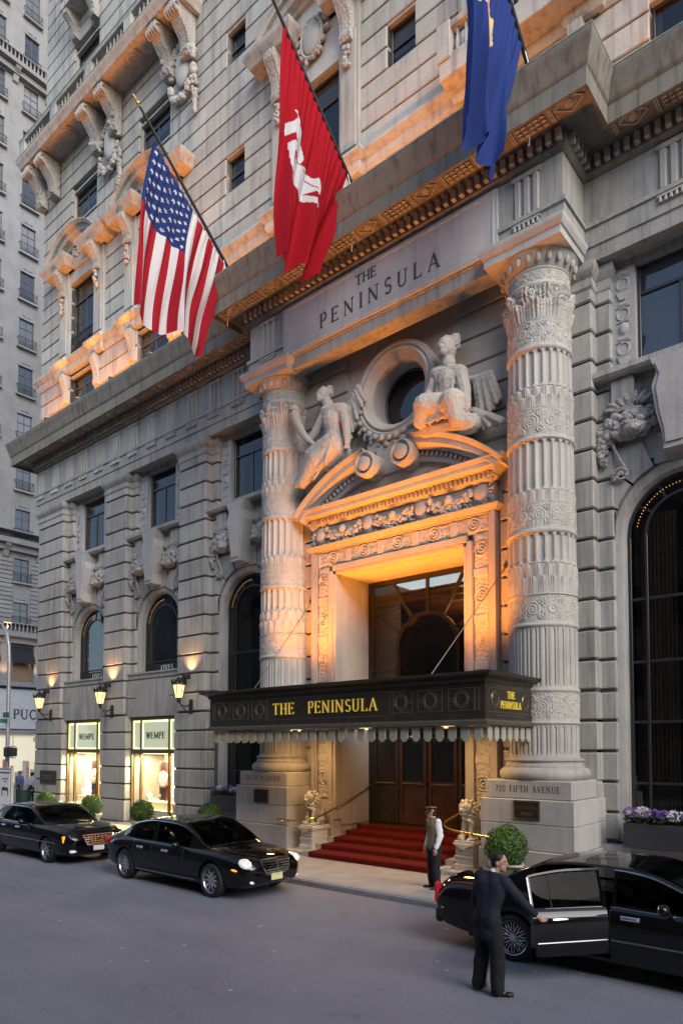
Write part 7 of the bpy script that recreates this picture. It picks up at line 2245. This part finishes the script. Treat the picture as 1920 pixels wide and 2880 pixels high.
q.lathe([(0, .125), (.105, .118), (.128, .10), (.118, .075), (.094, .055), (.092, .02), (.088, .02)], 24, (c.x, c.y, c.z + .0))
q.build('cap_crown', 'cap_dark', dm_)
q = MB(); P = [[(c.x + (r * math.cos(a)) * .9, c.y + r * math.sin(a), c.z + .022 - (r - .085) * .45) for r in (.085, .115, .145)] for a in np.linspace(R_(20), R_(160), 14)]
q.grid(P); q.grid(np.array(P) - np.array((0, 0, .006)), flip=True); q.xf(Matrix.Translation(c) @ Matrix.Rotation(R_(-29.7), 4, 'Z') @ Matrix.Translation(-c)); q.build('cap_visor', 'shoe', dm_)
MB().lathe([(.094, .022), (.096, .03), (.096, .048), (.094, .055)], 24, tuple(c)).build('cap_band', 'brass', dm_)
MB().ell((-.15, -.01, 1.452), (.065, .05, .012)).ell((.15, -.01, 1.452), (.065, .05, .012)).build('epaulettes', 'cap_dark', dm_)
MB().prism([(-.03, 1.42), (.03, 1.42), (.022, 1.20), (0, 1.15), (-.022, 1.20)], .152, .162).build('necktie', 'cap_dark', dm_)
plain('coat_blue', (.10, .14, .30), .8); plain('coat_pale', (.45, .50, .58), .8); plain('coat_rust', (.30, .10, .06), .8)
for k, (x, y, rz, top, lab) in enumerate(((-23.5, .55, 40, 'coat_pale', 'person in a pale blue shirt walking past the avenue corner'), (-25.6, .9, 200, 'coat_blue', 'person in a dark blue coat at the avenue kerb'), (-24.6, 2.2, 120, 'coat_rust', 'person in a rust jacket near the avenue crossing'))):
    person(lab, (x, y, SW if x > -26 else 0), R_(rz), J2, dict(top=top, top_name='jacket', sleeve=top, trousers='trousers_black', hem=-.08, collar=False), voxel=.016, detail=False, group='passers-by on the avenue')
# ------------------------------------------------------------------ the building across the avenue
FX = -47.0
far = thing('far_building', 'tall pale apartment building with iron balconies across the avenue', 'building', (FX, 10, 0))
def fb(m, name, mat, parent=None, angle=0): return m.build(name, mat, parent or far, (-FX, -10, 0) if not parent else (0, 0, 0), angle)
fb(MB().box(FX - 18, FX - .25, -14, 42, .1, 92), 'wall', 'stone_far')
FC = [10.68 + 2.85 * k for k in range(-6, 6)]
rows_z = [(17.0, 19.1, 'flat'), (20.9, 22.9, 'arch')] + [(24.6 + 4.08 * k, 27.0 + 4.08 * k, 'eye') for k in range(0, 9)] + [(62.2, 65.0, 'eye'), (66.5, 68.0, 'eye'), (70.2, 73, 'eye')]
rows_z = [(13.2, 15.2, 'flat'), (16.9, 18.9, 'flat')] + [(20.6 + 4.12 * k, 23.1 + 4.12 * k, 'eye') for k in range(0, 10)] + [(62.0 + 4.3 * k, 64.8 + 4.3 * k, 'eye') for k in range(0, 5)]
hw = .62
# facade bands between openings, column by column
edges = sorted(set([z for a, b, _ in rows_z for z in (a, b)]))
fz = MB()
ys = [-14] + [v for c in FC for v in (c - hw, c + hw)] + [42]
for k in range(0, len(ys), 2): fz.box(FX - .3, FX, ys[k], ys[k + 1], .1, 92)
fb(fz, 'facade', 'stone_far')
fr_m = MB()
_w = {}
def far_window(c, z0, z1):
    key = round(z1 - z0, 2)
    if key not in _w:
        h = z1 - z0
        f = MB().box(-.16, -.10, -hw, -hw + .07, 0, h).box(-.16, -.10, hw - .07, hw, 0, h).box(-.16, -.10, -hw + .07, hw - .07, 0, .07).box(-.16, -.10, -hw + .07, hw - .07, h - .07, h).box(-.155, -.10, -.025, .025, .07, h - .07).box(-.155, -.10, -hw + .07, hw - .07, h * .68, h * .68 + .06)
        p = MB().box(-.14, -.13, -hw + .05, hw - .05, .05, h - .05)
        r = MB()
        for zz in (.12, .78): r.box(.22, .25, -hw - .16, hw + .16, zz, zz + .04)
        for q in range(15): y = -hw - .15 + q * (2 * hw + .30) / 14; r.box(.225, .245, y - .009, y + .009, .13, .80)
        for s in (-1, 1): r.box(.0, .22, s * (hw + .15) - .012, s * (hw + .15) + .012, .74, .80)
        s_ = MB().box(-.02, .30, -hw - .22, hw + .22, -.14, .0)
        hd = MB().prism([(-hw - .05, h), (-hw - .05, h + .10), (0, h + .22), (hw + .05, h + .10), (hw + .05, h)], -.05, .05, plane='yz').prism([(-.35, h + .30), (-.1, h + .34), (0, h + .46), (.1, h + .34), (.35, h + .30), (0, h + .25)], -.02, .05, plane='yz')
        _w[key] = [q.mesh(n, mt, 0) for q, n, mt in ((f, 'window', 'iron_grey'), (p, 'pane', 'glass_far'), (r, 'balcony_rail', 'iron'), (s_, 'sill', 'stone_far'), (hd, 'window_head', 'stone_far'))]
    o = link('window', _w[key][0], far, (0, c - 10, z0))
    for me, n in zip(_w[key][1:], ('pane', 'balcony_rail', 'sill', 'window_head')): link(n, me, o)
plain('iron_grey', (.06, .065, .07), .5); wavy_glass('glass_far', (.05, .055, .065), .05, 1.0)
_m = M_['glass_far'].node_tree; _oi = N(_m, 'ShaderNodeObjectInfo'); _c = ramp(_m, _oi.outputs['Random'], [(.35, (.03, .033, .04)), (.6, (.10, .105, .11)), (.95, (.30, .30, .31))])  # random pane tone: pale curtains and reflected white sky put into the base colour
_m.links.new(_c, [n for n in _m.nodes if n.type == 'BSDF_PRINCIPLED'][0].inputs['Base Color'])
for c in FC:
    pr_ = .1
    sp = MB(); near = 2 < c < 20
    for (a, b, kd) in rows_z + [(92, 92, '')]:
        if near: fb(MB().box(FX - .3, FX - .012, c - hw, c + hw, pr_, a), 'spandrel', 'stone_far')
        else: sp.box(FX - .3, FX - .012, c - hw, c + hw, pr_, a)
        if a < 92 and 2 < c < 26: far_window(c, a, b)
        pr_ = b
    if not near: tag(fb(sp, 'spandrel', 'stone_far'), kind='stuff')
# balconies with brackets, rusticated strips and shop storey
def band(z0, z1, d, name='band', mat='stone_far'): return fb(MB().box(FX, FX + d, -14, 42, z0, z1, .02), name, mat)
for z in (12.2, 19.9, 60.8, 79.5): band(z, z + .35, .9, 'balcony_slab'); band(z - .5, z - .01, .45); band(z + .36, z + .45, .85); band(z + 1.05, z + 1.15, .85)
bl = MB().lathe([(.06, 0), (.06, .05), (.09, .22), (.04, .45), (.06, .6)], 8).mesh('baluster', 'stone_far', 40)
rl = MB()
for k in range(15): rl.box(-.015, .015, -.7 + k * .1, -.69 + k * .1, 0, .62)
rlm = rl.mesh('balcony_rail', 'iron', 0)
for z in (12.2, 60.8):
    for k in range(60): link('baluster', bl, far, (.75, 2 + k * .33 - 10, z + .45))
for z in (19.9, 79.5):
    for k in range(14): link('balcony_rail', rlm, far, (.78, 2.7 + k * 1.5 - 10, z + .45))
bk = MB().prism([(0, 0), (0, -1.1), (.2, -1.0), (.35, -.5), (.75, -.15), (.8, 0)], -.22, .22, plane='xz')
bk.v = [(x, y, z) for x, y, z in bk.v]
bkm = bk.mesh('bracket', 'stone_far', 30)
for z in (12.19, 19.89, 60.79, 79.49):
    for c in FC: link('bracket', bkm, far, (0, c - 1.42 - 10, z))
gs = block(.10, 1.36, .30, .02, 'stone_far')
for c in FC:
    if 3 < c < 20:
        for k in range(17): link('stone_block', gs, far, (.05, c - 1.425 - 10, 12.9 + .36 * k + (.35 if 12.9 + .36 * k > 19.5 else 0)))
# two-storey shop front
plain('awning', (.012, .013, .020), .8); plain('shop_white', (.42, .43, .46), .6); plain('curtain_warm', (.20, .14, .09), .9, var=.3, scale=8)
band(8.1, 8.5, .6, 'shop_cornice'); band(4.15, 4.5, .3)
for c in FC:
    if 0 < c < 24:
        fb(MB().box(FX + .01, FX + .03, c - 1.0, c + 1.0, 8.6, 11.6), 'shop_window', 'curtain_warm')
        a = MB().prism([(FX + .05, 11.5), (FX + .65, 10.3), (FX + .65, 10.05), (FX + .60, 10.05), (FX + .05, 11.3)], c - 1.02, c + 1.02, plane='xz'); 
        fb(a, 'awning', 'awning')
        fb(MB().box(FX, FX + .25, c - 1.42 - .36, c - 1.42 + .36, 8.5, 11.7, .02), 'pilaster', 'stone_far')
# street-level shop: pale fascia with its name, bright window
fas_ = fb(MB().box(FX + .02, FX + .22, 8.2, 20.0, 4.6, 7.9), 'shop_fascia', 'shop_white')
L_ = letters('PUCCI', 11.65, 5.45, .78, FX + .225, .04, 'letter_dark', None, sp=.12, plane='side')
for o in L_:
    o.location = (-FX, -10, 0); o.parent = far
emit('far_shop_glow', (.95, .86, .60), .10); plain('far_goods', (.45, .20, .15), .8, var=.6, scale=1.5)
fb(MB().box(FX + .02, FX + .06, 8.3, 20, .15, 4.5), 'shop_window', 'far_shop_glow')
g = random.Random(4)
for k in range(22):
    y = 8.4 + k * .33; h = g.uniform(.8, 2.2)
    fb(MB().box(FX + .08, FX + .2, y, y + g.uniform(.15, .3), .2, h, .02), 'shop_display', 'far_goods' if k % 2 else 'shop_white')
L_ = letters('PUCCI', 12.55, 3.55, .34, FX + .1, .03, 'letter_dark', None, sp=.04, plane='side')
for o in L_: o.location = (-FX, -10, 0); o.parent = far
# uplights on the far pilasters
for c in (10.68, 13.53): spot_light('far_uplight', (.9, c - 1.42 - 10, 8.62), (.2, c - 1.42 - 10, 11.0), 120, (1, .55, .28), 70, .8, .1, far)
spot_light('far_uplight', (.95, 9.26 - 10, 12.7), (.1, 9.26 - 10, 15.5), 90, (1, .55, .28), 70, .8, .1, far)

# ------------------------------------------------------------------ buildings on the near side of the street, seen only as reflections
op = thing('opposite_building', 'long grey office building facing the hotel across the street', 'building', (20, -23, 0))
MB().box(-75, 160, -8, 0, 0, 21).build('wall', 'stone_far', op, angle=0)
wm = MB().box(-.75, .75, .005, .04, 0, 2.2).mesh('window', 'glass_far', 0)
for i in range(48):
    for j in range(4): link('window', wm, op, (-66 + i * 3.4, 0, 6.0 + j * 3.9))
MB().box(-75, 160, 0, .5, 4.6, 5.2).box(-75, 160, 0, .35, 20.0, 20.5).build('cornice', 'stone_far', op, angle=0)

# ------------------------------------------------------------------ street furniture at the corner
plain('pole_grey', (.36, .37, .40), .45, metal=.5)
t = thing('street_lamp', 'tall grey street lamp pole with signal box at the avenue corner', 'street lamp', (-22.8, -1.0, SW))
MB().tube([(0, 0, 0), (0, 0, 7.0), (-.05, 0, 7.8), (-.3, 0, 8.5), (-.9, 0, 9.0)], [.10, .085, .08, .07, .05], 12).lathe([(0, 0), (.22, 0), (.2, .3), (.12, .5), (.10, .9)], 12).build('pole', 'pole_grey', t)
MB().ell((-1.2, 0, 9.0), (.35, .14, .10)).build('lamp_head', 'pole_grey', t)
plain('sign_green', (.02, .16, .08), .5)
MB().box(.12, .72, -.3, -.28, 4.35, 4.6).build('street_sign', 'sign_green', t, angle=0); MB().box(-.02, .0, -.9, -.1, 4.1, 4.3).build('street_sign', 'sign_green', t, angle=0)
plain('signal_black', (.014, .014, .015), .5)
m = MB().box(.35, .75, -.35, -.05, 2.50, 2.95, .03).box(.80, 1.15, -.32, -.05, 2.52, 2.93, .03); m.build('signal_box', 'signal_black', t)
MB().tube([(0, 0, 2.98), (1.2, -.15, 2.98)], .022, 6).tube([(0, 0, 2.45), (1.2, -.15, 2.45)], .022, 6).tube([(.78, -.1, 2.45), (.78, -.1, 3.6)], .018, 6).build('signal_bracket', 'pole_grey', t)
t = thing('advert_panel', 'white advertising panel standing on the pavement behind the leftmost car', 'advert panel', (-18.45, -3.0, SW))
MB().box(-.95, .62, -.06, .06, .1, 2.08, .015).box(-.85, -.75, -.05, .05, 0, .1).box(.45, .55, -.05, .05, 0, .1).build('frame', 'pole_grey', t)
MB().box(-.88, .55, -.075, -.062, .3, 2.0).build('poster', 'white_paint', t, angle=0)
MB().box(-.88, .55, -.082, -.076, 1.86, 1.93).build('poster_stripe', 'coat_blue', t, angle=0)
MB().prism([(-.15, .95), (-.15, 1.22), (-.05, 1.30), (.35, 1.30), (.45, 1.22), (.45, .95), (.38, .95), (.38, 1.16), (-.08, 1.16), (-.08, .95)], -.084, -.076).box(-.1, .40, -.083, -.076, 1.62, 1.66).box(0, .3, -.083, -.076, 1.52, 1.55).box(-.1, .4, -.083, -.076, .55, .58).build('poster_picture', 'letter_dark', t, angle=0)
t = thing('litter_bin', 'dark green wire litter bin near the avenue corner', 'litter bin', (-22.4, -.35, SW))
plain('bin_green', (.015, .045, .035), .6)
m = MB().lathe([(0, .02), (.26, .02), (.30, .85), (.27, .85), (.24, .06)], 20); m.build('basket', 'bin_green', t)
m = MB()
for k in range(16): a = k * math.pi / 8; m.tube([(.28 * math.cos(a), .28 * math.sin(a), .02), (.315 * math.cos(a), .315 * math.sin(a), .86)], .012, 4)
m.build('wires', 'bin_green', t); MB().tube([(.31 * math.cos(a), .31 * math.sin(a), .86) for a in np.linspace(0, 6.283, 20, endpoint=False)], .02, 5, closed=True).build('rim', 'bin_green', t)

nb = thing('neighbour_building', 'plain stone building adjoining the hotel farther up the street', 'building', (24.2, 0, 0))
MB().box(0, 90, -.2, 14, 0, 38).build('wall', 'stone_far', nb, angle=0)
for i in range(24):
    for j in range(8): link('window', wm, nb, (2 + i * 3.6, -.2, 4.5 + j * 3.9), (0, 0, math.pi))
